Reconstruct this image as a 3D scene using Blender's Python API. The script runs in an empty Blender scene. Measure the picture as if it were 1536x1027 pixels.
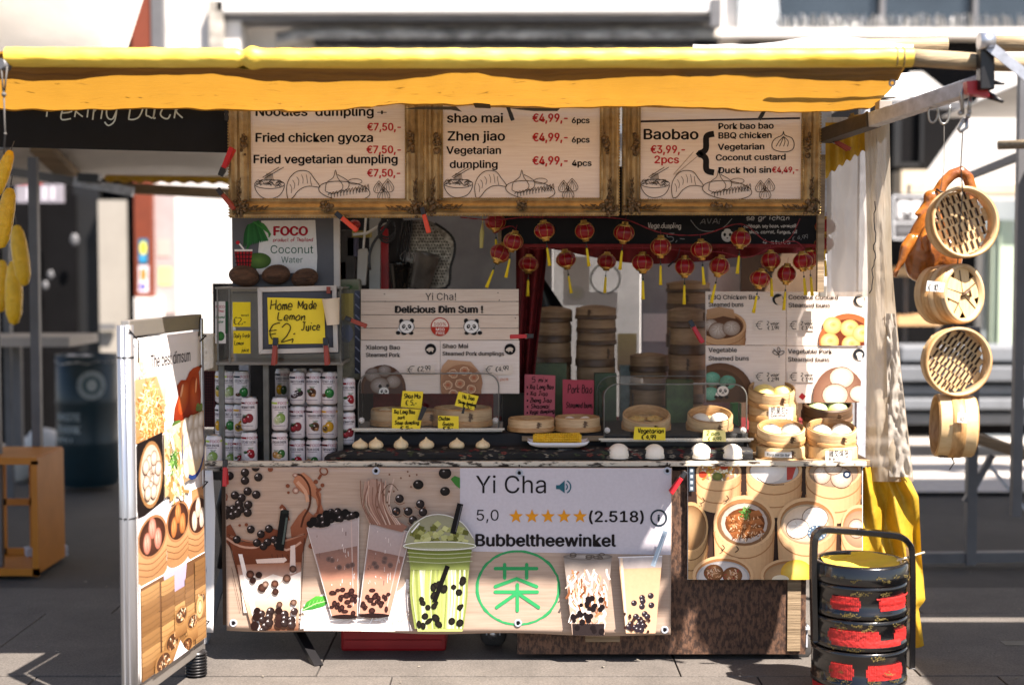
import bpy, math, random
from math import sin, cos, pi, radians as R
from mathutils import Vector as V, Matrix, noise
random.seed(7)
sc = bpy.context.scene
COL = sc.collection
# ---------------------------------------------------------------- camera
PITCH = math.atan(108.5 / 2133.0)
EYE = V((0, 0, 1.5))
cam_d = bpy.data.cameras.new('camera'); cam = bpy.data.objects.new('camera', cam_d); COL.objects.link(cam)
cam.location = EYE; cam.rotation_euler = (pi / 2 - PITCH, 0, 0)
cam_d.lens = 50; cam_d.sensor_width = 36; cam_d.clip_end = 400; cam_d.clip_start = .1
cam_d.dof.use_dof = True; cam_d.dof.focus_distance = 5.25; cam_d.dof.aperture_fstop = 1.15; cam_d.dof.aperture_blades = 9
sc.camera = cam
# ---------------------------------------------------------------- world, sun, exposure
SUN = V((-.45, .46, -1)).normalized()          # direction the light travels
w = bpy.data.worlds.new('World'); sc.world = w; w.use_nodes = True
nt = w.node_tree; nt.nodes.clear()
sky = nt.nodes.new('ShaderNodeTexSky'); sky.sky_type = 'NISHITA'; sky.sun_disc = False
sky.sun_elevation = math.asin(-SUN.z); sky.sun_rotation = math.atan2(-SUN.x, -SUN.y)
bg = nt.nodes.new('ShaderNodeBackground'); bg.inputs[1].default_value = .06
wo = nt.nodes.new('ShaderNodeOutputWorld')
nt.links.new(sky.outputs[0], bg.inputs[0]); nt.links.new(bg.outputs[0], wo.inputs[0])
sun_d = bpy.data.lights.new('sun', 'SUN'); sun_d.energy = 5; sun_d.angle = R(.55); sun_d.color = (1, .945, .87)
sun = bpy.data.objects.new('sun', sun_d); COL.objects.link(sun)
sun.rotation_euler = SUN.to_track_quat('-Z', 'Y').to_euler()
sc.view_settings.view_transform = 'Standard'; sc.view_settings.look = 'None'
sc.view_settings.exposure = 1.8; sc.view_settings.use_white_balance = True; sc.view_settings.white_balance_temperature = 6750; sc.view_settings.white_balance_tint = 14; sc.view_settings.gamma = 1; sc.view_settings.use_curve_mapping = False
sc.render.engine = 'CYCLES'; sc.cycles.max_bounces = 8; sc.cycles.transparent_max_bounces = 24
sc.cycles.use_denoising = True; sc.cycles.sample_clamp_indirect = 6; sc.cycles.caustics_reflective = False
# ---------------------------------------------------------------- geometry of the picture -> places
FW = V((0, cos(PITCH), -sin(PITCH))); UP = V((0, sin(PITCH), cos(PITCH)))
def ray(px, py): return FW + V(((px - 768) / 2133., 0, 0)) + UP * (-(py - 513.5) / 2133.)
def P(px, py, Y):
    if py == 0: py = 85 if Y == 4.5 else 650      # only the x of such a point is used
    d = ray(px, py); return EYE + d * (Y / d.y)
def G(px, py, z=0):
    d = ray(px, py); return EYE + d * ((z - EYE.z) / d.z)
def S(Y): return 2133. / Y                       # pixels per metre at that depth
def lin(h):
    if not isinstance(h, str): return tuple(h[:3])
    h = h.lstrip('#'); o = []
    for i in (0, 2, 4):
        c = int(h[i:i + 2], 16) / 255.; o.append(c / 12.92 if c <= .04045 else ((c + .055) / 1.055) ** 2.4)
    return tuple(o)
# ---------------------------------------------------------------- materials
MATS = {}
def mat(name, col, rough=.6, metal=0., var=.12, vs=6., bump=.0, bs=40., col2=None, stretch=(1, 1, 1), coat=0., spec=None, rnd=0., trans=None, ramp=(.32, .7), alpha=1., blotch=None):
    if name in MATS: return MATS[name]
    m = bpy.data.materials.new(name); m.use_nodes = True; t = m.node_tree; N = t.nodes; L = t.links
    b = N['Principled BSDF']; b.inputs['Roughness'].default_value = rough; b.inputs['Metallic'].default_value = metal
    b.inputs['Coat Weight'].default_value = coat; b.inputs['Coat Roughness'].default_value = .08
    if spec is not None: b.inputs['Specular IOR Level'].default_value = spec
    b.inputs['Alpha'].default_value = alpha
    c = lin(col); c2 = lin(col2) if col2 else tuple(x * (1 - var) for x in c); c1 = c if col2 else tuple(min(1, x * (1 + var)) for x in c)
    tc = N.new('ShaderNodeTexCoord'); mp = N.new('ShaderNodeMapping'); mp.inputs['Scale'].default_value = stretch
    L.new(tc.outputs['Object'], mp.inputs[0])
    n = N.new('ShaderNodeTexNoise'); n.inputs['Scale'].default_value = vs; n.inputs['Detail'].default_value = 7; n.inputs['Roughness'].default_value = .62
    L.new(mp.outputs[0], n.inputs['Vector'])
    r = N.new('ShaderNodeValToRGB'); r.color_ramp.elements[0].position = ramp[0]; r.color_ramp.elements[1].position = ramp[1]
    r.color_ramp.elements[0].color = (*c1, 1); r.color_ramp.elements[1].color = (*c2, 1)
    L.new(n.outputs['Fac'], r.inputs[0]); out = r.outputs[0]
    if rnd:
        oi = N.new('ShaderNodeObjectInfo'); hs = N.new('ShaderNodeHueSaturation'); mr = N.new('ShaderNodeMapRange')
        mr.inputs[3].default_value = 1 - rnd; mr.inputs[4].default_value = 1 + rnd
        L.new(oi.outputs['Random'], mr.inputs[0]); L.new(mr.outputs[0], hs.inputs['Value']); L.new(out, hs.inputs['Color']); out = hs.outputs[0]
    if blotch:
        n3 = N.new('ShaderNodeTexNoise'); n3.inputs['Scale'].default_value = blotch[0]; n3.inputs['Detail'].default_value = 6; n3.inputs['Roughness'].default_value = .7; n3.inputs['Distortion'].default_value = .4
        L.new(tc.outputs['Object'], n3.inputs['Vector']); m3 = N.new('ShaderNodeMapRange'); m3.inputs[1].default_value = .35; m3.inputs[2].default_value = .65; m3.inputs[3].default_value = 1 - blotch[1]; m3.inputs[4].default_value = 1 + blotch[1] * .4
        h3 = N.new('ShaderNodeHueSaturation'); L.new(n3.outputs['Fac'], m3.inputs[0]); L.new(m3.outputs[0], h3.inputs['Value']); L.new(out, h3.inputs['Color']); out = h3.outputs[0]
    L.new(out, b.inputs['Base Color'])
    rr = N.new('ShaderNodeMapRange'); rr.inputs[3].default_value = max(0, rough - .08); rr.inputs[4].default_value = min(1, rough + .1)
    L.new(n.outputs['Fac'], rr.inputs[0]); L.new(rr.outputs[0], b.inputs['Roughness'])
    if bump:
        n2 = N.new('ShaderNodeTexNoise'); n2.inputs['Scale'].default_value = bs; n2.inputs['Detail'].default_value = 5
        L.new(mp.outputs[0], n2.inputs['Vector'])
        bp = N.new('ShaderNodeBump'); bp.inputs['Strength'].default_value = bump; bp.inputs['Distance'].default_value = .01
        L.new(n2.outputs['Fac'], bp.inputs['Height']); L.new(bp.outputs[0], b.inputs['Normal'])
    if trans:
        tr = N.new('ShaderNodeBsdfTranslucent'); mx = N.new('ShaderNodeMixShader'); mx.inputs[0].default_value = trans[0]
        tr.inputs[0].default_value = (*lin(trans[1]), 1)
        L.new(b.outputs[0], mx.inputs[1]); L.new(tr.outputs[0], mx.inputs[2]); L.new(mx.outputs[0], N['Material Output'].inputs[0])
    MATS[name] = m; return m
def wood_print(name, a, b_, sc_=1.0, vertical=False, rough=.5, bump=.03):
    """board printed or planed with long fine grain"""
    st = (1.2 * sc_, 1, 26 * sc_) if not vertical else (26 * sc_, 1, 1.2 * sc_)
    m = mat(name, a, rough=rough, col2=b_, vs=5, stretch=st, bump=bump, bs=14); return m
def clear(name, tint=(1, 1, 1), gl=.09, rough=.03):
    if name in MATS: return MATS[name]
    m = bpy.data.materials.new(name); m.use_nodes = True; t = m.node_tree; N = t.nodes; L = t.links; N.remove(N['Principled BSDF'])
    a = N.new('ShaderNodeBsdfTransparent'); a.inputs[0].default_value = (*tint, 1)
    g = N.new('ShaderNodeBsdfGlossy'); g.inputs['Roughness'].default_value = rough
    lw = N.new('ShaderNodeLayerWeight'); lw.inputs[0].default_value = .25
    mr = N.new('ShaderNodeMapRange'); mr.inputs[3].default_value = gl * .5; mr.inputs[4].default_value = min(1, gl * 6)
    mx = N.new('ShaderNodeMixShader'); L.new(lw.outputs['Facing'], mr.inputs[0]); L.new(mr.outputs[0], mx.inputs[0])
    L.new(a.outputs[0], mx.inputs[1]); L.new(g.outputs[0], mx.inputs[2]); L.new(mx.outputs[0], N['Material Output'].inputs[0])
    MATS[name] = m; return m
def ink(name, rough=.45, coat=0., metal=0.):
    if name in MATS: return MATS[name]
    m = bpy.data.materials.new(name); m.use_nodes = True; t = m.node_tree; b = t.nodes['Principled BSDF']
    a = t.nodes.new('ShaderNodeAttribute'); a.attribute_name = 'ink'
    tc = t.nodes.new('ShaderNodeTexCoord'); n = t.nodes.new('ShaderNodeTexNoise'); n.inputs['Scale'].default_value = 90; n.inputs['Detail'].default_value = 3
    mr = t.nodes.new('ShaderNodeMapRange'); mr.inputs[3].default_value = .9; mr.inputs[4].default_value = 1.08
    vm = t.nodes.new('ShaderNodeVectorMath'); vm.operation = 'SCALE'
    t.links.new(tc.outputs['Object'], n.inputs['Vector']); t.links.new(n.outputs['Fac'], mr.inputs[0])
    t.links.new(a.outputs['Color'], vm.inputs[0]); t.links.new(mr.outputs[0], vm.inputs['Scale'])
    t.links.new(vm.outputs[0], b.inputs['Base Color']); b.inputs['Roughness'].default_value = rough
    b.inputs['Specular IOR Level'].default_value = .12; b.inputs['Coat Weight'].default_value = coat; b.inputs['Coat Roughness'].default_value = .15; b.inputs['Metallic'].default_value = metal
    MATS[name] = m; return m
INK = ink('printed_ink'); VINYL = ink('printed_vinyl', .42, .06)
# ---------------------------------------------------------------- mesh builder
def frame_of(d):
    d = d.normalized(); a = V((0, 0, 1)) if abs(d.z) < .9 else V((1, 0, 0))
    x = d.cross(a).normalized(); return x, d.cross(x).normalized(), d
class MB:
    def __init__(s): s.v = []; s.f = []; s.m = []; s.sm = []; s.cur = 0; s.M = None
    def pt(s, p):
        p = V(p); s.v.append(s.M @ p if s.M else p); return len(s.v) - 1
    def face(s, ids, smooth=False): s.f.append(tuple(ids)); s.m.append(s.cur); s.sm.append(smooth)
    def box(s, c, size, rot=None, taper=1.):
        c = V(c); hx, hy, hz = [q / 2 for q in size]; ids = []
        for z in (-1, 1):
            k = taper if z > 0 else 1
            for x, y in ((-1, -1), (1, -1), (1, 1), (-1, 1)):
                p = V((x * hx * k, y * hy * k, z * hz))
                if rot is not None: p = rot @ p
                ids.append(s.pt(c + p))
        a = ids
        for q in ((a[3], a[2], a[1], a[0]), (a[4], a[5], a[6], a[7]), (a[0], a[1], a[5], a[4]), (a[1], a[2], a[6], a[5]), (a[2], a[3], a[7], a[6]), (a[3], a[0], a[4], a[7])): s.face(q)
        return s
    def bar(s, p, q, w_, h_=None, up=None):
        p = V(p); q = V(q); h_ = h_ or w_; d = (q - p).normalized()
        u = V(up) if up is not None else (V((0, 0, 1)) if abs(d.z) < .9 else V((0, 1, 0)))
        x = d.cross(u).normalized(); y = x.cross(d)
        rot = Matrix((x, d, y)).transposed()
        return s.box((p + q) / 2, (w_, (q - p).length, h_), rot)
    def tube(s, pts, r, n=8, cap=True, closed=False, flat=1.):
        pts = [V(p) for p in pts]; m = len(pts); rs = r if isinstance(r, (list, tuple)) else [r] * m; rings = []; px = None
        for i, p in enumerate(pts):
            if closed: d = pts[(i + 1) % m] - pts[i - 1]
            else: d = pts[min(i + 1, m - 1)] - pts[max(i - 1, 0)]
            if d.length < 1e-9: d = V((0, 0, 1))
            d.normalize()
            if px is None: x, y, _ = frame_of(d)
            else:
                x = px - d * px.dot(d)
                if x.length < 1e-6: x = frame_of(d)[0]
                x.normalize(); y = d.cross(x)
            px = x
            rings.append([s.pt(p + (x * cos(2 * pi * k / n) + y * sin(2 * pi * k / n) * flat) * rs[i]) for k in range(n)])
        for i in range(m if closed else m - 1):
            a = rings[i]; b = rings[(i + 1) % m]
            for k in range(n): s.face((a[k], a[(k + 1) % n], b[(k + 1) % n], b[k]), True)
        if cap and not closed: s.face(rings[0][::-1]); s.face(rings[-1])
        return s
    def lathe(s, prof, n=24, c=(0, 0, 0), sx=1, sy=1, M=None, a0=0, a1=2 * pi, wob=None):
        c = V(c); rings = []; full = abs(a1 - a0 - 2 * pi) < 1e-6; k2 = n if full else n + 1
        for r, z in prof:
            rg = []
            for k in range(k2):
                a = a0 + (a1 - a0) * k / n; rr = r * (wob(a, z) if wob else 1)
                p = V((rr * cos(a) * sx, rr * sin(a) * sy, z)); p = M @ p if M else p
                rg.append(s.pt(c + p))
            rings.append(rg)
        for i in range(len(prof) - 1):
            a = rings[i]; b = rings[i + 1]
            for k in range(n):
                j = (k + 1) % k2; s.face((a[k], a[j], b[j], b[k]), True)
        return s
    def ball(s, c, r, n=12, m=8, sq=(1, 1, 1), M=None):
        pr = [(max(1e-5, sin(pi * i / m)) * r, -cos(pi * i / m) * r * sq[2]) for i in range(m + 1)]
        return s.lathe(pr, n, c, sq[0], sq[1], M)
    def prism(s, poly, n_, th):
        """polygon of world points extruded along n_ by th"""
        n_ = V(n_).normalized() * th; a = [s.pt(p) for p in poly]; b = [s.pt(V(p) + n_) for p in poly]; k = len(a)
        s.face(a[::-1]); s.face(b)
        for i in range(k): s.face((a[i], a[(i + 1) % k], b[(i + 1) % k], b[i]))
        return s
    def grid(s, fn, nu, nv, smooth=True):
        g = [[s.pt(fn(i / nu, j / nv)) for j in range(nv + 1)] for i in range(nu + 1)]
        for i in range(nu):
            for j in range(nv): s.face((g[i][j], g[i + 1][j], g[i + 1][j + 1], g[i][j + 1]), smooth)
        return s
    def build(s, name, mats, parent=None, bevel=0, solid=0, remesh=0, label=None):
        me = bpy.data.meshes.new(name); off = root_loc(parent)
        me.from_pydata([tuple(p - off) for p in s.v], [], s.f)
        ms = mats if isinstance(mats, (list, tuple)) else [mats]
        for m in ms: me.materials.append(m)
        me.polygons.foreach_set('material_index', s.m); me.polygons.foreach_set('use_smooth', s.sm); me.update()
        o = bpy.data.objects.new(name, me); COL.objects.link(o)
        if parent: o.parent = parent
        if solid: md = o.modifiers.new('solid', 'SOLIDIFY'); md.thickness = solid; md.offset = 0
        if remesh:
            md = o.modifiers.new('remesh', 'REMESH'); md.mode = 'VOXEL'; md.voxel_size = remesh; md.use_smooth_shade = True
            md = o.modifiers.new('smooth', 'SMOOTH'); md.iterations = 4
        if bevel: md = o.modifiers.new('bevel', 'BEVEL'); md.width = bevel; md.segments = 2; md.limit_method = 'ANGLE'; md.harden_normals = False
        if label: o['label'] = label
        return o
def root_loc(p):
    l = V((0, 0, 0))
    while p: l = l + p.location; p = p.parent
    return l
def thing(name, label, cat, loc=(0, 0, 0), group=None):
    o = bpy.data.objects.new(name, None); COL.objects.link(o); o.location = V(loc); o.empty_display_size = .05
    o['label'] = label; o['category'] = cat
    if group: o['group'] = group
    return o
def tag(o, label, cat, group=None):
    o['label'] = label; o['category'] = cat
    if group: o['group'] = group
    return o
def struct(o): o['kind'] = 'structure'; return o
def stuff(o): o['kind'] = 'stuff'; return o
def kids(o): return [c for c in COL.objects if c.parent == o]
KID = {}
def copy_tree(o, loc=None, rot=None, scale=None, label=None, group=None):
    if o.name not in KID: KID[o.name] = [(c, kids(c)) for c in kids(o)]
    r = o.copy(); COL.objects.link(r)
    if loc is not None: r.location = V(loc)
    if rot is not None: r.rotation_euler = rot
    if scale is not None: r.scale = scale if hasattr(scale, '__len__') else (scale,) * 3
    if label: r['label'] = label
    if group: r['group'] = group
    for c, gs in KID[o.name]:
        c2 = c.copy(); COL.objects.link(c2); c2.parent = r
        for g in gs: g2 = g.copy(); COL.objects.link(g2); g2.parent = c2
    return r
class Pool:
    """first take uses the prototype itself, later ones are copies"""
    def __init__(s, proto): s.p = proto; s.used = False; s.src = None
    def put(s, loc, rot=(0, 0, 0), scale=1, label=None, group=None):
        if s.src is None: s.src = s.p; KID[s.p.name] = [(c, kids(c)) for c in kids(s.p)]
        if not s.used:
            s.used = True; o = s.p; o.location = V(loc); o.rotation_euler = rot; o.scale = scale if hasattr(scale, '__len__') else (scale,) * 3
            if label: o['label'] = label
            if group: o['group'] = group
            return o
        return copy_tree(s.p, loc, rot, scale, label, group)
# ---------------------------------------------------------------- lettering
TXT = {}
import os
try: FONT = bpy.data.fonts.load(os.path.join(bpy.utils.resource_path('LOCAL'), 'datafiles', 'fonts', 'Inter.woff2'))   # ships with Blender itself
except Exception: FONT = None
def glyphs(s, bold):
    k = (s, bold)
    if k in TXT: return TXT[k]
    cu = bpy.data.curves.new('t', 'FONT'); cu.body = s; cu.font = FONT if FONT and s.isascii() or '€' in s and FONT else cu.font; cu.resolution_u = 3;  cu.fill_mode = 'FRONT'
    o = bpy.data.objects.new('t', cu); COL.objects.link(o)
    dg = bpy.context.evaluated_depsgraph_get(); dg.update(); me = bpy.data.meshes.new_from_object(o.evaluated_get(dg))
    vs = [(v.co.x, v.co.y) for v in me.vertices]; fs = [tuple(p.vertices) for p in me.polygons]
    bpy.data.objects.remove(o); bpy.data.curves.remove(cu); bpy.data.meshes.remove(me); TXT[k] = (vs, fs); return TXT[k]
CAP = max(p[1] for p in glyphs('H', 0)[0])
HW = {'a': '46 16 04 12 32 45;46 42 52', 'b': '09 02;04 16 36 44 32 12 03', 'c': '45 26 04 12 32 43', 'd': '45 26 04 12 32 44;49 42', 'e': '04 44 36 16 03 12 42',
'f': '38 29 18 12;05 35', 'g': '46 16 04 12 32 45;46 41 20 01', 'h': '09 02;04 26 35 32', 'i': '06 02;08 18', 'j': '26 21 10;28 38', 'k': '09 02;36 04 32', 'l': '09 03 12',
'm': '06 02;04 16 25 22;24 36 45 42', 'n': '06 02;04 26 35 32', 'o': '26 04 12 32 44 36 26', 'p': '06 00;05 26 44 32 03', 'q': '46 16 04 12 32 45;46 40', 'r': '06 02;04 26 36',
's': '36 06 04 34 32 02', 't': '18 13 22 32;06 36', 'u': '06 03 12 32 36;36 32 42', 'v': '06 22 46', 'w': '06 12 25 32 46', 'x': '06 42;46 02', 'y': '06 23;46 20 00', 'z': '06 46 02 42',
'A': '02 39 52;14 45', 'B': '09 02;09 38 36 06;06 36 44 32 02', 'C': '58 39 16 04 22 52', 'D': '09 02;09 39 56 43 22 02', 'E': '49 09 02 42;06 36', 'F': '49 09 02;06 36',
'G': '58 39 16 04 22 52 55 35', 'H': '09 02;59 52;05 56', 'J': '39 33 12 03;19 59', 'L': '09 02 42', 'M': '02 09 34 69 62', 'N': '02 09 52 59', 'O': '39 06 14 32 54 57 39',
'P': '02 09 39 47 35 05', 'Q': '39 06 14 32 54 57 39;34 62', 'R': '02 09 39 47 35 05;25 52', 'S': '58 39 18 16 45 43 22 02', 'T': '09 59;39 32', 'V': '09 22 49', 'X': '09 42;49 02', 'Y': '09 26;49 22',
'Z': '09 49 02 42', '0': '29 06 04 22 44 46 29', '1': '17 29 22', '2': '08 29 48 46 02 42', '3': '08 29 38 26 44 32 02', '4': '39 04 54;47 32', '5': '49 09 06 36 44 32 02', '6': '39 06 03 22 43 25 04',
'7': '09 49 22', '8': '29 18 44 32 12 04 48 29', '9': '45 15 08 29 48 42', '€': '58 39 17 14 32 52;06 36;04 34', ',': '13 01', '.': '12 13', '-': '04 34', '!': '19 14;12 13', ':': '12 13;15 16', '*': '03 36;06 33;15 14'}
def smooth_line(pts, k=3):
    if len(pts) < 3: return pts
    o = []; n = len(pts)
    for i in range(n - 1):
        p0 = pts[max(i - 1, 0)]; p1 = pts[i]; p2 = pts[i + 1]; p3 = pts[min(i + 2, n - 1)]
        for j in range(k):
            t = j / k; q = []
            for a in range(len(p1)):
                q.append(.5 * ((2 * p1[a]) + (-p0[a] + p2[a]) * t + (2 * p0[a] - 5 * p1[a] + 4 * p2[a] - p3[a]) * t * t + (-p0[a] + 3 * p1[a] - 3 * p2[a] + p3[a]) * t ** 3))
            o.append(tuple(q))
    o.append(pts[-1]); return o
class Canvas:
    """flat print: coloured shapes laid on a surface, mp(u, v, layer) -> world point; v runs downwards"""
    EPS = 4e-5
    def __init__(s, mp, clip=None, sub=1): s.mp = mp; s.v = []; s.c = []; s.f = []; s.k = 1; s.clip = clip; s.hold = False; s.sub = sub
    def layer(s):
        if not s.hold: s.k += 1
    def raw(s, pts, cols):
        if s.clip: pts, cols = clip_poly(pts, cols, s.clip)
        if len(pts) < 3: return
        b = len(s.v)
        for p, c in zip(pts, cols): s.v.append(s.mp(p[0], p[1], s.k * s.EPS + .0003)); s.c.append(c)
        s.f.append(tuple(range(b + len(pts) - 1, b - 1, -1)))
    def poly(s, pts, col, col2=None, axis=1):
        s.layer(); c1 = lin(col)
        if col2 is None: return s.raw(pts, [c1] * len(pts))
        c2 = lin(col2); lo = min(p[axis] for p in pts); hi = max(p[axis] for p in pts) or 1
        s.raw(pts, [tuple(a + (b - a) * (p[axis] - lo) / (hi - lo + 1e-9) for a, b in zip(c1, c2)) for p in pts])
    def rect(s, x0, y0, x1, y1, col, col2=None, n=1):
        if n == 1: return s.poly([(x0, y0), (x1, y0), (x1, y1), (x0, y1)], col, col2)
        s.layer(); c = lin(col)
        for i in range(n):
            a = x0 + (x1 - x0) * i / n; b = x0 + (x1 - x0) * (i + 1) / n; s.raw([(a, y0), (b, y0), (b, y1), (a, y1)], [c] * 4)
    def ell(s, cx, cy, rx, ry=None, col='#000000', edge=None, rot=0, n=20, hl=(0, 0), a0=0., a1=2 * pi, sup=1.):
        s.layer(); ry = ry or rx; c = lin(col); e = lin(edge) if edge else c; ca, sa = cos(rot), sin(rot); R_ = []
        for i in range(n + 1):
            a = a0 + (a1 - a0) * i / n; x = cos(a); y = sin(a)
            if sup != 1: x = math.copysign(abs(x) ** sup, x); y = math.copysign(abs(y) ** sup, y)
            x *= rx; y *= ry; R_.append((cx + x * ca - y * sa, cy + x * sa + y * ca))
        o = (cx + hl[0] * rx, cy + hl[1] * ry); q = s.sub
        for k in range(q):
            t0, t1 = k / q, (k + 1) / q; c0 = tuple(a + (b - a) * t0 for a, b in zip(c, e)); c1 = tuple(a + (b - a) * t1 for a, b in zip(c, e))
            for i in range(n):
                A = [(o[0] + (R_[i][0] - o[0]) * t, o[1] + (R_[i][1] - o[1]) * t) for t in (t0, t1)]
                B = [(o[0] + (R_[i + 1][0] - o[0]) * t, o[1] + (R_[i + 1][1] - o[1]) * t) for t in (t0, t1)]
                if k == 0: s.raw([o, A[1], B[1]], [c0, c1, c1])
                else: s.raw([A[0], A[1], B[1], B[0]], [c0, c1, c1, c0])
    def ring(s, cx, cy, rx, w, col, ry=None, rot=0, n=28, a0=0., a1=2 * pi, jit=0):
        ry = ry or rx; ca, sa = cos(rot), sin(rot)
        s.line([(cx + rx * cos(a) * ca - ry * sin(a) * sa + random.uniform(-jit, jit), cy + rx * cos(a) * sa + ry * sin(a) * ca + random.uniform(-jit, jit)) for a in [a0 + (a1 - a0) * i / n for i in range(n + 1)]], w, col)
    def line(s, pts, w, col, sm=False, taper=False):
        if sm: pts = smooth_line(pts)
        if len(pts) < 2: return
        s.layer(); c = lin(col); n = len(pts); L = []
        for i in range(n):
            a = pts[max(i - 1, 0)]; b = pts[min(i + 1, n - 1)]; dx, dy = b[0] - a[0], b[1] - a[1]; d = math.hypot(dx, dy) or 1
            ww = w if not hasattr(w, '__len__') else w[0] + (w[1] - w[0]) * i / (n - 1)
            if taper: ww = ww * (.25 + .75 * sin(pi * (i + .5) / n))
            nx, ny = -dy / d * ww / 2, dx / d * ww / 2
            L.append(((pts[i][0] + nx, pts[i][1] + ny), (pts[i][0] - nx, pts[i][1] - ny)))
        for i in range(n - 1): s.raw([L[i][0], L[i + 1][0], L[i + 1][1], L[i][1]], [c] * 4)
    def text(s, t, x0, x1, y, h, col='#2a2522', bold=.018, slope=0., shear=0.):
        """y = baseline, h = height of a capital"""
        vs, fs = glyphs(t, bold)
        if not vs: return
        lo = min(p[0] for p in vs); hi = max(p[0] for p in vs); kx = (x1 - x0) / (hi - lo) if x1 else h / CAP; ky = h / CAP; c = lin(col)
        d = bold * h * 2.9 if h > 8 else min(bold * h, .22)
        if not t.isascii() and '€' not in t: bold = 0
        for sx, sy in ((-d, 0), (d, 0), (0, d * .6), (0, -d * .6)) if bold > .012 else ((0, 0),):
            s.layer()
            for f in fs:
                q = []
                for i in f:
                    x = (vs[i][0] - lo) * kx; yy = vs[i][1] * ky; q.append((x0 + x + sx + shear * yy, y - yy + sy + slope * x))
                s.raw(q[::-1], [c] * len(q))
    def hand(s, t, x0, x1, y, h, w, col='#1c1a18', slope=0., jit=.25, shear=.12, ch=7.):
        pens = []; x = 0.
        for chh in t:
            if chh == ' ': x += 3.4; continue
            g = HW.get(chh) or HW.get(chh.lower()) or HW['-']; mxx = 0; dy = random.uniform(-jit, jit)
            for st in g.split(';'):
                pts = [(int(p[0]) + random.uniform(-jit, jit) * .6, int(p[1]) - 2 + dy + random.uniform(-jit, jit)) for p in st.split()]
                mxx = max([mxx] + [p[0] for p in pts]); pens.append([(x + p[0], p[1]) for p in pts])
            x += mxx + 1.5
        kx = (x1 - x0) / x if x1 else h / ch; ky = h / ch
        s.layer(); hold = s.hold; s.hold = True
        for p in pens:
            q = [(x0 + (a + shear * b) * kx, y - b * ky + slope * a * kx) for a, b in p]
            s.line(q, w, col, sm=True)
        s.hold = hold
    def build(s, name, material=None, parent=None, label=None):
        me = bpy.data.meshes.new(name); off = root_loc(parent)
        me.from_pydata([tuple(p - off) for p in s.v], [], s.f); at = me.color_attributes.new('ink', 'FLOAT_COLOR', 'POINT')
        buf = []
        for c in s.c: buf += [c[0], c[1], c[2], 1.]
        at.data.foreach_set('color', buf); me.materials.append(material or INK); me.update()
        o = bpy.data.objects.new(name, me); COL.objects.link(o)
        if parent: o.parent = parent
        if label: o['label'] = label
        return o
def clip_poly(pts, cols, quad):
    n = len(quad); area = sum(quad[i][0] * quad[(i + 1) % n][1] - quad[(i + 1) % n][0] * quad[i][1] for i in range(n)); sg = 1 if area > 0 else -1
    for i in range(n):
        a = quad[i]; b = quad[(i + 1) % n]
        def sd(p): return sg * ((b[0] - a[0]) * (p[1] - a[1]) - (b[1] - a[1]) * (p[0] - a[0]))
        ds = [sd(p) for p in pts]
        if all(d >= 0 for d in ds): continue
        np_, nc = [], []
        for j in range(len(pts)):
            k = (j + 1) % len(pts)
            if ds[j] >= 0: np_.append(pts[j]); nc.append(cols[j])
            if (ds[j] >= 0) != (ds[k] >= 0):
                t = ds[j] / (ds[j] - ds[k]); np_.append((pts[j][0] + (pts[k][0] - pts[j][0]) * t, pts[j][1] + (pts[k][1] - pts[j][1]) * t))
                nc.append(tuple(x + (y - x) * t for x, y in zip(cols[j], cols[k])))
        pts, cols = np_, nc
        if len(pts) < 3: return [], []
    return pts, cols
def facing(Y, clip=None):
    """canvas on the vertical plane y = Y that faces the street; u, v in picture pixels"""
    return Canvas(lambda u, v, l: P(u, v, Y) + V((0, -l, 0)), clip)
def onplane(p0, n, clip=None):
    p0 = V(p0); n = V(n).normalized()
    def mp(u, v, l):
        d = ray(u, v); return EYE + d * ((p0 - EYE).dot(n) / d.dot(n)) + n * l
    return Canvas(mp, clip)
def pbox(mb, x0, y0, x1, y1, Y, th):
    """box whose front face covers the picture rectangle at depth Y and is th deep"""
    a = P(x0, y1, Y); b = P(x1, y0, Y); mb.box(((a.x + b.x) / 2, Y + th / 2, (a.z + b.z) / 2), (abs(b.x - a.x), th, abs(b.z - a.z))); return mb
def pprism(mb, pts, Y, th): return mb.prism([P(x, y, Y) for x, y in pts], (0, 1, 0), th)
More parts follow.
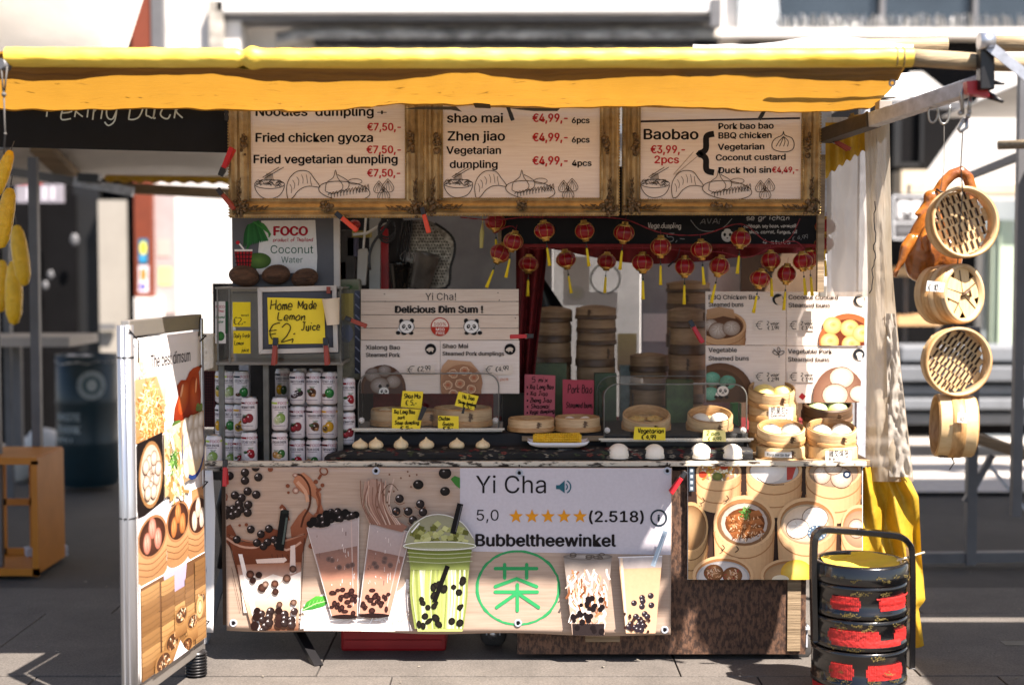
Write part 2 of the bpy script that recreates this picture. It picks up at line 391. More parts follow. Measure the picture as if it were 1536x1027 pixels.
# ---------------------------------------------------------------- shared materials
M_ = dict(
 asphalt=mat('asphalt', '#49443f', .92, var=.4, vs=150, bump=.5, bs=260, blotch=(1.3, .25)), slab=mat('paving_stone', '#6a645e', .92, col2='#4a4540', vs=130, bump=.3, bs=260, rnd=.05, blotch=(3.1, .22)),
 white=mat('white_plaster', '#d8d4cf', .85, var=.1, vs=2.5, bump=.1, bs=30, blotch=(2.2, .2)), black=mat('black_facade', '#0c0b0c', .6, var=.3, vs=4, spec=.12), dark=mat('dark_interior', '#100f10', .8, var=.3, spec=.1),
 steel=mat('galvanised_steel', '#b4b9c2', .45, .05, var=.25, vs=30), alu=mat('brushed_aluminium', '#c3c6cc', .32, .85, var=.08, vs=40, stretch=(1, 1, .1)), greymetal=mat('grey_painted_metal', '#5f5f61', .5, var=.15),
 wood=wood_print('weathered_wood', '#a58f72', '#6f5c45', .5, rough=.8, bump=.3), beam=mat('pale_round_timber', '#b09c7c', .8, col2='#7e6b50', vs=6, stretch=(1, 12, 12), bump=.3, bs=20),
 gold=mat('gilt_wood', '#b79b6c', .33, .35, var=.35, vs=18, bump=.15, bs=60, col2='#7c6443'), bead=mat('gilt_beading', '#a68c5c', .38, .6, var=.3, vs=40),
 ornament=mat('dark_gilt_ornament', '#80684a', .42, .5, col2='#33261a', vs=60, bump=.5, bs=120),
 board=wood_print('printed_board', '#eaddd2', '#dccabd', 1.1, rough=.42), planks=wood_print('pale_planks', '#e3cfbb', '#d3b9a3', 1.3, rough=.55),
 yellow=mat('yellow_tarpaulin', '#cba42f', .5, col2='#93700f', vs=7, bump=.5, bs=16, trans=(.2, '#d9a01c'), ramp=(.4, .85), blotch=(8, .25)), yellow_lit=mat('yellow_canopy_sheet', '#cda23e', .5, col2='#b07d1e', vs=5, stretch=(.5, 5, 3), bump=.6, bs=9, trans=(.42, '#b07f2c'), blotch=(5, .2)), yellow_roll=mat('yellow_roll_sheet', '#ecd05c', .5, col2='#dbae30', vs=5, stretch=(.5, 3, 2), bump=.6, bs=12, blotch=(6, .12)), hem=mat('shade_toned_hem', '#8a6a24', .6, col2='#4f3c14', vs=5, stretch=(.5, 6, 2), bump=.5, bs=10, trans=(.1, '#a87c20')),
 plastic=mat('dirty_clear_sheet', '#c9bfae', .2, col2='#a4937d', vs=7, stretch=(3, 3, .6), bump=.3, bs=16, trans=(.5, '#cbbda6'), spec=.6, alpha=.74), whitetarp=mat('white_tarpaulin', '#e4e1dc', .5, var=.06, vs=3, bump=.15, bs=8, trans=(.25, '#d9d5cf'), blotch=(2., .14)),
 red=mat('red_plastic', '#b3121c', .35, var=.1), darkred=mat('dark_red_cloth', '#6d0f12', .8, var=.35, vs=20, bump=.3), blackpl=mat('black_plastic', '#141315', .38, var=.2), copper=mat('red_brown_grip', '#8a3018', .45, var=.25),
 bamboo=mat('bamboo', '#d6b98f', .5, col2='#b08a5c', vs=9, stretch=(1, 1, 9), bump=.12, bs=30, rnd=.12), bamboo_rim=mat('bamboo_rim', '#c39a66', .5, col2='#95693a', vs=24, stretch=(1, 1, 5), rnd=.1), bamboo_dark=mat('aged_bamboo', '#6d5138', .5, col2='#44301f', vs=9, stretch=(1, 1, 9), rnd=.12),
 bamboo_slat=mat('pale_bamboo_slat', '#dcbe90', .55, col2='#c9a571', vs=14, stretch=(6, 1, 1), rnd=.08),
 dough=mat('white_dough', '#ece4d4', .5, var=.05, vs=20, bump=.1, bs=60, rnd=.03), dough_cream=mat('cream_dough', '#ddc79e', .5, var=.06, vs=20, rnd=.04), dough_green=mat('green_dough', '#b9c98e', .5, var=.1, vs=30), custard=mat('custard_bun', '#f0d981', .45, var=.08, vs=20), gyoza=mat('fried_dumpling', '#c8a35c', .5, var=.3, vs=60, bump=.2),
 clear=clear('clear_acrylic', (.97, .975, .97), .07), clear_edge=mat('acrylic_edge', '#8b8a85', .15, var=.3, vs=30, trans=(.5, '#a8a8a0')), paper=mat('white_paper', '#e9e6df', .7, var=.03), ynote=mat('yellow_note_paper', '#ead02a', .65, var=.05), pink=mat('pink_card', '#b0505a', .6, var=.08, vs=9), redcard=mat('red_card', '#a63243', .55, var=.1, vs=9),
 slate=mat('chalkboard', '#0f0f11', .62, col2='#1a1a1e', vs=5, spec=.2), coconut=mat('coconut_husk', '#6b4a33', .85, col2='#3c271a', vs=16, stretch=(.6, 5, 5), bump=.7, bs=45), cord=mat('red_cord', '#8a1722', .6), string=mat('grey_string', '#56534f', .8), wire=mat('steel_wire', '#a9a7a3', .3, .9),
 canw=mat('can_print_white', '#d9d0d0', .35, var=.04, coat=.3), canlid=mat('can_aluminium', '#aaa9a8', .3, .9), rust=mat('chipped_white_enamel', '#d2c6b2', .5, col2='#2a1a10', vs=40, stretch=(.5, 1, 1.5), bump=.1, ramp=(.52, .6)), osb=mat('oriented_strand_board', '#664835', .75, col2='#38251b', vs=75, stretch=(1, 1, .45), bump=.5, bs=60, ramp=(.44, .56), blotch=(4, .2)), vinyl=mat('banner_vinyl', '#e6e2df', .45, var=.03), bannerwood=wood_print('banner_wood_print', '#b8a18f', '#a38b79', .8, rough=.42, bump=.01),
 interior_shade=mat('interior_shade_tone', '#1d1a19', .8, var=.4, vs=8), floral=mat('black_floral_cloth', '#0e0d0f', .75, var=.3, bump=.2), lacquer=mat('black_lacquer', '#0b0a0b', .22, var=.3, vs=14, coat=.6, bump=.08, bs=30), lacred=mat('red_woven_panel', '#c02c28', .5, var=.18, vs=30, bump=.4, bs=90, blotch=(20, .3)), corn=mat('corn_kernels', '#dfb021', .42, var=.15, vs=30, rnd=.06, bump=.8, bs=60), porcelain=mat('porcelain', '#d6d8de', .15, var=.03, coat=.4),
 duck=mat('roast_duck_skin', '#b8702e', .25, col2='#5f2a0e', vs=9, bump=.45, bs=34, coat=.6), lantern=mat('lantern_red', '#86040f', .3, var=.25, vs=10, coat=.12, spec=.3, bump=.15, bs=60), lgold=mat('lantern_gold', '#b8904a', .28, .8, var=.2, vs=60), tassel=mat('yellow_tassel', '#e3c31a', .7, var=.15, vs=60, stretch=(8, 8, 1)),
 backwall=mat('scratched_steel_wall', '#9a9a9d', .55, .25, var=.22, vs=4, bump=.1), teal=mat('dark_teal_drum', '#0e2a33', .4, var=.2, vs=5), crate=mat('yellow_crate_plastic', '#b9700f', .45, var=.08), orange=mat('orange_brown_paint', '#6e2f17', .6, var=.15), greendoor=mat('pale_green_paint', '#b9c9b3', .5, var=.05), beige=mat('beige_fascia', '#cfc0a8', .7, var=.08), glass=mat('dark_window_glass', '#2b3238', .08, var=.2, vs=2, spec=.8), greydoor=mat('grey_door_paint', '#9b958b', .5, var=.06), moss=mat('mossy_stone', '#bdb6ab', .9, col2='#5d5a54', vs=5, stretch=(1, 1, 2), bump=.5, bs=20), tapeblk=mat('black_tape', '#151314', .35))
# ---------------------------------------------------------------- sky and ground
# the open sky is the World's own; ground sheet reaches the horizon
g = MB(); g.box((0, 60, -.06), (400, 340, .08)); struct(g.build('street', M_['asphalt']))
# paving slabs in front of and below the cart: each its own stone
pav = MB(); pav.box((-1.6, 4.9, -.012), (8.4, 3.4, .016)); pavo = struct(pav.build('pavement', mat('joint_grit', '#3c3834', .95, var=.2)))
sx = [-5.8, -4.75, -3.3, -2.02, -.72, .62, 1.5, 2.6]
def slab_mesh(x0, x1, y0, y1):
    m = MB(); m.box(((x0 + x1) / 2, (y0 + y1) / 2, .004), (x1 - x0 - .005, y1 - y0 - .005, .02)); return m
yb = [3.25, 4.2, 5.15, 6.1, 6.6]
for j in range(4):
    for i in range(len(sx) - 1):
        o = .28 * (j % 2)
        m = slab_mesh(sx[i] + o, sx[i + 1] + o, yb[j], yb[j + 1]); s_ = m.build('paving_slab', M_['slab'], pavo, bevel=.003); s_.location.z = random.uniform(-.002, .002)
# ---------------------------------------------------------------- buildings behind
YL = 12.2
bl = thing('shop_building', 'pale building on the left with a dark shop front and an orange brown column', 'building', P(150, 640, YL))
m = MB(); pbox(m, 222, -420, 356, 640, YL, .5); pbox(m, -300, -420, 222, 128, YL, .5); m.build('wall', M_['white'], bl)
m = MB(); pbox(m, -300, 130, 204, 660, YL + .35, .2); m.build('shop_recess', M_['dark'], bl)
m = MB(); pbox(m, 24, 268, 60, 650, YL, .12); m.build('shop_front_panel', M_['black'], bl)
m = MB(); pbox(m, 62, 292, 112, 650, YL + .05, .1); m.build('shop_front_panel', M_['black'], bl)
m = MB(); pbox(m, 116, 262, 148, 650, YL + .1, .08); m.build('shop_front_panel', mat('charcoal_panel', '#131314', .5), bl)
dr = MB(); pbox(dr, 152, 300, 190, 655, YL - .05, .12); dr = dr.build('door', M_['greydoor'], bl)
m = MB(); pbox(m, 150, 486, 172, 494, YL - .12, .04); m.build('handle', M_['greymetal'], dr)
m = MB(); pbox(m, 192, -100, 203, 655, YL - .02, .2); m.build('door_post', M_['black'], bl)
m = MB(); pbox(m, 203, -100, 222, 446, YL - .12, .3); co = m.build('column', M_['orange'], bl)
m = MB(); pbox(m, 228, -300, 240, 140, YL - .1, .1); m.build('downpipe', M_['greymetal'], bl)
m = MB(); pbox(m, 180, -300, 203, 140, YL - .06, .1); m.build('door_post', M_['black'], bl)
m = MB(); pbox(m, 202, 446, 240, 490, YL - .18, .4); m.build('column_base', M_['white'], bl)
for i, (a, b, c_) in enumerate(((358, 395, '#1d6f8c'), (398, 438, '#d8cfd6'))):
    cv = facing(YL - .124); cv.rect(208, a, 222 + 10 * (i == 1) - 9 * (i == 1), b, c_); cv.ell(215, a + 14, 5, 10, '#e9d84a' if i == 0 else '#d9803a'); cv.ell(214, b - 8, 5, 5, '#3b8fc0' if i == 0 else '#5b55a8'); cv.build('sticker', INK, co)
m = MB(); pbox(m, 24, 276, 94, 304, YL - .3, .05); sgn = m.build('hanging_sign', mat('grey_sign', '#8a858c', .5), bl)
cv = facing(YL - .304); cv.rect(24, 270, 64, 277, '#b04030'); [cv.rect(40 + i * 12, 280, 46 + i * 12, 300, '#c9c4cc') for i in range(4)]; cv.build('sign_print', INK, sgn)
for (x, y, r_) in ((112, 360, 7), (76, 412, 5), (68, 428, 5)):
    m = MB(); m.ball(P(x, y, YL - .1), r_ / S(YL), 8, 6, (1, .4, 1.4)); m.build('wall_fitting', M_['greymetal'], bl)
# bricks / poster zone between the column and the white wall
m = MB(); pbox(m, 222, 286, 262, 470, YL - .03, .03); m.build('rendered_panel', mat('mauve_plaster', '#a99a98', .85, var=.12, vs=3), bl)
cv = facing(YL - .034); cv.rect(238, 400, 258, 428, '#c9c58a'); cv.build('poster', INK, bl); cv = facing(YL - .034); cv.rect(236, 358, 256, 385, '#c0a9a0'); cv.build('poster', INK, bl)
# upper storey over the canopy
YU = 12.6
bu = thing('white_building', 'sunlit white building above the yellow canopy with a long sill and spiked window ledge', 'building', P(800, 640, YU))
m = MB(); pbox(m, 356, -420, 1108, 640, YU, .5); m.build('wall', M_['white'], bu)
m = MB(); pbox(m, 322, -4, 1078, 20, YU - .5, .45); m.build('shutter_box', mat('white_metal', '#e2e0dd', .4, var=.04), bu, bevel=.02)
m = MB(); pbox(m, 318, 20, 1082, 31, YU - .42, .36); m.build('shutter_box_underside', M_['greymetal'], bu)
m = MB(); pbox(m, 314, 2, 334, 74, YU - .5, .12); m.build('bracket', M_['moss'], bu)
m = MB(); pbox(m, 1066, -2, 1082, 40, YU - .52, .12); m.build('bracket', M_['greymetal'], bu)
m = MB(); m.grid(lambda u, v: P(414 + u * 664, 40 + v * 30 + 3 * noise.noise(V((u * 30, v * 3, 0))) + 8 * max(0, 1 - u * 14) , YU - .25 - .12 * sin(pi * v) + .02 * noise.noise(V((u * 60, v * 6, 2)))), 120, 6); m.build('ledge', M_['moss'], bu)
m = MB(); pbox(m, 470, 60, 1078, 66, YU - .4, .2); m.build('ledge_lip', M_['dark'], bu)
cv = facing(YU - .004); cv.poly([(578, 34), (602, 30), (600, 36), (582, 42)], '#1fae9a'); cv.build('graffiti', INK, bu)
for x in (560, 588, 640, 780): 
    m = MB(); pbox(m, x, 26, x + 5, 44, YU - .2, .1); m.build('ledge_clip', M_['moss'], bu)
# right-hand upper window with spikes
br = thing('dark_building', 'dark fronted shop building on the right below a spiked window ledge', 'building', P(1400, 650, YU))
m = MB(); pbox(m, 1108, 56, 1470, 650, YU, .4); m.build('wall', M_['black'], br)
m = MB(); pbox(m, 1150, -300, 1900, 44, YU + .3, .2); wn = m.build('window', M_['glass'], br)
for x in (1160, 1320, 1460):
    m = MB(); pbox(m, x, -300, x + 12, 40, YU + .22, .08); m.build('window_frame', M_['greymetal'], wn)
m = MB(); pprism(m, [(1108, -300), (1130, -300), (1172, 42), (1108, 42)], YU - .1, .3); m.build('window_jamb', mat('pale_grey_jamb', '#a9b0b4', .6), br)
m = MB(); pbox(m, 1074, 42, 1900, 55, YU - .25, .5); m.build('window_sill', M_['white'], br)
m = MB()
for i in range(150):
    x = 1168 + i * 2.9 + random.uniform(-1, 1); a = P(x, 43, YU - .1); m.tube([a, P(x + random.uniform(-5, 5), 24 + random.uniform(-4, 4), YU - .1 + random.uniform(-.05, .05))], .006, 3, False)
stuff(m.build('bird_spikes', M_['wire'], br))
m = MB(); pbox(m, 1470, 300, 1900, 660, YU + .25, .2); m.build('window', mat('pale_shop_glass', '#8d969c', .15, var=.25, vs=1.5), br)
m = MB(); pbox(m, 1486, 330, 1522, 520, YU - .1, .15); m.build('door', M_['greendoor'], br)
m = MB(); pbox(m, 1497, 330, 1502, 520, YU - .14, .04); m.build('door_moulding', M_['greendoor'], br)
m = MB(); pbox(m, 1340, 168, 1352, 250, YU - .06, .06); pbox(m, 1380, 120, 1386, 250, YU - .06, .06); pbox(m, 1350, 244, 1386, 250, YU - .06, .06); m.build('door_moulding', mat('charcoal_panel', '#131314', .5), br)
m = MB(); pbox(m, 1352, 255, 1900, 292, YU - .3, .3); m.build('fascia', M_['beige'], br)
# bits of clutter below the fascia
m = MB(); pbox(m, 1338, 290, 1402, 360, YU - 1.2, .06); sg = m.build('shop_sign', mat('sign_grey', '#4c4a4b', .5)); tag(sg, 'small dark shop sign with white outline behind the hanging duck', 'sign')
cv = facing(YU - 1.204); cv.line([(1402, 294), (1340, 294), (1340, 358), (1402, 358)], 2.5, '#e6e8ea'); cv.line([(1340, 334), (1402, 334)], 2, '#e6e8ea'); cv.text('PI', 1350, 1380, 326, 23, '#f0f0f0', .05); cv.rect(1346, 340, 1396, 350, '#6a6a6c'); cv.build('sign_print', INK, sg)
# wooden ledges and stacked grey boards at the foot of that building
lb = thing('wooden_shelf', 'blond wooden shelf with posts in front of the dark shop behind the hanging steamers', 'shelf', P(1390, 660, 11.6))
for y in (400, 474):
    m = MB(); pbox(m, 1346, y, 1412, y + 14, 11.6, .5); m.build('shelf_board', mat('blond_wood', '#c9a070', .6, var=.1), lb)
for x in (1356, 1404):
    m = MB(); pbox(m, x, 370, x + 6, 640, 11.8, .06); m.build('post', M_['greymetal'], lb)
lv = thing('slatted_bench', 'long grey slatted bench of stacked metal boards on the right behind the steamers', 'bench', P(1440, 655, 11.2))
for i, (y0, y1, dz) in enumerate(((520, 542, 0), (550, 572, .08), (578, 592, .02), (598, 614, .1), (620, 636, 0))):
    m = MB(); pbox(m, 1352 - 4 * (i == 1), y0, 1720, y1, 11.2 - dz, .5); m.build('slat', mat('grey_board', '#6f7378', .5, var=.12, rnd=.12), lv, bevel=.01)
m = MB(); pbox(m, 1354, 540, 1715, 652, 11.5, .2); m.build('backing', M_['dark'], lv)
# dark mass of the shop interior seen under the cart roof at far left, long wall to close the view
m = MB(); m.box((0, 15.5, 2.2), (24, .3, 4.6)); o = m.build('far_wall', M_['white']); struct(o)
m = MB(); m.grid(lambda u, v: V((1.6 + 9 * u, 9.5 + 3.1 * v, .012)), 1, 1, False); struct(m.build('sunlit_ground_patch', mat('sunlit_tone_paving', '#b3aca4', .85, var=.12, vs=12)))  # paler ground colour stands in for the sunlit stretch
# ---------------------------------------------------------------- neighbouring stalls
# left: white awning, grey rail, rolled yellow tarp
na = thing('neighbour_stall', 'neighbouring market stall on the left with white awning and rolled yellow sheet', 'stall', (-4.5, 8, 0))
def Wp(px, py, Y): return P(px, py, Y)
m = MB(); a = [Wp(-420, -60, 6.6), Wp(228, -40, 6.9), Wp(186, 90, 7.6), Wp(-420, 90, 7.6)]; m.grid(lambda u, v: (a[0].lerp(a[1], u)).lerp(a[3].lerp(a[2], u), v) + V((0, 0, -.05 * sin(pi * u) * sin(pi * v))), 12, 8); m.build('awning', M_['whitetarp'], na, solid=.004)
m = MB(); a2 = [Wp(-420, 150, 7.2), Wp(368, 150, 7.2), Wp(368, 272, 8.8), Wp(-420, 268, 8.8)]; m.grid(lambda u, v: (a2[0].lerp(a2[1], u)).lerp(a2[3].lerp(a2[2], u), v) + V((0, 0, .03 * sin(3 * pi * u))), 16, 6); m.build('awning', M_['whitetarp'], na, solid=.004)
m = MB(); m.bar(Wp(62, 222, 7.9), Wp(110, 268, 8.6), .12, .05); m.build('beam', M_['wood'], na)
m = MB(); m.bar(Wp(-60, 246, 8.3), Wp(112, 272, 8.3), .05); m.build('rail', M_['greymetal'], na)
m = MB(); m.bar(Wp(112, 272, 8.25), Wp(200, 288, 8.25), .055); m.build('rail', M_['steel'], na)
m = MB(); m.bar(Wp(118, 266, 8.2), Wp(150, 268, 8.2), .06, .05); m.build('clamp', M_['blackpl'], na)
m = MB(); m.grid(lambda u, v: Wp(160 + 210 * u, 262 + 3 * u + 11 * v + 1.5 * sin(60 * u) * (v > .5), 8.2) + V((0, -.05 * sin(pi * v), 0)), 70, 6); m.build('rolled_sheet', M_['yellow'], na)
m = MB(); m.bar(Wp(178, 282, 8.4), Wp(372, 292, 8.4), .1, .06); m.build('beam', M_['wood'], na)
for (x, y1) in ((8, 690), (50, 838)):
    Yp = 1.5 * 2133 / (y1 - 405) if y1 > 700 else 9.2
    m = MB(); m.bar(V((P(x, 300, Yp).x, Yp, .02)), P(x, 236, Yp), .045); m.build('post', M_['greymetal'], na)
m = MB(); Yp = 1.5 * 2133 / 433; m.bar(V((P(40, 0, Yp).x, Yp - .05, .03)), V((P(92, 0, Yp).x, Yp + .05, .03)), .1, .05); m.build('foot', M_['steel'], na)
m = MB(); pbox(m, -60, 506, 104, 520, 8.6, .6); m.build('table_top', mat('pale_table', '#a59c92', .6), na)
m = MB(); pbox(m, 20, 520, 30, 670, 8.9, .05); m.build('table_leg', M_['greymetal'], na)
m = MB(); m.grid(lambda u, v: V((-4.6 + 4.1 * u, 7.2 + 2.6 * v, 2.42 + .03 * sin(5 * u))), 8, 6); m.build('roof_sheet', M_['whitetarp'], na, solid=.01)  # added roof, hidden from view, shades the drum and ground below
# white sacks beside the drum
sk = Pool(None)
for i, (x, y, r_, l) in enumerate(((28, 672, 30, 'slumped white sack under the left neighbour stall by the yellow crate'), (66, 650, 34, 'taller white bag leaning between the posts and the dark drum'), (72, 690, 26, 'white bag on the ground just left of the dark drum'))):
    p = P(x, y, 10.2); m = MB(); b = r_ / S(10.2); m.ball((p.x, p.y, b * 1.1), b, 14, 10, (1, .8, 1.2)); 
    m.v = [q + V((noise.noise(q * 6), 0, noise.noise(q * 5 + V((3, 1, 2))))) * .06 for q in m.v]; tag(m.build('sack', M_['whitetarp']), l, 'sack')
# dark drum
dr = thing('oil_drum', 'dark teal steel drum used as a bin with faded white stencil', 'drum', (P(133, 730, 9.8).x, 9.8, 0))
xc = P(133, 700, 9.8).x; Rr = 46 / S(9.8); H = .9
m = MB(); m.lathe([(Rr * .9, .0), (Rr * .98, .05), (Rr, .06), (Rr, .28), (Rr * 1.03, .3), (Rr, .32), (Rr, .56), (Rr * 1.03, .58), (Rr, .6), (Rr, H), (Rr * .97, H), (Rr * .95, H - .04)], 32, (xc, 9.8, 0.02)); m.build('body', M_['teal'], dr)
m = MB(); m.ball((xc, 9.8, H - .04), Rr * 1.02, 20, 8, (1, 1, .22)); m.v = [q + V((0, 0, .05 * noise.noise(q * 9))) for q in m.v]; m.build('bin_liner', M_['whitetarp'], dr)
def cyl(c, r, a0=-pi / 2): return lambda u, v, l: V((c[0] + (r + l) * cos(a0 + u / r), c[1] + (r + l) * sin(a0 + u / r), c[2] - v))
cv = Canvas(cyl((xc, 9.8, H), Rr), sub=3)
cv.ell(.09, .18, .1, .1, '#8f989a', n=20); cv.ell(.09, .18, .06, .06, '#3f565c'); cv.ell(.09, .18, .035, .04, '#a9b0b0')
for i, (w_, t) in enumerate(((.2, 'WASTE'), (.2, 'THANK'), (.14, 'YOU'))): cv.text(t, -.19, -.19 + w_, .42 + i * .085, .05, '#a8b2b4', .04)
cv.v = cv.v; cv.build('stencil', INK, dr)
# yellow crate standing on its side at left edge
ck = thing('crate', 'yellow plastic crate standing on its side at the left edge', 'crate', G(20, 862))
Yc = G(20, 862).y
def crate_side(m, x0, x1, z0, z1, y, th):
    n = 5
    for i in range(n + 1): m.box((x0 + (x1 - x0) * i / n, y, (z0 + z1) / 2), (.018, th, z1 - z0))
    for z in (z0 + .015, (z0 + z1) / 2, z1 - .015): m.box(((x0 + x1) / 2, y, z), (x1 - x0, th, .035))
x1 = P(54, 700, Yc).x; x0 = x1 - .62; zt = P(0, 690, Yc).z
m = MB(); crate_side(m, x0 - .1, x1 - .03, .02, zt, Yc + .42, .012); m.build('base_lattice', M_['crate'], ck)
m = MB(); m.box(((x0 + x1) / 2, Yc + .2, zt + .01), (x1 - x0, .42, .014)); m.build('side_panel', M_['crate'], ck)
m = MB(); m.box(((x0 + x1) / 2, Yc + .2, .012), (x1 - x0, .42, .014)); m.build('side_panel', M_['crate'], ck)
m = MB(); m.box((x1, Yc + .2, zt / 2 + .01), (.014, .42, zt)); m.build('end_panel', M_['crate'], ck)
m = MB()
for z in (.02, zt): m.box(((x0 + x1) / 2, Yc - .02, z), (x1 - x0 + .03, .02, .035))
m.box((x1, Yc - .02, zt / 2), (.03, .02, zt)); m.build('rim', M_['crate'], ck)
# right neighbour stall: posts, beams, two roof sheets with a slit between them
ns = thing('neighbour_stall', 'bare steel frame of the market stall on the right with timber pole ends', 'stall', (2.6, 7.2, 0))
X1 = P(1457, 700, 7.2).x; X2 = P(1528, 500, 6.9).x
m = MB(); m.bar((X1, 7.2, .0), (X1, 7.2, P(0, 490, 7.2).z), .05); m.build('post', M_['greymetal'], ns)
m = MB(); m.bar((X2, 6.9, .3), (X2, 6.9, P(0, 100, 6.9).z), .045); m.build('post', M_['greymetal'], ns)
m = MB(); m.bar((P(1376, 0, 7.2).x, 7.2, .035), (4.6, 7.35, .035), .06, .05); m.build('base_rail', M_['greymetal'], ns)
m = MB(); m.bar(P(1440, 648, 7.2), P(1640, 716, 6.8), .05, .05); m.build('table_rail', M_['wood'], ns)
m = MB(); m.bar(P(1448, 752, 7.2), P(1488, 682, 7.2), .03); m.build('brace', M_['greymetal'], ns)
m = MB(); m.bar(P(1478, 690, 7.3), P(1560, 790, 7.3), .015); m.build('brace', M_['steel'], ns)
m = MB(); m.tube([P(1497, 218, 6.8), P(1760, 208, 6.4)], .022, 10); m.build('timber_pole', M_['beam'], ns)
m = MB(); m.bar(P(1450, 266, 7.6), P(1530, 234, 7.0), .035); m.build('brace', M_['greymetal'], ns)
m = MB(); m.bar(P(1504, 973, 5.6), P(1640, 973, 5.6), .07, .05); m.build('foot_beam', M_['blackpl'], ns)
m = MB(); m.grid(lambda u, v: V((2.62 + 3.6 * u, 2.2 + 2.62 * v, 2.46 + .03 * sin(pi * v))), 6, 6); m.build('roof_sheet', M_['whitetarp'], ns, solid=.01)
m = MB(); m.grid(lambda u, v: V((2.7 + 3.6 * u, 4.9 + 4.1 * v, 2.46 + .03 * sin(pi * v))), 6, 6); m.build('roof_sheet', M_['whitetarp'], ns, solid=.01)
# white awnings of the stall across the street, right
aw = thing('white_awning', 'white awning with a peaked end behind the metal canopy arm', 'awning', P(1440, 660, 9.6))
m = MB(); pprism(m, [(1386, 264), (1493, 112), (1900, 100), (1900, 276), (1388, 276)], 9.6, .02); m.build('awning_side', M_['whitetarp'], aw)
m = MB(); pprism(m, [(1330, 152), (1366, 108), (1384, 108), (1440, 152)], 10.4, .02); m.build('awning_peak', M_['whitetarp'], aw)
m = MB(); m.bar(P(1330, 156, 10.2), P(1470, 160, 10.2), .05); m.build('rail', M_['greymetal'], aw)
m = MB(); m.bar(V((P(1640, 0, 9.7).x, 9.7, 0)), P(1640, 110, 9.7), .06); m.build('post', M_['greymetal'], aw)
m = MB(); pbox(m, 1366, 276, 1900, 290, 9.55, .1); m.build('fascia_board', M_['beige'], aw)

m = MB(); rl = random.Random(21)
for i in range(60):
    x = rl.uniform(-2.2, 2.4); y = rl.uniform(4.7, 7.2); a = rl.uniform(0, 6.3); l = rl.uniform(.004, .016); q = V((x, y, .017)); m.bar(q, q + V((cos(a) * l, sin(a) * l, rl.uniform(0, .004))), rl.uniform(.003, .008), .002)
stuff(m.build('litter', mat('dusty_scraps', '#a79f90', .9, col2='#3a332b', vs=4)))
# ---------------------------------------------------------------- yellow canopy
YF, YB = 4.5, 5.20
cp = thing('canopy', 'yellow tarpaulin canopy rolled over a front pole above the food cart', 'canopy', (0, 4.9, 0))
za, zb = P(0, 71, YF).z, P(0, 101, YF).z; rr = (za - zb) / 2; zc = (za + zb) / 2
xl, xr = P(10, 85, YF).x, P(1368, 85, YF).x; kink = P(365, 85, YF).x
def rollr(u, a):
    x = xl + (xr - xl) * u
    return rr * (1 + .05 * noise.noise(V((x * 9, a, 0))) + .25 * math.exp(-((x - kink) / .012) ** 2) * (-1 if a > 0 else .4) + .18 * math.exp(-((x - kink - .03) / .02) ** 2) + .04 * sin(x * 60) * (cos(a) < -.2))
m = MB(); m.grid(lambda u, v: (lambda a: V((xl + (xr - xl) * u, YF + cos(a) * rollr(u, a), zc - .004 * sin(u * 3) + sin(a) * rollr(u, a))))(2 * pi * v - pi / 2), 340, 20); m.build('roll', M_['yellow_roll'], cp)
cl = P(-60, 165, YB); c_r = P(1316, 164, YB)
def bot(x):   # lower edge of the sheet in picture rows
    px = x; return 163 + 3.5 * sin(px / 150.) + 2.5 * sin(px / 61. + 1) + (3 if 420 < px < 560 else 0)
def sheet(u, v):
    px0 = -60 + 1428 * u; px1 = -140 + 1441 * u
    f = V((P(max(px0, -60), 0, YF).x, YF + .01, zc + rr * .6)); b = P(px1, bot(px1), YB)
    if px1 > 1240: b.z += (px1 - 1240) * .0000
    p = f.lerp(b, v); p.z -= .035 * sin(pi * v) * (1 + .5 * noise.noise(V((u * 9, v * 2, 1)))) + .006 * noise.noise(V((u * 50, v * 3, 4))); return p
m = MB(); m.grid(sheet, 160, 24); m.build('sheet', M_['yellow_lit'], cp)
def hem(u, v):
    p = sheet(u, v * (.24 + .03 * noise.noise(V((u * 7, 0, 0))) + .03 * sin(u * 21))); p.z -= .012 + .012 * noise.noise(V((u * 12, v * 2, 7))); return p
m = MB(); m.grid(hem, 140, 8); m.build('folded_hem', M_['hem'], cp)  # brown colour carries the dimness of the double layer
cvs = Canvas(lambda u, v, l: sheet(u, v) + V((0, -.002 - l, -.003 - l))); rs = random.Random(4)
for i in range(150):
    u = rs.uniform(.03, .97); v = rs.uniform(.3, .98); k = rs.uniform(.002, .012); cvs.line([(u, v), (u + k, v + rs.uniform(-.01, .01)), (u + 2 * k, v + rs.uniform(-.02, .02))], rs.uniform(.001, .006) * .6, rs.choice(['#5e3f12', '#7a5418', '#946a20', '#d8b060']), taper=True)
stuff(cvs.build('scratches', INK, cp))
m = MB()
for i in range(120):
    p = V((xr - .03 - (i % 2) * .022, YF - rr * 1.005 * cos((i // 2) * .05 - 1.2), zc + rr * sin((i // 2) * .05 - 1.2))); m.box(p, (.003, .003, .0015))
stuff(m.build('stitching', M_['wood'], cp))
m = MB(); p = P(1338, 125, YF + .12); m.lathe([(.006, 0), (.012, .001), (.012, .004), (.006, .004)], 12, p, M=Matrix.Rotation(pi / 2, 4, 'X')); m.build('eyelet', M_['steel'], cp)
# tape / strap scraps stuck on the underside edge
def on(px, py): return YB - .04
for pts in ([(606, 164), (628, 160), (684, 160), (693, 168), (676, 165)], [(706, 148), (725, 147), (736, 158), (736, 163), (713, 162)], [(762, 163), (795, 162), (840, 163), (836, 167), (800, 167)]):
    m = MB(); m.prism([P(x, y, YB - .085) for x, y in pts], (0, 1, .1), .002); m.build('tape_patch', M_['tapeblk'], cp)
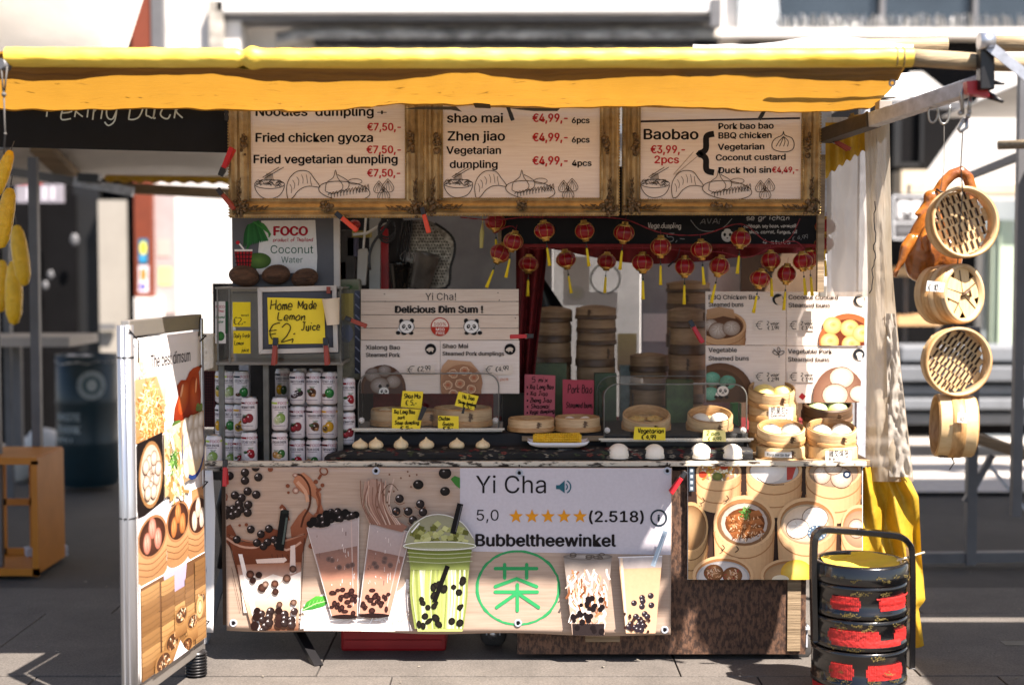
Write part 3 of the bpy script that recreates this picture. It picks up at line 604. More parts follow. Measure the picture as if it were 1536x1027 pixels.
# white roof sheet behind the canopy, keeps the cart in shade
rf = thing('roof_sheet', 'white roof sheet of the cart bunched up behind the yellow canopy', 'roof sheet', (0, 6.3, 0))
def roof(u, v):
    x = -2.6 + 4.15 * u; y = YB - .07 + 2.4 * v
    return V((x, y, 2.125 + .12 * min(1, v * 8) + .02 * v + .02 * noise.noise(V((x * 2, y * 2, 0)))))
m = MB(); m.grid(roof, 60, 30)
def hole(f): c = sum((m.v[i] for i in f), V()) / 4; return .42 < c.x < .86 and False
keep = [i for i, f in enumerate(m.f) if not hole(f)]; m.f = [m.f[i] for i in keep]; m.m = [m.m[i] for i in keep]; m.sm = [m.sm[i] for i in keep]
m.build('sheet', M_['whitetarp'], rf, solid=.004)
def hump(u, v):
    px = 1040 + 330 * u; h = 12 * max(0, sin(pi * min(1, max(0, (px - 1130) / 230)))) ** 1.3 + 3
    a = P(px, 72, YF + .03); b = P(px, 70 - h + 1.5 * noise.noise(V((u * 9, 0, 0))), YF + .12); c = V((a.x, YF + .17, zc + .02)); q = a.lerp(b, min(1, v * 2)) if v < .5 else b.lerp(c, v * 2 - 1); return q
m = MB(); m.grid(hump, 60, 12); m.build('bunched_edge', M_['whitetarp'], rf)
# round timber poles
m = MB(); a = V((xr - .02, YF, zc)); m.tube([a.lerp(P(1478, 94, YF), t) for t in (0, .3, .6, 1)] + [P(1600, 97, YF)], [rr * .9, rr * .88, rr * .9, rr * .86, rr * .85], 14); tag(m.build('timber_pole', M_['beam']), 'round pale timber pole sticking out of the right end of the yellow canopy roll', 'pole')
m = MB(); m.tube([P(1190, 72, YF + .35), P(1420, 68, YF + .35)], .026, 12); m.tube([P(1478, 66, YF + .35), P(1620, 66, YF + .35)], .026, 12); tag(m.build('timber_pole', M_['beam']), 'second timber pole lying just behind and above the first, seen over the right end', 'pole')
# steel square arm and brackets
ar = thing('support_arm', 'square steel arm running back from the timber pole to the cart post', 'arm', P(1480, 120, YF))
A1, A0 = P(1482, 122, YF - .02), P(1236, 205, 5.3)
m = MB(); m.bar(A1, A1.lerp(A0, .72), .046, .05); m.build('arm_tube', M_['steel'], ar, bevel=.003)
m = MB(); m.bar(A1.lerp(A0, .66), A0, .062, .05); m.build('arm_sleeve', mat('dark_steel', '#4a443d', .5, .6, var=.3, vs=20), ar, bevel=.003)
m = MB(); m.bar(P(1478, 135, YF - .05), P(1478, 62, YF - .05), .044, .044); m.build('upright', M_['blackpl'], ar, bevel=.003)
m = MB(); m.bar(P(1475, 62, YF - .07), P(1545, 118, YF - .12), .02, .03); m.build('brace', M_['steel'], ar)
m = MB(); m.tube([P(1468, 62, YF - .08), P(1490, 62, YF - .08)], .026, 10); m.build('bolt_head', M_['alu'], ar)
m = MB(); m.box(P(1325, 168, 5.0), (.045, .06, .075)); m.build('end_block', mat('concrete_end', '#9d948a', .8), ar, bevel=.003)
m = MB(); m.tube([P(1276, 178, 5.15), P(1300, 176, 5.05)], .012, 8); m.tube([P(1278, 170, 5.15), P(1282, 200, 5.15)], .008, 8); m.tube([P(1290, 180, 5.1), P(1300, 170, 5.05), P(1304, 186, 5.05)], .008, 8); m.build('bracket', M_['greymetal'], ar)
# hooks, spring clip and line at the arm end
hk = thing('spring_clip', 'red jawed spring clip hanging with wire hooks under the outer end of the steel arm', 'clip', P(1456, 130, 4.52))
m = MB(); pprism(m, [(1450, 122), (1474, 120), (1484, 140), (1484, 146), (1452, 140)], 4.46, .04); m.build('jaw', M_['red'], hk)
m = MB(); m.tube([P(1478, 122, 4.5), P(1506, 126, 4.45)], [.012, .004], 6); m.tube([P(1480, 142, 4.5), P(1504, 153, 4.45)], [.014, .005], 6); m.build('handle', M_['blackpl'], hk)
m = MB(); m.tube([P(1448, 128, 4.52), P(1442, 140, 4.52), P(1444, 172, 4.52)], .006, 6); m.tube([P(1456, 140, 4.52), P(1453, 172, 4.52)], .006, 6)
for (x, y) in ((1440, 170), (1452, 174), (1444, 182), (1454, 168)): m.ball(P(x, y, 4.52), .008, 8, 6)
m.tube([P(1446, 178, 4.52), P(1437, 194, 4.52), P(1440, 198, 4.52), P(1450, 192, 4.52), P(1450, 176, 4.52)], .006, 6); m.build('shackle', M_['wire'], hk)
for pts, l in (([(1400, 160), (1393, 165), (1394, 180), (1399, 184), (1404, 180), (1407, 170)], 'left of the two open wire hooks under the steel arm'), ([(1405, 152), (1407, 168), (1410, 182), (1416, 186), (1422, 180), (1425, 158)], 'right of the two open wire hooks under the steel arm')):
    m = MB(); m.tube([V(p) for p in smooth_line([tuple(P(x, y, 4.72)) for x, y in pts])], .0035, 6); tag(m.build('wire_hook', M_['wire']), l, 'hook')
# stall posts
ZC0 = P(0, 692, 5.33).z - .04
m = MB(); m.bar((P(1238, 0, 5.79).x, 5.79, ZC0), P(1238, 150, 5.79), .04, .04); tag(m.build('steel_post', M_['steel']), 'square steel post at the right end of the framed menus', 'post')
m = MB(); pbox(m, 1226, 232, 1238, 438, 5.4, .03); tag(m.build('timber_batten', M_['wood']), 'narrow raw timber batten against the right steel post', 'batten')
m = MB(); m.bar((P(362, 0, 5.9).x, 5.99, .03), (P(362, 0, 5.9).x, 5.99, 2.2), .04, .04); 
m.bar((P(1290, 0, 6.2).x, 6.2, .03), (P(1290, 0, 6.2).x, 6.2, 2.2), .04, .04); m.bar((-1.8, 5.42, 2.17), (1.45, 5.42, 2.17), .04, .04); tag(m.build('stall_frame', M_['steel']), 'steel tube frame holding up the roof behind the menus', 'frame')
# ---------------------------------------------------------------- plastic side sheet and yellow tarp
sd = thing('side_sheet', 'grimy clear plastic side sheet gathered round the right corner post, yellow at top and foot', 'tarpaulin', P(1320, 960, 5.45))
# left edge / right edge of each zone in the picture, by row
def lerp_tab(t, tab):
    for (a, x), (b, y) in zip(tab, tab[1:]):
        if t <= b: return x + (y - x) * (t - a) / (b - a)
    return tab[-1][1]
FL = [(165, 1236), (440, 1240), (441, 1300), (520, 1298), (600, 1294), (700, 1294), (830, 1292), (970, 1300)]
FR = [(165, 1334), (250, 1330), (400, 1336), (500, 1344), (600, 1350), (700, 1362), (712, 1366), (780, 1380), (900, 1384), (965, 1386)]
CL = [(165, 1296), (330, 1300), (440, 1302), (520, 1300), (700, 1298)]; CR = [(165, 1334), (400, 1338), (560, 1352), (715, 1370)]
def col_(u, v):   # gathered column of sheet
    py = 172 + (722 - 172) * v; x = lerp_tab(py, CL) + (lerp_tab(py, CR) - lerp_tab(py, CL)) * u
    fold = .05 * sin(u * pi) + .005 * sin(u * 17 + v * 4) + .022 * noise.noise(V((u * 3.5, v * 9, 0))) + .01 * abs(noise.noise(V((u * 9, v * 26, 5)))); return P(x, py, 5.42 - fold)
m = MB(); m.grid(col_, 46, 90); m.build('gathered_sheet', M_['plastic'], sd)
def wide(u, v):
    py = 176 + (445 - 176) * v; x0 = 1240; x1 = 1312 + 4 * sin(v * 9)
    return P(x0 + (x1 - x0) * u, py, 5.50 + .012 * sin(u * 14 + 3 * v) + .02 * noise.noise(V((u * 4, v * 5, 3))))
m = MB(); m.grid(wide, 40, 60); m.build('window_sheet', mat('hazy_clear_sheet', '#d6d0c8', .3, col2='#b4aea8', vs=3, alpha=.6, trans=(.4, '#d6cfc6'), bump=.1, bs=6), sd)
def top_y(u, v):
    x = 1238 + 92 * u; lo = 268 - 60 * u ** .8 + 3 * sin(u * 50); py = 184 + (lo - 184) * v; return P(x, py, 5.47 + .012 * sin(u * 26))
m = MB(); m.grid(top_y, 40, 20); m.build('yellow_top', M_['yellow'], sd)
def skirt(u, v):
    py = 700 + 265 * v; x0 = lerp_tab(py, [(700, 1290), (970, 1296)]); x1 = lerp_tab(py, [(700, 1350), (712, 1362), (745, 1378), (830, 1382), (900, 1388), (912, 1378), (965, 1386)])
    fold = .05 * abs(sin(u * 5.5 + v * 3.2)) + .04 * noise.noise(V((u * 3.2, v * 4, 5))) + .02 * sin(u * 17 - v * 9)
    return P(x0 + (x1 - x0) * u, py + (6 * sin(u * 9) if v > .98 else 0), 5.44 - fold)
m = MB(); m.grid(skirt, 60, 60); m.build('yellow_skirt', M_['yellow'], sd)
def bag(u, v):
    py = 470 + 245 * v; x0 = 1328 + 6 * v; x1 = 1342 + 26 * v; return P(x0 + (x1 - x0) * u, py, 5.36 + .006 * sin(u * 9 + v * 15) + .012 * noise.noise(V((u * 5, v * 20, 3))))
m = MB(); m.grid(bag, 16, 60); m.build('crumpled_edge', mat('grey_crumpled_sheet', '#c9c2b8', .4, col2='#a39c92', vs=10, bump=.3, trans=(.4, '#c4bcb0')), sd)
m = MB(); pts = [(1304, 300), (1302, 330), (1310, 350), (1309, 380), (1305, 410), (1300, 440)]; pts = [(1312 + 2 * random.uniform(-1, 1) - (i > 14) * (i - 14) * .8, 302 + i * 6) for i in range(24)]; m.tube([P(x, y, 5.33) for x, y in pts], .002, 5); m.build('torn_edge', M_['blackpl'], sd)
# ---------------------------------------------------------------- the cart
ct = thing('food_cart', 'wheeled street food cart with chipped white counter edge and dark strand board front', 'cart', (P(805, 0, 5.6).x, 5.7, 0))
XL, XR = P(306, 700, 5.33).x, P(1300, 700, 5.33).x; ZC = P(0, 692, 5.33).z
m = MB(); m.box(((XL + XR) / 2, 5.88, ZC - .06), (XR - XL, 1.0, .03)); m.build('counter_top', M_['blackpl'], ct)
m = MB()
m.box(((XL + XR) / 2, 5.345, ZC - .009), (XR - XL, .03, .019)); m.build('counter_lip', M_['rust'], ct, bevel=.003)
XO0, XO1 = P(776, 0, 5.36).x, P(1212, 0, 5.36).x; z0 = P(0, 981, 5.36).z
m = MB(); m.box(((XO0 + XO1) / 2, 5.375, (z0 + ZC - .04) / 2), (XO1 - XO0, .018, ZC - .04 - z0)); m.build('front_board', M_['osb'], ct)
m = MB(); m.box((XO1 - .009, 5.85, (z0 + ZC - .05) / 2), (.018, .9, ZC - .05 - z0)); m.build('side_board', M_['osb'], ct)
m = MB(); m.box((XL + .06, 5.75, .42), (.018, .7, .56)); m.build('side_board', mat('brown_hardboard', '#5b4636', .7), ct)
m = MB(); m.box(((XO0 + XO1) / 2, 5.85, z0 + .012), (XO1 - XO0 - .04, .9, .018)); m.build('base_board', M_['osb'], ct)
m = MB(); pbox(m, 878, 950, 930, 962, 5.35, .012); m.build('packing_block', M_['wood'], ct)
def caster(px, py, Y, lab=None):
    c = V((P(px, py, Y).x, Y, .055)); f = MB(); f.box(c + V((0, 0, .075)), (.07, .07, .01)); f.box(c + V((-.026, 0, .04)), (.006, .05, .08)); f.box(c + V((.026, 0, .04)), (.006, .05, .08)); f = f.build('caster', M_['steel'], ct)
    m = MB(); m.lathe([(.001, -.016), (.045, -.018), (.053, -.012), (.053, .012), (.045, .018), (.001, .016)], 24, c, M=Matrix.Rotation(pi / 2, 4, 'X') @ Matrix.Rotation(0, 4, 'Y')); m.build('wheel', mat('grey_rubber', '#3f3d3c', .6), f)
    m = MB(); m.lathe([(.001, -.02), (.02, -.02), (.02, .02), (.001, .02)], 16, c, M=Matrix.Rotation(pi / 2, 4, 'X')); m.build('hub', M_['alu'], f)
caster(1198, 975, 5.42); caster(740, 972, 5.6); caster(1140, 960, 6.15)
m = MB(); m.bar(P(436, 925, 5.5), G(478, 1000, .01), .035, .02); m.build('leg', M_['blackpl'], ct)
m = MB(); m.bar(P(362, 760, 5.7), V((P(306, 950, 5.6).x, 5.6, .01)), .03, .02); m.build('leg', M_['greymetal'], ct)
m = MB(); m.box((P(306, 0, 5.6).x, 5.6, .008), (.11, .06, .014)); m.build('foot_plate', M_['greymetal'], ct)
m = MB(); m.box((P(566, 0, 6.0).x - .05, 6.0, .008), (.12, .06, .014)); m.build('foot_plate', M_['steel'], ct)
m = MB(); m.tube([P(340, 712, 5.45), P(328, 760, 5.45), P(336, 812, 5.45), P(330, 850, 5.5)], .012, 8); m.build('cable', M_['blackpl'], ct)
m = MB(); pbox(m, 665, 973, 735, 982, 5.55, .03); m.build('brake_bar', M_['alu'], ct)
m = MB(); m.box((P(1212, 0, 5.38).x - .05, 5.38, .4), (.05, .04, .7)); o = m.build('corner_post', M_['wood'], ct)
# red crate below
rc = thing('crate', 'dark red plastic crate on the ground under the banner', 'crate', (P(588, 0, 5.49).x, 5.64, 0))
X0, X1_ = P(509, 0, 5.49).x, P(668, 0, 5.49).x; zt = .27
m = MB(); m.box(((X0 + X1_) / 2, 5.64, zt / 2 + .012), (X1_ - X0, .3, zt)); m.build('body', mat('deep_red_crate', '#9a1218', .5), rc, bevel=.012)
m = MB(); m.box(((X0 + X1_) / 2, 5.485, .05), (X1_ - X0 - .03, .01, .02)); m.box(((X0 + X1_) / 2, 5.485, zt - .01), (X1_ - X0, .012, .03)); m.build('ridge', mat('deep_red_crate', '#9a1218', .5), rc)
# interior back wall, red curtain, chalk board behind lanterns
bw = thing('steel_partition', 'scratched grey steel back panel of the cart interior', 'panel', P(860, 660, 6.75))
for x0, x1 in ((600, 829), (961, 1330)): m = MB(); pbox(m, x0, 200, x1, 640, 6.75, .03); m.build('panel', M_['backwall'], bw)
m = MB(); pbox(m, 829, 200, 961, 640, 6.76, .01); m.build('added_bright_pane', mat('added_pale_pane', '#a9abb0', .4, alpha=.62, vs=3, blotch=(2, .3)), bw)  # made-up see-through pane that brightens the middle of the back wall
for fn in ((lambda cv: (cv.rect(845, 385, 884, 458, '#d6d2cd'), cv.ell(864, 440, 14, 12, '#bdbba0', '#c9c5c0'))), (lambda cv: cv.rect(884, 438, 926, 470, '#d9d6d2')), (lambda cv: cv.ring(908, 418, 22, 3, '#9aa0a0')), (lambda cv: cv.rect(964, 470, 1004, 512, '#dfdcda')), (lambda cv: cv.rect(926, 500, 955, 556, '#cbbf8c', '#b9a98c')), (lambda cv: cv.rect(1062, 400, 1110, 440, '#d9d5d0'))): cv = facing(6.746); fn(cv); cv.build('notice', INK, bw)
m = MB(); pbox(m, 322, 425, 604, 720, 6.32, .02); m.build('interior_shade_sheet', M_['interior_shade'], bw)  # these dark sheets stand in for the dim inside of the cart
m = MB(); pbox(m, 507, 240, 604, 425, 6.34, .02); m.build('interior_shade_sheet', M_['interior_shade'], bw)
m = MB(); m.box((P(900, 0, 6.4).x, 6.3, .80), (1.9, .7, .03)); m.build('back_shelf', M_['darkred'], bw)
m = MB(); pbox(m, 1110, 360, 1230, 640, 6.6, .02); m.build('brown_panel', mat('brown_board', '#57432f', .7, var=.3), bw)
m = MB(); m.grid(lambda u, v: P(752 + 480 * u, 352 + (14 + 30 * abs(sin(u * 3.3)) ** 2 + 46 * max(0, u - .55) * (1 - .2 * u)) * v, 6.0 + .04 * sin(u * 60) * v), 120, 6); tag(m.build('red_drape', M_['darkred']), 'dark red cloth valance sagging behind the lanterns', 'drape')
m = MB(); m.grid(lambda u, v: P(774 + (48 - 26 * v) * u, 366 + 260 * v, 5.95 + .03 * sin(u * 16 + v * 3)), 26, 20); tag(m.build('red_curtain', M_['darkred']), 'dark red curtain gathered at the left side of the opening', 'curtain')
m = MB(); m.grid(lambda u, v: P(800 + 48 * u * (.3 + .7 * v), 415 + 50 * v, 6.2 + .05 * sin(u * 3)), 10, 8); tag(m.build('dark_cloth', M_['blackpl']), 'black cloth hanging beside the red curtain above the steamers', 'cloth')
kb = thing('chalkboard', 'long chalkboard with handwritten dumpling prices behind the red lanterns', 'chalkboard', P(990, 366, 5.62))
m = MB(); pbox(m, 752, 250, 1228, 366, 5.62, .02); m.build('slate', M_['slate'], kb)
m = MB(); pbox(m, 752, 366, 1232, 371, 5.6, .04); m.build('lower_rail', M_['darkred'], kb)
m = MB(); pbox(m, 747, 250, 752, 371, 5.6, .04); m.build('side_rail', M_['wood'], kb)
cv = facing(5.618); W_ = '#d5d3cf'
cv.hand('Vege.dumpling', 972, 1022, 342, 8, 1, W_); cv.hand('5,-', 1000, 1030, 362, 12, 1.2, '#8f9090'); cv.hand('AVAI', 1050, 1082, 336, 8, .9, '#8f9090')
cv.line([(1036, 330), (1048, 344), (1066, 347), (1084, 342), (1098, 328)], .9, '#9a9a98', True); cv.hand('se gr ichan', 1120, 1185, 330, 8, .9, W_)
cv.hand('cabbage, soy bean, vermicelli', 1116, 1196, 341, 5, .8, W_); cv.hand('shop, carrot, fungus, oil', 1124, 1196, 350, 5, .8, W_); cv.hand('4 stuks', 1144, 1186, 366, 7, .9, W_); cv.hand('€ 4,99', 1188, 1212, 361, 6, .8, '#8f9090', -.15)
cv.ell(1091, 353, 9, 10, '#cfcdc9'); cv.ell(1087, 352, 2, 2.6, '#222222'); cv.ell(1095, 352, 2, 2.6, '#222222'); cv.ell(1091, 357, 1.4, 1, '#222222'); cv.ell(1084, 345, 2.4, 2.4, '#222222'); cv.ell(1098, 345, 2.4, 2.4, '#222222'); cv.build('chalk_writing', INK, kb)
# left side: chalkboard with Peking Duck
pk = thing('chalkboard', 'wide blackboard reading Peking Duck at the upper left under the canopy', 'chalkboard', P(170, 225, 5.38))
m = MB(); pprism(m, [(-90, 110), (346, 110), (346, 229), (-90, 218)], 5.38, .02); m.build('slate', M_['slate'], pk)
cv = facing(5.378); cv.hand('Peking Duck', 70, 280, 178, 36, 2.3, '#c9d2d0', -.004, .35, .2); cv.build('chalk_writing', INK, pk)
m = MB(); pbox(m, 343, 150, 349, 232, 5.37, .02); m.build('red_edge', M_['red'], pk)
# ---------------------------------------------------------------- three gilt framed menus
PROF = [(0, 0), (.0, .012), (.006, .02), (.012, .018), (.022, .028), (.034, .034), (.044, .026), (.052, .03), (.062, .04), (.07, .036), (.073, .02), (.073, 0)]
def gilt_frame(label, ox0, ox1, oy1, ix0, ix1, iy1, Y, tilt=0.):
    t = thing('framed_menu', label, 'menu', P((ox0 + ox1) / 2, oy1, Y), 'gilt framed menus under the canopy')
    A = P(ix0, iy1, Y); B = P(ix1, iy1, Y); ztop = 2.13; wl = A.x - P(ox0, 0, Y).x; wb = A.z - P(0, oy1, Y).z
    rect = [(A.x, A.z), (B.x, A.z), (B.x, ztop), (A.x, ztop)]
    m = MB()
    def cr(k, d, h):
        i = k % 4; sx = -1 if i in (0, 3) else 1; sz = -1 if i in (0, 1) else 1
        return V((rect[i][0] + sx * d * wl / .073, Y - h, rect[i][1] + sz * d * (wb / .073 if sz < 0 else .6)))
    for k in range(4):
        for (d0, h0), (d1, h1) in zip(PROF, PROF[1:]):
            a = [m.pt(cr(k, d0, h0)), m.pt(cr(k + 1, d0, h0)), m.pt(cr(k + 1, d1, h1)), m.pt(cr(k, d1, h1))]; m.face(a)
    m.build('frame', M_['gold'], t)
    # beaded edges, inner and outer
    m = MB()
    for d, h, st in ((.003, .02, .0085), (.0715, .036, .0105)):
        for k in (3, 0, 1):
            a = cr(k, d, h); b = cr(k + 1, d, h); n = int((b - a).length / st)
            for i in range(n):
                p = a.lerp(b, (i + .5) / n)
                if p.z < 2.12: m.ball(p, .0036, 5, 3)
    stuff(m.build('beading', M_['bead'], t))
    # leaf ornaments at the lower corners, mid rails
    rnd = random.Random(int(ox0))
    spots = [(cr(0, .036, .036), 1.25), (cr(1, .036, .036), 1.25), (cr(0, .03, .034).lerp(cr(1, .03, .034), .5), .6), (cr(1, .02, .034).lerp(cr(2, .02, .034), .55), .75), (cr(0, .02, .034).lerp(cr(3, .02, .034), .55), .75)]
    for p, k in spots:
        m = MB(); horiz = abs(p.z - cr(0, .03, 0).z) < .02
        for i in range(int(34 * k)):
            a = rnd.uniform(0, 2 * pi); r_ = rnd.uniform(0, 1); dx, dz = (.055 * k, .02) if horiz else (.013, .06 * k)
            if k > 1: dx, dz = .035, .035
            q = p + V((cos(a) * r_ * dx, -rnd.uniform(0, .01), sin(a) * r_ * dz)); m.ball(q, rnd.uniform(.004, .008), 6, 4, (rnd.uniform(.6, 1.5), .8, rnd.uniform(.6, 1.5)))
        if k > 1:
            sx = 1 if p.x < (A.x + B.x) / 2 else -1
            for j in range(9):
                u = j / 8; m.tube([p + V((sx * (.02 + .07 * u), -.004, -.004 + .006 * sin(j * 2))), p + V((sx * (.035 + .075 * u), -.01, .008 * (-1) ** j))], [.006, .001], 5)
                m.tube([p + V((.004 * sin(j * 2), -.004, .02 + .07 * u)), p + V((.008 * (-1) ** j, -.01, .035 + .075 * u))], [.006, .001], 5)
        m.build('leaf_ornament', M_['ornament'], t)
    m = MB(); m.box(((A.x + B.x) / 2, Y - .006, (A.z + ztop) / 2), (B.x - A.x, .008, ztop - A.z)); m.build('printed_board', M_['board'], t)
    return t, facing(Y - .0102)
DK = '#191412'; RD = '#b82c30'
def doodles(cv, ox, oy, k=1.):
    """line drawings of bowl, dumpling, plate of buns, three buns"""
    D = '#261e1a'
    def L(pts, w=.8): cv.line([(ox + x * k, oy + y * k) for x, y in pts], w * k, D, True)
    # bowl of noodles
    L([(0, 26), (2, 33), (8, 41), (16, 45), (26, 45), (36, 41), (42, 33), (44, 26)], 1); cv.ring(ox + 22 * k, oy + 24 * k, 22 * k, .9 * k, D, 6.5 * k); L([(12, 46), (12, 49), (32, 49), (32, 46)], .8)
    rg = random.Random(3)
    for i in range(26):
        a = rg.uniform(0, 6.28); x = 22 + 17 * rg.uniform(-1, 1); y = 23 + 4 * rg.uniform(-1, 1); L([(x - 4, y + rg.uniform(-2, 2)), (x, y - 2), (x + 4, y + rg.uniform(-2, 2))], .7)
    for i in range(7): L([(15 + i * 2.2, 20), (17 + i * 1.6, 12), (18 + i * 1.4, 8)], .6)
    L([(12, 14), (36, -1)], .9); L([(14, 16), (43, -1)], .9)
    # gyoza
    L([(48, 42), (47, 30), (50, 18), (58, 8), (68, 4), (80, 6), (88, 16), (96, 28), (84, 27), (74, 28), (64, 34), (56, 44), (50, 46), (48, 42)], 1)
    for (x, y, a) in ((52, 30, .2), (56, 24, .3), (62, 19, .3), (69, 16, .1), (76, 16, -.2), (82, 19, -.4)): L([(x, y - 6), (x + 4 * a + 2, y), (x + 2, y + 7)], .7)
    # plate with buns
    cv.ring(ox + 132 * k, oy + 34 * k, 38 * k, 1 * k, D, 14 * k, .1)
    L([(104, 34), (106, 22), (116, 14), (119, 3), (122, 14), (130, 26), (126, 34), (114, 38), (104, 34)], .9); L([(122, 10), (136, 18), (139, 26), (134, 33), (126, 33)], .9); cv.ring(ox + 148 * k, oy + 20 * k, 10 * k, .8 * k, D, 4 * k)
    for i in range(13): L([(108 + i * 4.6, 40 - i * .5), (112 + i * 4.6, 36 - i), (113 + i * 4.6, 44 - i * .8)], .9)
    for i in range(5): L([(150 + i * 3, 30), (154 + i * 3, 36)], .7)
    # three small buns
    for (x, y, r) in ((183, 30, 8), (196, 28, 9), (190, 40, 9)):
        L([(x, y - r - 3), (x + r * .7, y - r * .5), (x + r, y + 2), (x + r * .6, y + r * .8), (x - r * .6, y + r * .8), (x - r, y + 2), (x - r * .7, y - r * .5), (x, y - r - 3)], .8)
        for a in (-.6, -.2, .2, .6): L([(x, y - r), (x + r * a, y), (x + r * a * 1.2, y + r * .6)], .6)
t, cv = gilt_frame('left gilt framed menu listing fried chicken gyoza and vegetarian dumpling', 349, 635, 327, 378, 608, 298, 5.3)
cv.text('Noodles  dumpling', 384, 560, 174, 13, DK); cv.text('+', 566, 580, 172, 8, DK)
cv.text('€7,50,-', 551, 601, 196, 11, RD); cv.text('Fried chicken gyoza', 384, 559, 213, 13, DK); cv.text('€7,50,-', 550, 601, 230, 11, RD); cv.text('Fried vegetarian dumpling', 381, 596, 245, 12.2, DK); cv.text('€7,50,-', 551, 600, 265, 11, RD)
doodles(cv, 382, 252, 1.02); cv.build('print', INK, t)
t, cv = gilt_frame('middle gilt framed menu listing shao mai, zhen jiao and vegetarian dumpling', 637, 925, 324, 665, 899, 297, 5.285)
cv.text('shao mai', 671, 754, 184, 13.5, DK); cv.text('Zhen jiao', 672, 757, 211, 13.5, DK); cv.text('Vegetarian', 670, 751, 231, 11, DK); cv.text('dumpling', 675, 746, 252, 11, DK)
for y, n in ((184, '6pcs'), (213, '6pcs'), (248, '4pcs')): cv.text('€4,99,-', 799, 851, y - 1, 12, RD); cv.text(n, 858, 884 + (n == '4pcs') * 3, y + 1, 8.5, DK)
doodles(cv, 666, 252, .98); cv.build('print', INK, t)
t, cv = gilt_frame('right gilt framed menu listing bao bao flavours beside a curly bracket', 931, 1230, 323, 960, 1200, 299, 5.3)
cv.poly([(960, 181), (1200, 176), (1200, 179), (960, 184)], '#2c2328'); cv.text('Baobao', 966, 1047, 209, 15, DK); cv.text('€3,99,-', 976, 1027, 230, 11.5, RD); cv.text('2pcs', 982, 1018, 245, 11, RD)
B_ = [(1071, 201), (1062, 203), (1059, 208), (1059, 222), (1055, 228), (1048, 231), (1055, 234), (1059, 240), (1059, 252), (1062, 257), (1071, 259)]; cv.line(B_, 9, DK, True)
for i, (s_, x0, x1, y) in enumerate((('Pork bao bao', 1078, 1160, 194), ('BBQ chicken', 1078, 1157, 208), ('Vegetarian', 1077, 1146, 225), ('Coconut custard', 1074, 1178, 241), ('Duck hoi sin', 1078, 1156, 260))): cv.text(s_, x0, x1, y, 8.8, DK, .02, -.012)
cv.text('€4,49,-', 1158, 1197, 259, 8.5, RD)
D = '#261e1a'; cv.line([(1175, 197), (1173, 203), (1163, 208), (1158, 215), (1159, 223), (1167, 227), (1180, 228), (1189, 224), (1191, 215), (1187, 207), (1177, 203), (1175, 197)], 1.1, D, True)
for a in (-8, -3, 3, 9): cv.line([(1175, 205), (1175 + a * .8, 212), (1172 + a, 220)], .9, D, True)
cv.line([(1010, 262), (1040, 228)], .8, '#97816c'); cv.line([(1013, 262), (1047, 234)], .8, '#97816c')
doodles(cv, 961, 252, .98); cv.build('print', INK, t)
# ---------------------------------------------------------------- spring clamps / pegs
def clamp_proto(name, grip, lab, cat):
    t = thing(name, lab, cat)
    m = MB(); m.bar((0, -.006, .0), (.0, -.02, .07), .016, .009); m.build('grip', grip, t, bevel=.002)
    m = MB(); m.bar((0, .006, .0), (.0, .022, .068), .016, .009); m.build('grip', grip, t, bevel=.002)
    m = MB(); m.bar((0, -.008, .0), (0, -.002, -.028), .018, .008); m.bar((0, .008, .0), (0, .002, -.028), .018, .008); m.build('jaw', M_['blackpl'], t, bevel=.002)
    m = MB(); m.tube([(-.01, 0, 0), (.01, 0, 0)], .007, 8); m.build('spring', M_['wire'], t); return Pool(t)
CR, CB, CK = clamp_proto('spring_clamp', M_['red'], 'x', 'clamp'), clamp_proto('spring_clamp', M_['copper'], 'x', 'clamp'), clamp_proto('spring_clamp', M_['blackpl'], 'x', 'clamp')
# px, py of the pivot, depth, angle (0 = handles up, clockwise), scale
CO = clamp_proto('spring_clamp', mat('orange_grip', '#c8401c', .45), 'x', 'clamp')
for pool, px, py, Y, a, k, l in (
    (CR, 336, 252, 5.24, 25, 1.15, 'red gripped black clamp tilted on the left edge of the first framed menu'), (CB, 334, 292, 5.24, 140, 1.0, 'red brown clamp on the lower left corner of the first framed menu'),
    (CO, 513, 327, 5.24, 130, 1.05, 'orange red clamp below the middle of the first framed menu'), (CO, 636, 322, 5.24, 165, 1.0, 'orange red clamp between the first and second framed menus'),
    (CB, 527, 480, 5.36, 112, .9, 'brown clamp at the left edge of the plank price board'), (CB, 413, 518, 5.34, 184, 1.05, 'left of the two brown clamps under the lemon juice sign'), (CB, 489, 518, 5.34, 176, 1.05, 'right of the two brown clamps under the lemon juice sign'),
    (CR, 790, 504, 5.33, 268, .9, 'red and black clamp at the right edge of the plank price board'), (CR, 1040, 490, 5.5, 150, 1.0, 'red and black clamp at the left edge of the steamed bun board'),
    (CR, 1022, 716, 5.27, 215, 1.0, 'red clamp at the corner between the two front banners'), (CR, 338, 700, 5.27, 180, 1.0, 'dark red clamp holding the left top corner of the drinks banner'),
    (CK, 766, 172, 5.2, -20, .8, 'black clamp at the canopy edge over the middle framed menu'), (CK, 1143, 172, 5.2, 30, .75, 'black clamp at the canopy edge over the right framed menu'), (CK, 340, 172, 5.2, 0, .75, 'black clamp at the canopy edge beside the blackboard'), (CB, 1252, 212, 5.28, 120, .9, 'brown clamp on the bracket at the top right corner of the menus')):
    pool.put(P(px, py, Y), (0, R(a), 0), k, l)
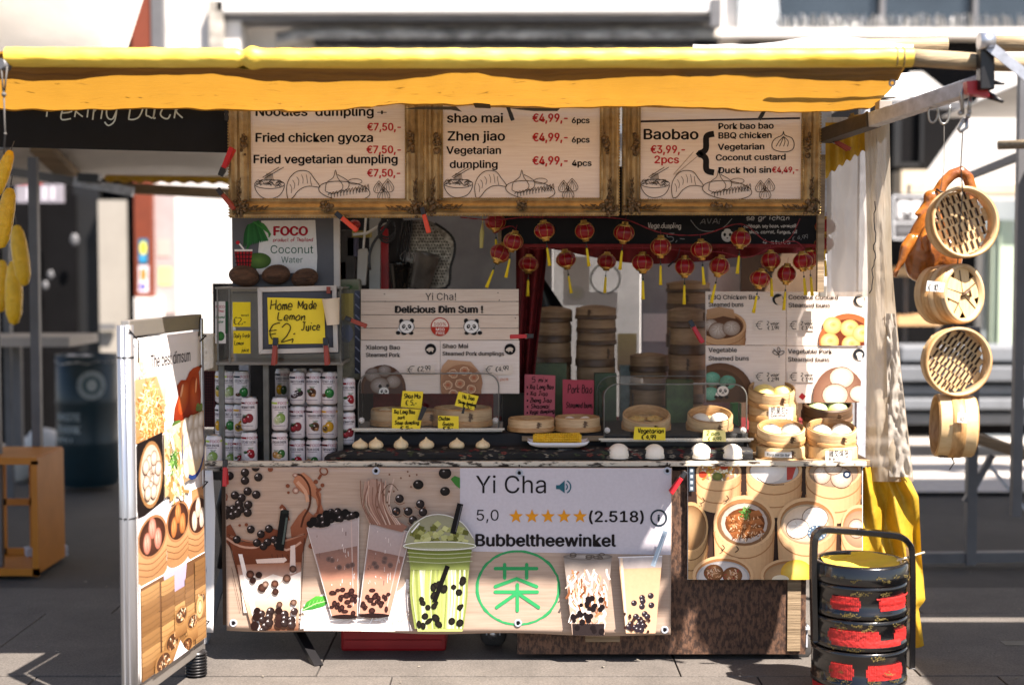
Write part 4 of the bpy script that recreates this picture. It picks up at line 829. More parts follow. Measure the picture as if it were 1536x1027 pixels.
# ---------------------------------------------------------------- picture elements for printed photographs
rg = random.Random(11)
def j(c, k=.12):
    c = lin(c); f = 1 + rg.uniform(-k, k); return tuple(min(1, x * f) for x in c)
def mixc(a, b, t): a = lin(a); b = lin(b); return tuple(x + (y - x) * t for x, y in zip(a, b))
def p_bun(cv, x, y, r, col='#efe6da', edge='#b59a84', pleat='#c7b09c', ry=None, n=7):
    ry = ry or r * .85
    cv.ell(x, y, r * 1.05, ry * 1.08, '#6b4a36'); cv.ell(x, y, r, ry, col, edge, n=18, hl=(-.15, -.25))
    for i in range(n):
        a = pi * 2 * i / n + rg.uniform(-.2, .2); cv.line([(x + cos(a) * r * .12, y - ry * .3 + sin(a) * ry * .1), (x + cos(a + .15) * r * .5, y - ry * .1 + sin(a + .15) * ry * .5), (x + cos(a + .1) * r * .82, y + sin(a + .1) * ry * .8)], r * .06, pleat)
def p_basket(cv, x, y, rx, ry, h, inner='#7a5334', wall='#cfa571', rimc='#e0bd8d', dark='#8d6238', rot=0., lines=2):
    """one bamboo basket seen from above: wall, rim, hollow"""
    L = [(x + rx * cos(a), y + ry * sin(a)) for a in [pi * i / 20 for i in range(21)]]
    for k in range(16):   # wall in vertical strips, darker to the sides as on any printed photo of a drum
        a0, a1 = pi * k / 16, pi * (k + 1) / 16; t = abs(k - 9) / 9
        cv.hold = k > 0; cv.poly([(x + rx * cos(a0), y + ry * sin(a0)), (x + rx * cos(a1), y + ry * sin(a1)), (x + rx * .96 * cos(a1), y + ry * sin(a1) + h), (x + rx * .96 * cos(a0), y + ry * sin(a0) + h)], mixc(wall, dark, t * t))
    cv.hold = False
    for i in range(lines): cv.line([(x + rx * .985 * cos(pi * q / 16), y + ry * sin(pi * q / 16) + h * (.28 + .4 * i)) for q in range(17)], max(.5, h * .035), dark)
    cv.ell(x, y, rx, ry, rimc, wall, n=28); cv.ell(x, y + ry * .02, rx * .9, ry * .88, dark, n=28); cv.ell(x, y + ry * .08, rx * .87, ry * .8, inner, mixc(inner, '#2a1a10', .5), n=28)
def p_grain(cv, box, n, cols, l0, l1, w=1., ang=0., aj=3.1):
    """many little strokes inside a box: noodles, splinters, meat fibres"""
    cv.layer()
    for i in range(n):
        if i % 12 == 0: cv.hold = False; cv.layer(); cv.hold = True
        x = rg.uniform(box[0], box[2]); y = rg.uniform(box[1], box[3]); a = ang + rg.uniform(-aj, aj); l = rg.uniform(l0, l1)
        b = a + rg.uniform(-.9, .9); cv.line([(x, y), (x + cos(a) * l / 2, y + sin(a) * l / 2), (x + cos(a) * l / 2 + cos(b) * l / 2, y + sin(a) * l / 2 + sin(b) * l / 2)], w * rg.uniform(.6, 1.3), j(rg.choice(cols), .2))
    cv.hold = False
def p_oval_grain(cv, x, y, rx, ry, n, cols, l0, l1, w=1.):
    for i in range(n):
        if i % 10 == 0: cv.hold = False; cv.layer(); cv.hold = True
        a = rg.uniform(0, 6.28); r = rg.random() ** .5; p = (x + rx * r * cos(a), y + ry * r * sin(a)); b = rg.uniform(0, 6.28); l = rg.uniform(l0, l1)
        cv.line([p, (p[0] + cos(b) * l / 2, p[1] + sin(b) * l / 2), (p[0] + cos(b + .5) * l, p[1] + sin(b + .5) * l)], w * rg.uniform(.6, 1.3), j(rg.choice(cols), .2))
    cv.hold = False
def pearl(cv, x, y, r, shine=True, col='#17110f'):
    cv.ell(x, y, r, r, '#3a3130' if shine else col, col, n=14, hl=(-.25, -.3))
    if shine: cv.ring(x, y, r * .68, r * .12, '#9b9290', n=8, a0=3.4, a1=4.6); cv.ell(x - r * .3, y - r * .38, r * .16, r * .14, '#f3eeee', n=6)
# ---------------------------------------------------------------- drinks banner on the cart front
bn = thing('drinks_banner', 'wide vinyl banner of bubble tea cups and a five star rating on the cart front', 'banner', P(672, 950, 5.32))
YBN = 5.312
def bsurf(px, py): return 0
m = MB(); BQ = [(338, 700), (1008, 701), (1006, 953), (340, 945)]
def bq(u, v):
    x = (BQ[0][0] * (1 - u) + BQ[1][0] * u) * (1 - v) + (BQ[3][0] * (1 - u) + BQ[2][0] * u) * v; y = (BQ[0][1] * (1 - u) + BQ[1][1] * u) * (1 - v) + (BQ[3][1] * (1 - u) + BQ[2][1] * u) * v
    y += 1.6 * sin(u * 17) * (v > .99); return P(x, y, YBN + bsurf(x, y))
m.grid(bq, 120, 30); m.build('sheet', M_['bannerwood'], bn, solid=.0008)
cv = Canvas(lambda u, v, l: P(u, v, YBN + bsurf(u, v)) + V((0, -l - .0006, 0)), [(339, 701), (1007, 702), (1005, 951), (341, 943.5)])
# right white panel with the rating
WHT = '#c6c0c6'
for i in range(16): cv.hold = i > 0; cv.poly([(690 + i * 20, 700), (710 + i * 20, 700), (710 + i * 20, 826 + (i + 1) * .35), (690 + i * 20, 826 + i * .35)], WHT)
cv.hold = False
# logo: brush circle and tea character
GR = '#2e9a5c'
for q in range(3): cv.ring(777, 881, 62 - q * .8, 3.2 - q * .6, j('#2f9058', .15), 55, n=60, a0=-.35 + .1 * q, a1=5.05 - .15 * q + .9, jit=.8)
def bar_(pts, w_): 
    cv.line(pts, w_, GR)
    for p in (pts[0], pts[-1]): cv.ell(p[0], p[1], w_ / 2, w_ / 2, GR, n=10)
bar_([(743, 852), (805, 852)], 5.2); bar_([(757, 846), (757, 866)], 5.2); bar_([(790, 846), (790, 866)], 5.2); bar_([(743, 879), (775, 867), (805, 879)], 5.2); bar_([(743, 887), (806, 887)], 5.2)
bar_([(776, 876), (776, 915)], 5.2); bar_([(772, 891), (745, 910)], 5.2); bar_([(780, 891), (808, 910)], 5.2)
BK = '#1a1517'
cv.text('Yi Cha', 714, 819, 739, 26, BK, .012); cv.text('5,0', 715, 748, 780, 16, BK, .012)
for i in range(5):
    x = 774 + i * 24; cv.poly([(x + 11 * (1 if k % 2 == 0 else .42) * sin(k * pi / 5), 774 - 11 * (1 if k % 2 == 0 else .42) * cos(k * pi / 5)) for k in range(10)], '#dd9224')
cv.text('(2.518)', 884, 965, 782, 16, BK, .014); cv.text('Bubbeltheewinkel', 714, 923, 818, 17.5, BK, .02, .003)
cv.ring(988, 776, 11.5, 2.6, '#26323a'); cv.text('i', 986.5, 989.5, 781, 9, '#26323a', .02)
cv.poly([(834, 727), (839, 727), (847, 720), (847, 739), (839, 733), (834, 733)], '#245a68'); cv.ring(846, 729.5, 5, 1.8, '#245a68', n=8, a0=-1, a1=1); cv.ring(846, 729.5, 10, 1.8, '#245a68', n=10, a0=-1.1, a1=1.1)
cv.poly([(690, 716), (682, 713), (676, 718), (684, 728), (690, 732)], '#3d7a34')
# white swirl under the cups
for i in range(26):
    t_ = i / 25; y = 886 + 56 * t_; cv.line([(458 + 10 * sin(i), y + 26 * (1 - t_)), (500, y + 14 * sin(i * .7)), (550, y + 10 + 6 * cos(i)), (600, y + 4 * sin(i * .9)), (612, y - 18 * (1 - t_))], rg.uniform(2.5, 6.5), mixc('#efe6e2', '#cdb9ae', rg.random() ** 2), True)
cv.poly([(456, 945), (456, 905), (480, 912), (520, 926), (570, 930), (606, 915), (620, 945)], '#e6dcd6')
for i in range(8): cv.line([(462 + i * 18, 940), (500 + i * 13, 924 + 4 * sin(i)), (545 + i * 8, 932), (590 + i * 3, 920)], 1.6, mixc('#ffffff', '#b79f92', rg.random()), True)
# green leaf
lf = [(453, 915), (460, 902), (474, 893), (488, 893), (497, 899), (486, 908), (470, 913)]; cv.poly(lf, '#4fa83c', '#2c7a30'); cv.line([(454, 914), (474, 904), (496, 899)], 1, '#bfe0a0')
for i in range(6): cv.line([(462 + i * 5.5, 911 - i * 2), (466 + i * 5.5, 901 - i * 1.2)], .6, '#8cc873')
# cup one, illustrated: splash, milk, pearls
BR, BRd, BRl = '#7d4630', '#4c2618', '#b57b5c'
cv.poly([(337, 808), (338, 790), (346, 785), (354, 800), (362, 812), (380, 815), (392, 800), (404, 790), (420, 795), (436, 812), (452, 806), (458, 790), (470, 782), (462, 800), (456, 822), (446, 860), (372, 856), (352, 830)], BR, BRd)
cv.poly([(438, 812), (436, 790), (448, 772), (458, 762), (470, 772), (478, 764), (474, 748), (466, 742), (456, 740), (446, 732), (440, 722), (444, 712), (456, 708), (466, 716), (474, 728), (482, 740), (482, 755), (486, 766), (474, 785), (462, 800), (455, 812)], BRl, BR)
cv.line([(441, 712), (452, 712), (463, 726), (466, 742), (464, 760), (456, 775), (452, 790)], 3, '#4d2a1c', True); cv.line([(446, 722), (458, 736), (462, 752)], 5, '#c99a7e', True)
cv.line([(476, 770), (480, 752), (476, 738), (482, 732)], 4, BR, True); cv.ell(443, 712, 4, 3, '#dcc4b4', BR); cv.ell(444, 735, 5, 5, '#dcc4b4', BR)
cv.ring(486, 706, 6, 2, BR, 5, .6); cv.line([(482, 711), (478, 718)], 4, BR); [cv.ell(x, y, r_, r_, BR) for x, y, r_ in ((432, 728, 3), (474, 722, 3.4), (484, 727, 3), (476, 733, 2), (433, 738, 2), (370, 786, 2.6), (360, 787, 2), (467, 818, 4), (406, 703, 4))]
cv.line([(421, 758), (427, 764), (432, 780)], 7, BR, True); cv.line([(423, 762), (428, 774)], 3, '#e6c9b6', True); cv.line([(335, 738), (341, 742), (340, 750)], 2, BR, True)
cup = [(344, 812), (456, 806), (450, 940), (386, 944), (372, 944)]
cv.poly([(346, 812), (455, 808), (452, 860), (356, 860)], BR, '#5f321f'); cv.poly([(356, 846), (452, 842), (451, 900), (366, 905)], '#9b684d', '#e3d9d2'); cv.poly([(360, 862), (374, 858), (392, 868), (410, 860), (430, 866), (452, 856), (450, 915), (366, 918)], '#e3dbd4', '#dccdbf')
cv.poly([(366, 898), (450, 896), (448, 944), (378, 945)], '#e9cdb0', '#7a4a33')
cv.line([(346, 803), (380, 812), (420, 812), (456, 800)], 3, '#a3745d', True); cv.line([(340, 806), (360, 818), (384, 820), (404, 812), (430, 824), (452, 812)], 3.2, '#c49b86', True)
cv.poly([(384, 838), (428, 835), (431, 839), (426, 843), (386, 844)], '#e3cfc3'); cv.poly([(436, 818), (443, 816), (444, 858), (435, 860)], '#d9c9c0'); cv.poly([(358, 830), (364, 830), (392, 944), (384, 944)], '#f3ede8'); cv.poly([(437, 870), (444, 870), (444, 938), (436, 940)], '#efe6df')
cv.line([(344, 812), (378, 942), (450, 942), (457, 806)], .9, '#3b2a24'); cv.line([(342, 800), (372, 812), (422, 808), (458, 800)], .7, '#3b2a24', True); cv.line([(348, 850), (362, 915)], .6, '#3b2a24'); cv.line([(400, 896), (424, 870)], .6, '#3b2a24'); [cv.line([(408 + i * 8, 830), (409 + i * 8, 836)], .5, '#2b1a14') for i in range(4)]
for (x, y) in ((345, 713), (368, 708), (368, 720), (388, 715), (384, 700), (372, 736), (385, 741), (353, 742), (363, 746), (359, 755), (373, 756), (350, 763), (361, 763), (372, 768), (349, 772), (341, 764), (339, 772), (356, 769)): pearl(cv, x, y, 6.4)
for (x, y) in ((377, 793), (404, 792), (392, 800), (356, 808), (386, 813), (402, 812), (396, 818), (412, 808), (417, 815)): pearl(cv, x, y, 6, True, '#0e0a0a')
for (x, y, r_, c_) in ((376, 860, 6, '#7a5142'), (389, 861, 5, BK), (380, 869, 5, '#2a1a18'), (394, 880, 6.5, '#56392f'), (413, 874, 5.5, '#7d5545'), (414, 886, 5, '#4b322a'), (431, 866, 6, '#8a6757'), (440, 852, 5.5, '#8a6757'), (420, 905, 4.5, '#8c6a58'), (441, 902, 5, '#9a7a68'), (399, 875, 5, '#b59483')): cv.ell(x, y, r_, r_, c_, '#2a1714', n=14)
for i in range(20): pearl(cv, 385 + (i % 6) * 11 + rg.uniform(-3, 3), 917 + (i // 6) * 9 + rg.uniform(-3, 3), 6 + rg.uniform(-1, .6), i % 3 > 0, j('#2b1a17', .5))
cv.line([(428, 767), (420, 824)], 13, '#0d0f10'); cv.line([(431, 775), (425, 815)], 3, '#4d5a56'); cv.ell(428, 766, 6.5, 3, '#1e2422')
# cups two and three: photographed milk tea
def milkcup(top, bot, tilt_top, liquid_top, c0, c1):
    (a, b) = top; (c, d) = bot
    cv.poly([a, b, d, c], '#b3a5a3', '#a48479'); 
    def at_(t, s_): L_ = (a[0] + (c[0] - a[0]) * t, a[1] + (c[1] - a[1]) * t); R_ = (b[0] + (d[0] - b[0]) * t, b[1] + (d[1] - b[1]) * t); return (L_[0] + (R_[0] - L_[0]) * s_, L_[1] + (R_[1] - L_[1]) * s_)
    for i in range(22):
        t0, t1 = liquid_top + (1 - liquid_top) * i / 22, liquid_top + (1 - liquid_top) * (i + 1) / 22; cv.hold = i > 0; cv.poly([at_(t0, .03), at_(t0, .97), at_(t1, .97), at_(t1, .03)], mixc(c0, c1, min(1, i / 10)))
    cv.hold = False
    cv.line([at_(0, 0), at_(1, 0)], .8, '#e4dcd8'); cv.line([at_(0, 1), at_(1, 1)], .8, '#e4dcd8'); cv.line([at_(0, 0), at_(.02, .5), at_(0, 1)], 1, '#d8cfcb', True); cv.line([at_(0, .85), at_(.9, .85)], 1.6, '#c3aca4')
    for i in range(22): p = at_(rg.uniform(.06, .7), rg.uniform(.08, .92)); l = rg.uniform(2, 8); cv.line([p, (p[0] + rg.uniform(-1, 1), p[1] + l)], rg.uniform(.6, 1.6), rg.choice(['#dcd0cb', '#6d5650', '#e9e0dc']), taper=True)
    for i in range(24): p = at_(rg.uniform(.72, .97), rg.uniform(.08, .92)); cv.ell(p[0], p[1], rg.uniform(2.2, 5.2), rg.uniform(2.2, 4.8), '#4b2c28', '#1c0f10', n=10)
    for i in range(5): p = at_(rg.uniform(.3, .5), rg.uniform(.1, .9)); cv.ell(p[0], p[1], 4, 4, '#57433f', '#7a625b', n=10)
    cv.ell((c[0] + d[0]) / 2, (c[1] + d[1]) / 2 + 1, (d[0] - c[0]) / 2, 3.5, '#251817')
milkcup(((461, 790), (539, 772)), ((498, 922), (537, 922)), 0, .3, '#8a6a60', '#c08972')
milkcup(((556, 780), (617, 796)), ((539, 918), (585, 922)), 0, .3, '#8a675c', '#c58f79')
for i in range(46): u = rg.random(); pearl(cv, 466 + 70 * u, 787 - 17 * u - rg.uniform(-2, 16) * sin(pi * min(1, u + .15)) ** .6, 5.4, rg.random() > .4, '#0f0b0c')
cv.poly([(554, 782), (556, 760), (546, 742), (548, 722), (560, 716), (574, 722), (578, 742), (578, 762), (596, 778), (612, 788), (604, 796), (580, 790)], '#a58778', '#8a6152')
for i in range(16): x = 544 + i * 3; cv.line([(x + 12, 785), (x - 2 + rg.uniform(-4, 4), 755), (x + rg.uniform(-8, 6), 722 + rg.uniform(-6, 8))], rg.uniform(.6, 2), rg.choice(['#c7ad9d', '#7d5a4b', '#b89684']), True)
for (x, y) in ((600, 746), (631, 754), (595, 765), (613, 765), (635, 766), (620, 778)): pearl(cv, x, y, 6.5, True, '#151011'); cv.line([(x - 8, y + 4), (x, y + 9), (x + 8, y + 6)], 1, '#7c5646', True)
cv.line([(573, 738), (582, 726), (590, 725), (598, 734)], 1, '#59372a', True); [cv.ell(rg.uniform(560, 640), rg.uniform(705, 770), 1.3, 1.6, '#73503f') for _ in range(18)]
for (x, y, r_) in ((628, 725, 8), (668, 708, 9.5), (668, 735, 7.5)): cv.ell(x, y, r_, r_ * .9, '#2d2724', '#0c0a0a', n=16, hl=(-.3, -.3)); cv.ell(x - 2, y - 3, 1.6, 1, '#a39b96', n=6)
# cup four: matcha with dome lid
cv.poly([(613, 826), (707, 826), (694, 944), (627, 944)], '#8f9660', '#b3bc72')
for i in range(26):
    x = 618 + i * 3.3; cv.line([(x, 850), (x + rg.uniform(-3, 3), 890), (x + (660 - x) * .15, 940)], rg.uniform(1, 4), rg.choice(['#c6cc9c', '#87924c', '#d8dabb', '#a3ae60']), True)
cv.poly([(612, 822), (708, 822), (703, 852), (618, 852)], '#6f7a35', '#8e9a55'); [cv.line([(611, y), (660, y + 3), (709, y)], 1, '#c5c9a0', True) for y in (826, 832, 839)]
for i in range(24): x, y = rg.uniform(622, 700), rg.uniform(866, 940); cv.ell(x + (660 - x) * (y - 866) / 450, y, rg.uniform(3, 5.5), rg.uniform(4, 7), '#26221a', '#121010', n=10, rot=rg.uniform(-1, 1))
cv.line([(672, 846), (652, 900)], 7, '#12100f'); cv.poly([(608, 812), (612, 795), (622, 780), (640, 772), (662, 770), (684, 774), (700, 788), (711, 806), (713, 815)], '#8d8b72', '#a09f80')
for i in range(60): x = rg.uniform(620, 700); cv.poly([(x + 6 * cos(k * 1.57 + i), rg_y + 5 * sin(k * 1.57 + i)) for rg_y in [rg.uniform(780 + abs(x - 660) * .35, 812)] for k in range(4)], rg.choice(['#9fa062', '#c3c387', '#77783c', '#5d602c', '#b2b478']))
cv.line([(608, 811), (616, 790), (640, 772), (668, 770), (694, 782), (710, 804)], 1.2, '#dcdcd4', True); cv.line([(618, 796), (630, 782)], 2, '#f0f0e8')
cv.ell(660, 817, 55, 7, '#c0c1a8', '#8b8c68', n=28); cv.ell(660, 814, 52, 5, '#9b9c70', n=28); cv.ring(660, 816, 54, 1.2, '#efefe6', 6)
cv.line([(691, 753), (680, 798)], 9, '#121113'); cv.line([(693, 756), (684, 795)], 1.6, '#55555a')
# cup five: brown sugar milk
cv.poly([(845, 832), (917, 832), (906, 948), (858, 948)], '#8f867f', '#c3a694')
for i in range(150): x = rg.uniform(849, 912); y = rg.uniform(850, 940); x += (881 - x) * (y - 832) / 350; cv.hold = i % 8 > 0; cv.line([(x, y), (x + rg.uniform(-5, 5), y + 7), (x + rg.uniform(-7, 7), y + 16)], rg.uniform(.8, 3.4), rg.choice(['#efe4da', '#b97a52', '#8b5535', '#e5cdb9', '#d4a283', '#f3ece5']), True)
cv.hold = False; cv.poly([(858, 932), (906, 932), (905, 950), (859, 950)], '#2c2424')
for i in range(30): pearl(cv, rg.uniform(858, 903), rg.uniform(890, 946), rg.uniform(2.8, 4.4), False, '#1c1516')
cv.ell(881, 832, 37, 5, '#b0a8a2', '#6f665f'); [cv.ell(rg.uniform(858, 905), rg.uniform(828, 834), 5, 2.4, '#8b8178', '#463d38') for _ in range(12)]
# cup six: pale tea with lid and blue straw
cv.poly([(928, 846), (991, 844), (982, 946), (938, 946)], '#c79f7c', '#dcb491'); cv.poly([(927, 832), (992, 830), (991, 848), (929, 850)], '#c2bab8', '#a89c98'); cv.line([(926, 833), (992, 831)], 1.4, '#efecec'); cv.line([(997, 794), (978, 846)], 7, '#a9bccb'); cv.line([(998, 797), (981, 842)], 1.6, '#dbe6ee'); cv.poly([(929, 834), (933, 834), (941, 944), (938, 944)], '#e9cdb2')
for (x, y) in ((950, 901), (962, 893), (963, 898), (975, 890), (962, 906), (976, 904), (966, 917), (953, 921), (970, 921), (959, 925), (962, 929), (957, 933), (945, 932), (951, 937), (964, 934), (946, 938), (955, 940), (961, 941), (942, 936)): pearl(cv, x, y, 4.4, True, '#241b28')
for i in range(18): cv.ell(rg.uniform(936, 980), rg.uniform(915, 944), 2, 2.4, '#3a2420', n=8)
cv.build('print', VINYL, bn)
def eyelet(parent, px, py, Y):
    m = MB(); m.lathe([(.007, 0), (.010, .003), (.0135, .003), (.015, 0)], 16, P(px, py, Y), M=Matrix.Rotation(pi / 2, 4, 'X')); e = m.build('eyelet', M_['steel'], parent)
    m = MB(); m.tube([P(px, py, Y - .001) + V((0, 0, 0)), P(px, py, Y - .0015)], .0065, 10); m.build('hole', M_['dark'], e)
for x, y in ((350, 934), (564, 937), (777, 934), (997, 944), (779, 709), (1001, 706), (564, 706)): eyelet(bn, x, y, YBN - .001 + bsurf(x, y))
for x, y in ((779, 709), (1001, 706), (564, 706)): m = MB(); m.tube([P(x, y - 12, 5.325), P(x - 1, y, YBN - .006), P(x + 4, y - 10, 5.325)], .003, 5); m.build('tie', M_['blackpl'], bn)
b2 = thing('white_banner', 'narrow strip of a second white banner showing past the display board', 'banner', P(310, 948, 5.34))
m = MB(); m.grid(lambda u, v: P(283 + (36 + 5 * min(1, v * 4) - 4 * v) * u, 705 + 243 * v, 5.335 + .01 * sin(u * 3 + v * 2)), 8, 20); m.build('sheet', M_['vinyl'], b2, solid=.0008); eyelet(b2, 308, 936, 5.33)
cv = facing(5.33); cv.rect(303, 800, 305, 806, '#222222'); cv.ring(300, 855, 8, 3, '#232323', a0=-1, a1=1); cv.build('print', INK, b2)
# ---------------------------------------------------------------- dim sum poster
ds = thing('dim_sum_poster', 'large photo poster of bamboo steamers filled with dumplings on the cart front', 'poster', P(1160, 868, 5.35))
m = MB(); m.grid(lambda u, v: P(1031 + 263 * u, 697 + 171.5 * v, 5.352 + .002 * sin(u * 9)), 30, 8); m.build('sheet', M_['vinyl'], ds, solid=.001)
cv = facing(5.346, [(1032, 698), (1293, 698), (1293, 868), (1032, 868)]); cv.EPS = 5e-5
cv.rect(1032, 697, 1294, 869, '#3c2b24')
W1, W2 = '#dcb182', '#a8764c'
p_basket(cv, 1078, 706, 34, 17, 46, '#c7a183', W1, '#e6c8a2', W2); p_oval_grain(cv, 1078, 706, 27, 11, 70, ['#e0b75a', '#f0d79a', '#b98b3c', '#cf7f3a', '#f3e6c8'], 4, 9, 2.6); cv.ell(1054, 711, 6, 5, '#c9432c'); cv.ell(1086, 700, 6, 4, '#a83a24'); cv.ell(1076, 714, 8, 6, '#8c8a4a', '#5e6a34')
p_basket(cv, 1161, 704, 42, 24, 48, '#efe7e2', W1, '#e6c8a2', W2); cv.ell(1152, 704, 26, 20, '#f7f2ee', '#e2d6cc'); cv.poly([(1180, 700), (1194, 700), (1188, 718), (1180, 720)], '#b3473e'); cv.line([(1135, 716), (1152, 726), (1176, 726)], 1.4, '#4a3a32', True)
p_basket(cv, 1250, 706, 42, 27, 52, '#c9ad92', W1, '#e8cfae', W2); p_bun(cv, 1233, 712, 13, ry=13); p_bun(cv, 1262, 716, 16, ry=15); p_bun(cv, 1250, 702, 13, ry=9); cv.ell(1270, 711, 6, 5.4, '#26374f'); cv.ell(1270, 711, 3, 2.6, '#dfe4ea')
p_basket(cv, 1036, 790, 26, 38, 40, '#b08a60', '#c79d6c', '#dcb98c', '#6e4a2c'); cv.ell(1036, 790, 21, 32, '#c9a678', '#7d5a3a', hl=(-.5, -.4))
p_basket(cv, 1288, 790, 27, 34, 40, '#d7b08c', W1, '#e6c8a2', W2); p_bun(cv, 1284, 792, 12, '#f4ebe0', ry=14)
p_basket(cv, 1116, 782, 46, 40, 52, '#a87b56', W1, '#e6c8a2', W2, lines=1); cv.ell(1116, 784, 35, 30, '#eae2dc', '#bba899'); cv.ell(1117, 784, 30, 23, '#a5683a', '#6a3a1e')
for k in range(3):
    cv.poly([(1088 + k * 3, 774 + k * 12), (1138 + k * 2, 764 + k * 13), (1144 + k * 1.5, 772 + k * 13), (1092 + k * 4, 784 + k * 11.5)], '#b87344', '#7a421f'); p_grain(cv, (1092 + k * 3, 772 + k * 11, 1140 + k * 2, 782 + k * 12), 60, ['#e0a878', '#c07e4c', '#8d5228', '#f0cba4', '#5d2f16'], 2, 6, 1.1, 1.5, .9)
p_oval_grain(cv, 1119, 768, 8, 8, 40, ['#4f8a3a', '#7bb25c', '#2f6226'], 2, 6, 1.1)
p_basket(cv, 1210, 782, 45, 37, 50, '#e7c9a4', W1, '#ecd2b0', W2, lines=1); cv.ell(1208, 785, 34, 27, '#f1e3d3', '#dcbc9a'); p_bun(cv, 1222, 776, 19, '#faf4ec', '#e4d3c2', '#ddc9b5'); p_bun(cv, 1196, 792, 17, '#faf4ec', '#e4d3c2', '#ddc9b5')
cv.ring(1225, 798, 11, 7, '#5f7488', 8, n=24); [cv.ell(1225 + 12 * cos(a * .52), 798 + 9 * sin(a * .52), 1.2, 1.2, '#dfe6ee', n=6) for a in range(12)]; cv.ell(1225, 799, 6, 5, '#e6e8ee'); cv.ell(1219, 798, 2, 2, '#c02a35')
p_basket(cv, 1084, 862, 46, 30, 20, '#e7e2de', W1, '#e6c8a2', W2); cv.ell(1084, 866, 37, 24, '#efecea', '#cbc1ba')
for (x, y) in ((1070, 858), (1098, 862)): cv.ell(x, y, 15, 13, '#b58158', '#6f4528'); p_oval_grain(cv, x, y, 12, 10, 40, ['#dba77a', '#8c4f30', '#f0cfae', '#a7443c'], 2, 6, 1.3)
p_basket(cv, 1184, 862, 44, 26, 20, '#e3b888', W1, '#e6c8a2', W2); cv.ell(1194, 858, 24, 20, '#f6dc74', '#e2ab3c', hl=(-.2, -.3)); cv.ell(1170, 868, 13, 7, '#efe0c2')
p_basket(cv, 1262, 868, 30, 14, 10, '#cfa371', W1, '#e6c8a2', W2)
for y in (724, 742, 752): cv.rect(1033, y - 22, 1041, y - 16, '#9aa3a8') if y == 742 else None
cv.rect(1033, 699, 1041, 736, '#3f4b56'); [cv.rect(1035, 702 + i * 9, 1039, 707 + i * 9, '#a8b2ba') for i in range(4)]
for (x, y) in ((1053, 745), (1089, 742), (1083, 816), (1104, 818)): cv.line([(x, y), (x + 3, y + 5), (x - 2, y + 9)], 1.4, '#3a2b22', True)
cv.build('print', VINYL, ds)
m = MB(); m.bar(P(1029, 696, 5.345), P(1296, 696, 5.345), .006, .012); m.build('top_edge', mat('clear_tape', '#c9c3be', .2), ds)
# ---------------------------------------------------------------- free-standing display board, left
XA, YA = P(190, 0, 4.57).x, 4.57; XB_, YB_ = P(299, 0, 5.22).x, 5.22
ab = thing('display_board', 'tall aluminium framed poster stand headed The best dimsum, left of the cart', 'poster stand', (XA, YA, 0))
dA = V((XB_ - XA, YB_ - YA, 0)).normalized(); nA = V((dA.y, -dA.x, 0)); LA = math.hypot(XB_ - XA, YB_ - YA)
z1, z0 = 1.323, .115
o0 = V((XA, YA, 0))
m = MB(); m.tube([o0 + V((0, 0, .02)), o0 + V((0, 0, z1))], .0265, 14); 
for s_ in (-.008, .008): m.bar(o0 + V((s_ - .0, -.026, .02)), o0 + V((s_, -.026, z1)), .004, .006)
m.build('near_post', M_['alu'], ab)
m = MB(); m.bar(o0 + dA * LA + V((0, 0, z0)), o0 + dA * LA + V((0, 0, z1)), .034, .03); m.build('far_post', M_['alu'], ab, bevel=.004)
m = MB(); m.bar(o0 + V((0, 0, z1 - .012)), o0 + dA * LA + V((0, 0, z1 - .012)), .03, .055); m.build('top_rail', mat('satin_aluminium', '#a39d96', .4, .7, var=.06), ab, bevel=.004)
m = MB(); m.bar(o0 + V((0, 0, z0)), o0 + dA * LA + V((0, 0, z0)), .03, .045); m.build('bottom_rail', mat('satin_aluminium', '#a39d96', .4, .7, var=.06), ab, bevel=.004)
m = MB(); q = o0 + dA * (LA - .06); m.tube([q + V((0, 0, .0)), q + V((0, 0, z0 - .01))], .036, 14); 
for i in range(9): m.tube([q + V((0, 0, .008 + i * .011)), q + V((0, 0, .0125 + i * .011))], .0405, 14)
m.build('spring_foot', M_['blackpl'], ab)
m = MB(); m.tube([o0 + V((0, 0, 0)), o0 + V((0, 0, .03))], .04, 14); m.build('foot', M_['blackpl'], ab)
TIES = [[o0 + V((.0268 * cos(a), .0268 * sin(a), z)) for a in [i * pi / 6 for i in range(13)]] for z in (1.22, .70)]
TIES += [[o0 + dA * LA + nA * .018 + dA * (-.03) + V((0, 0, z - .02)), o0 + dA * LA + nA * .03 + V((0, 0, z)), o0 + dA * LA + dA * .02 + V((0, 0, z))] for z in (1.26, .72, .2)]
TIES += [[o0 + V((.02, -.028, 1.31)), o0 + nA * .03 + dA * .035 + V((0, 0, 1.27)), o0 + nA * .03 + dA * .03 + V((0, 0, 1.2))], [o0 + dA * (LA - .03) + nA * .02 + V((0, 0, 1.33)), o0 + dA * (LA - .045) + nA * .02 + V((0, 0, 1.26))]]
for q in TIES: m = MB(); m.tube(q, .0028, 5); m.build('cable_tie', M_['blackpl'], ab)
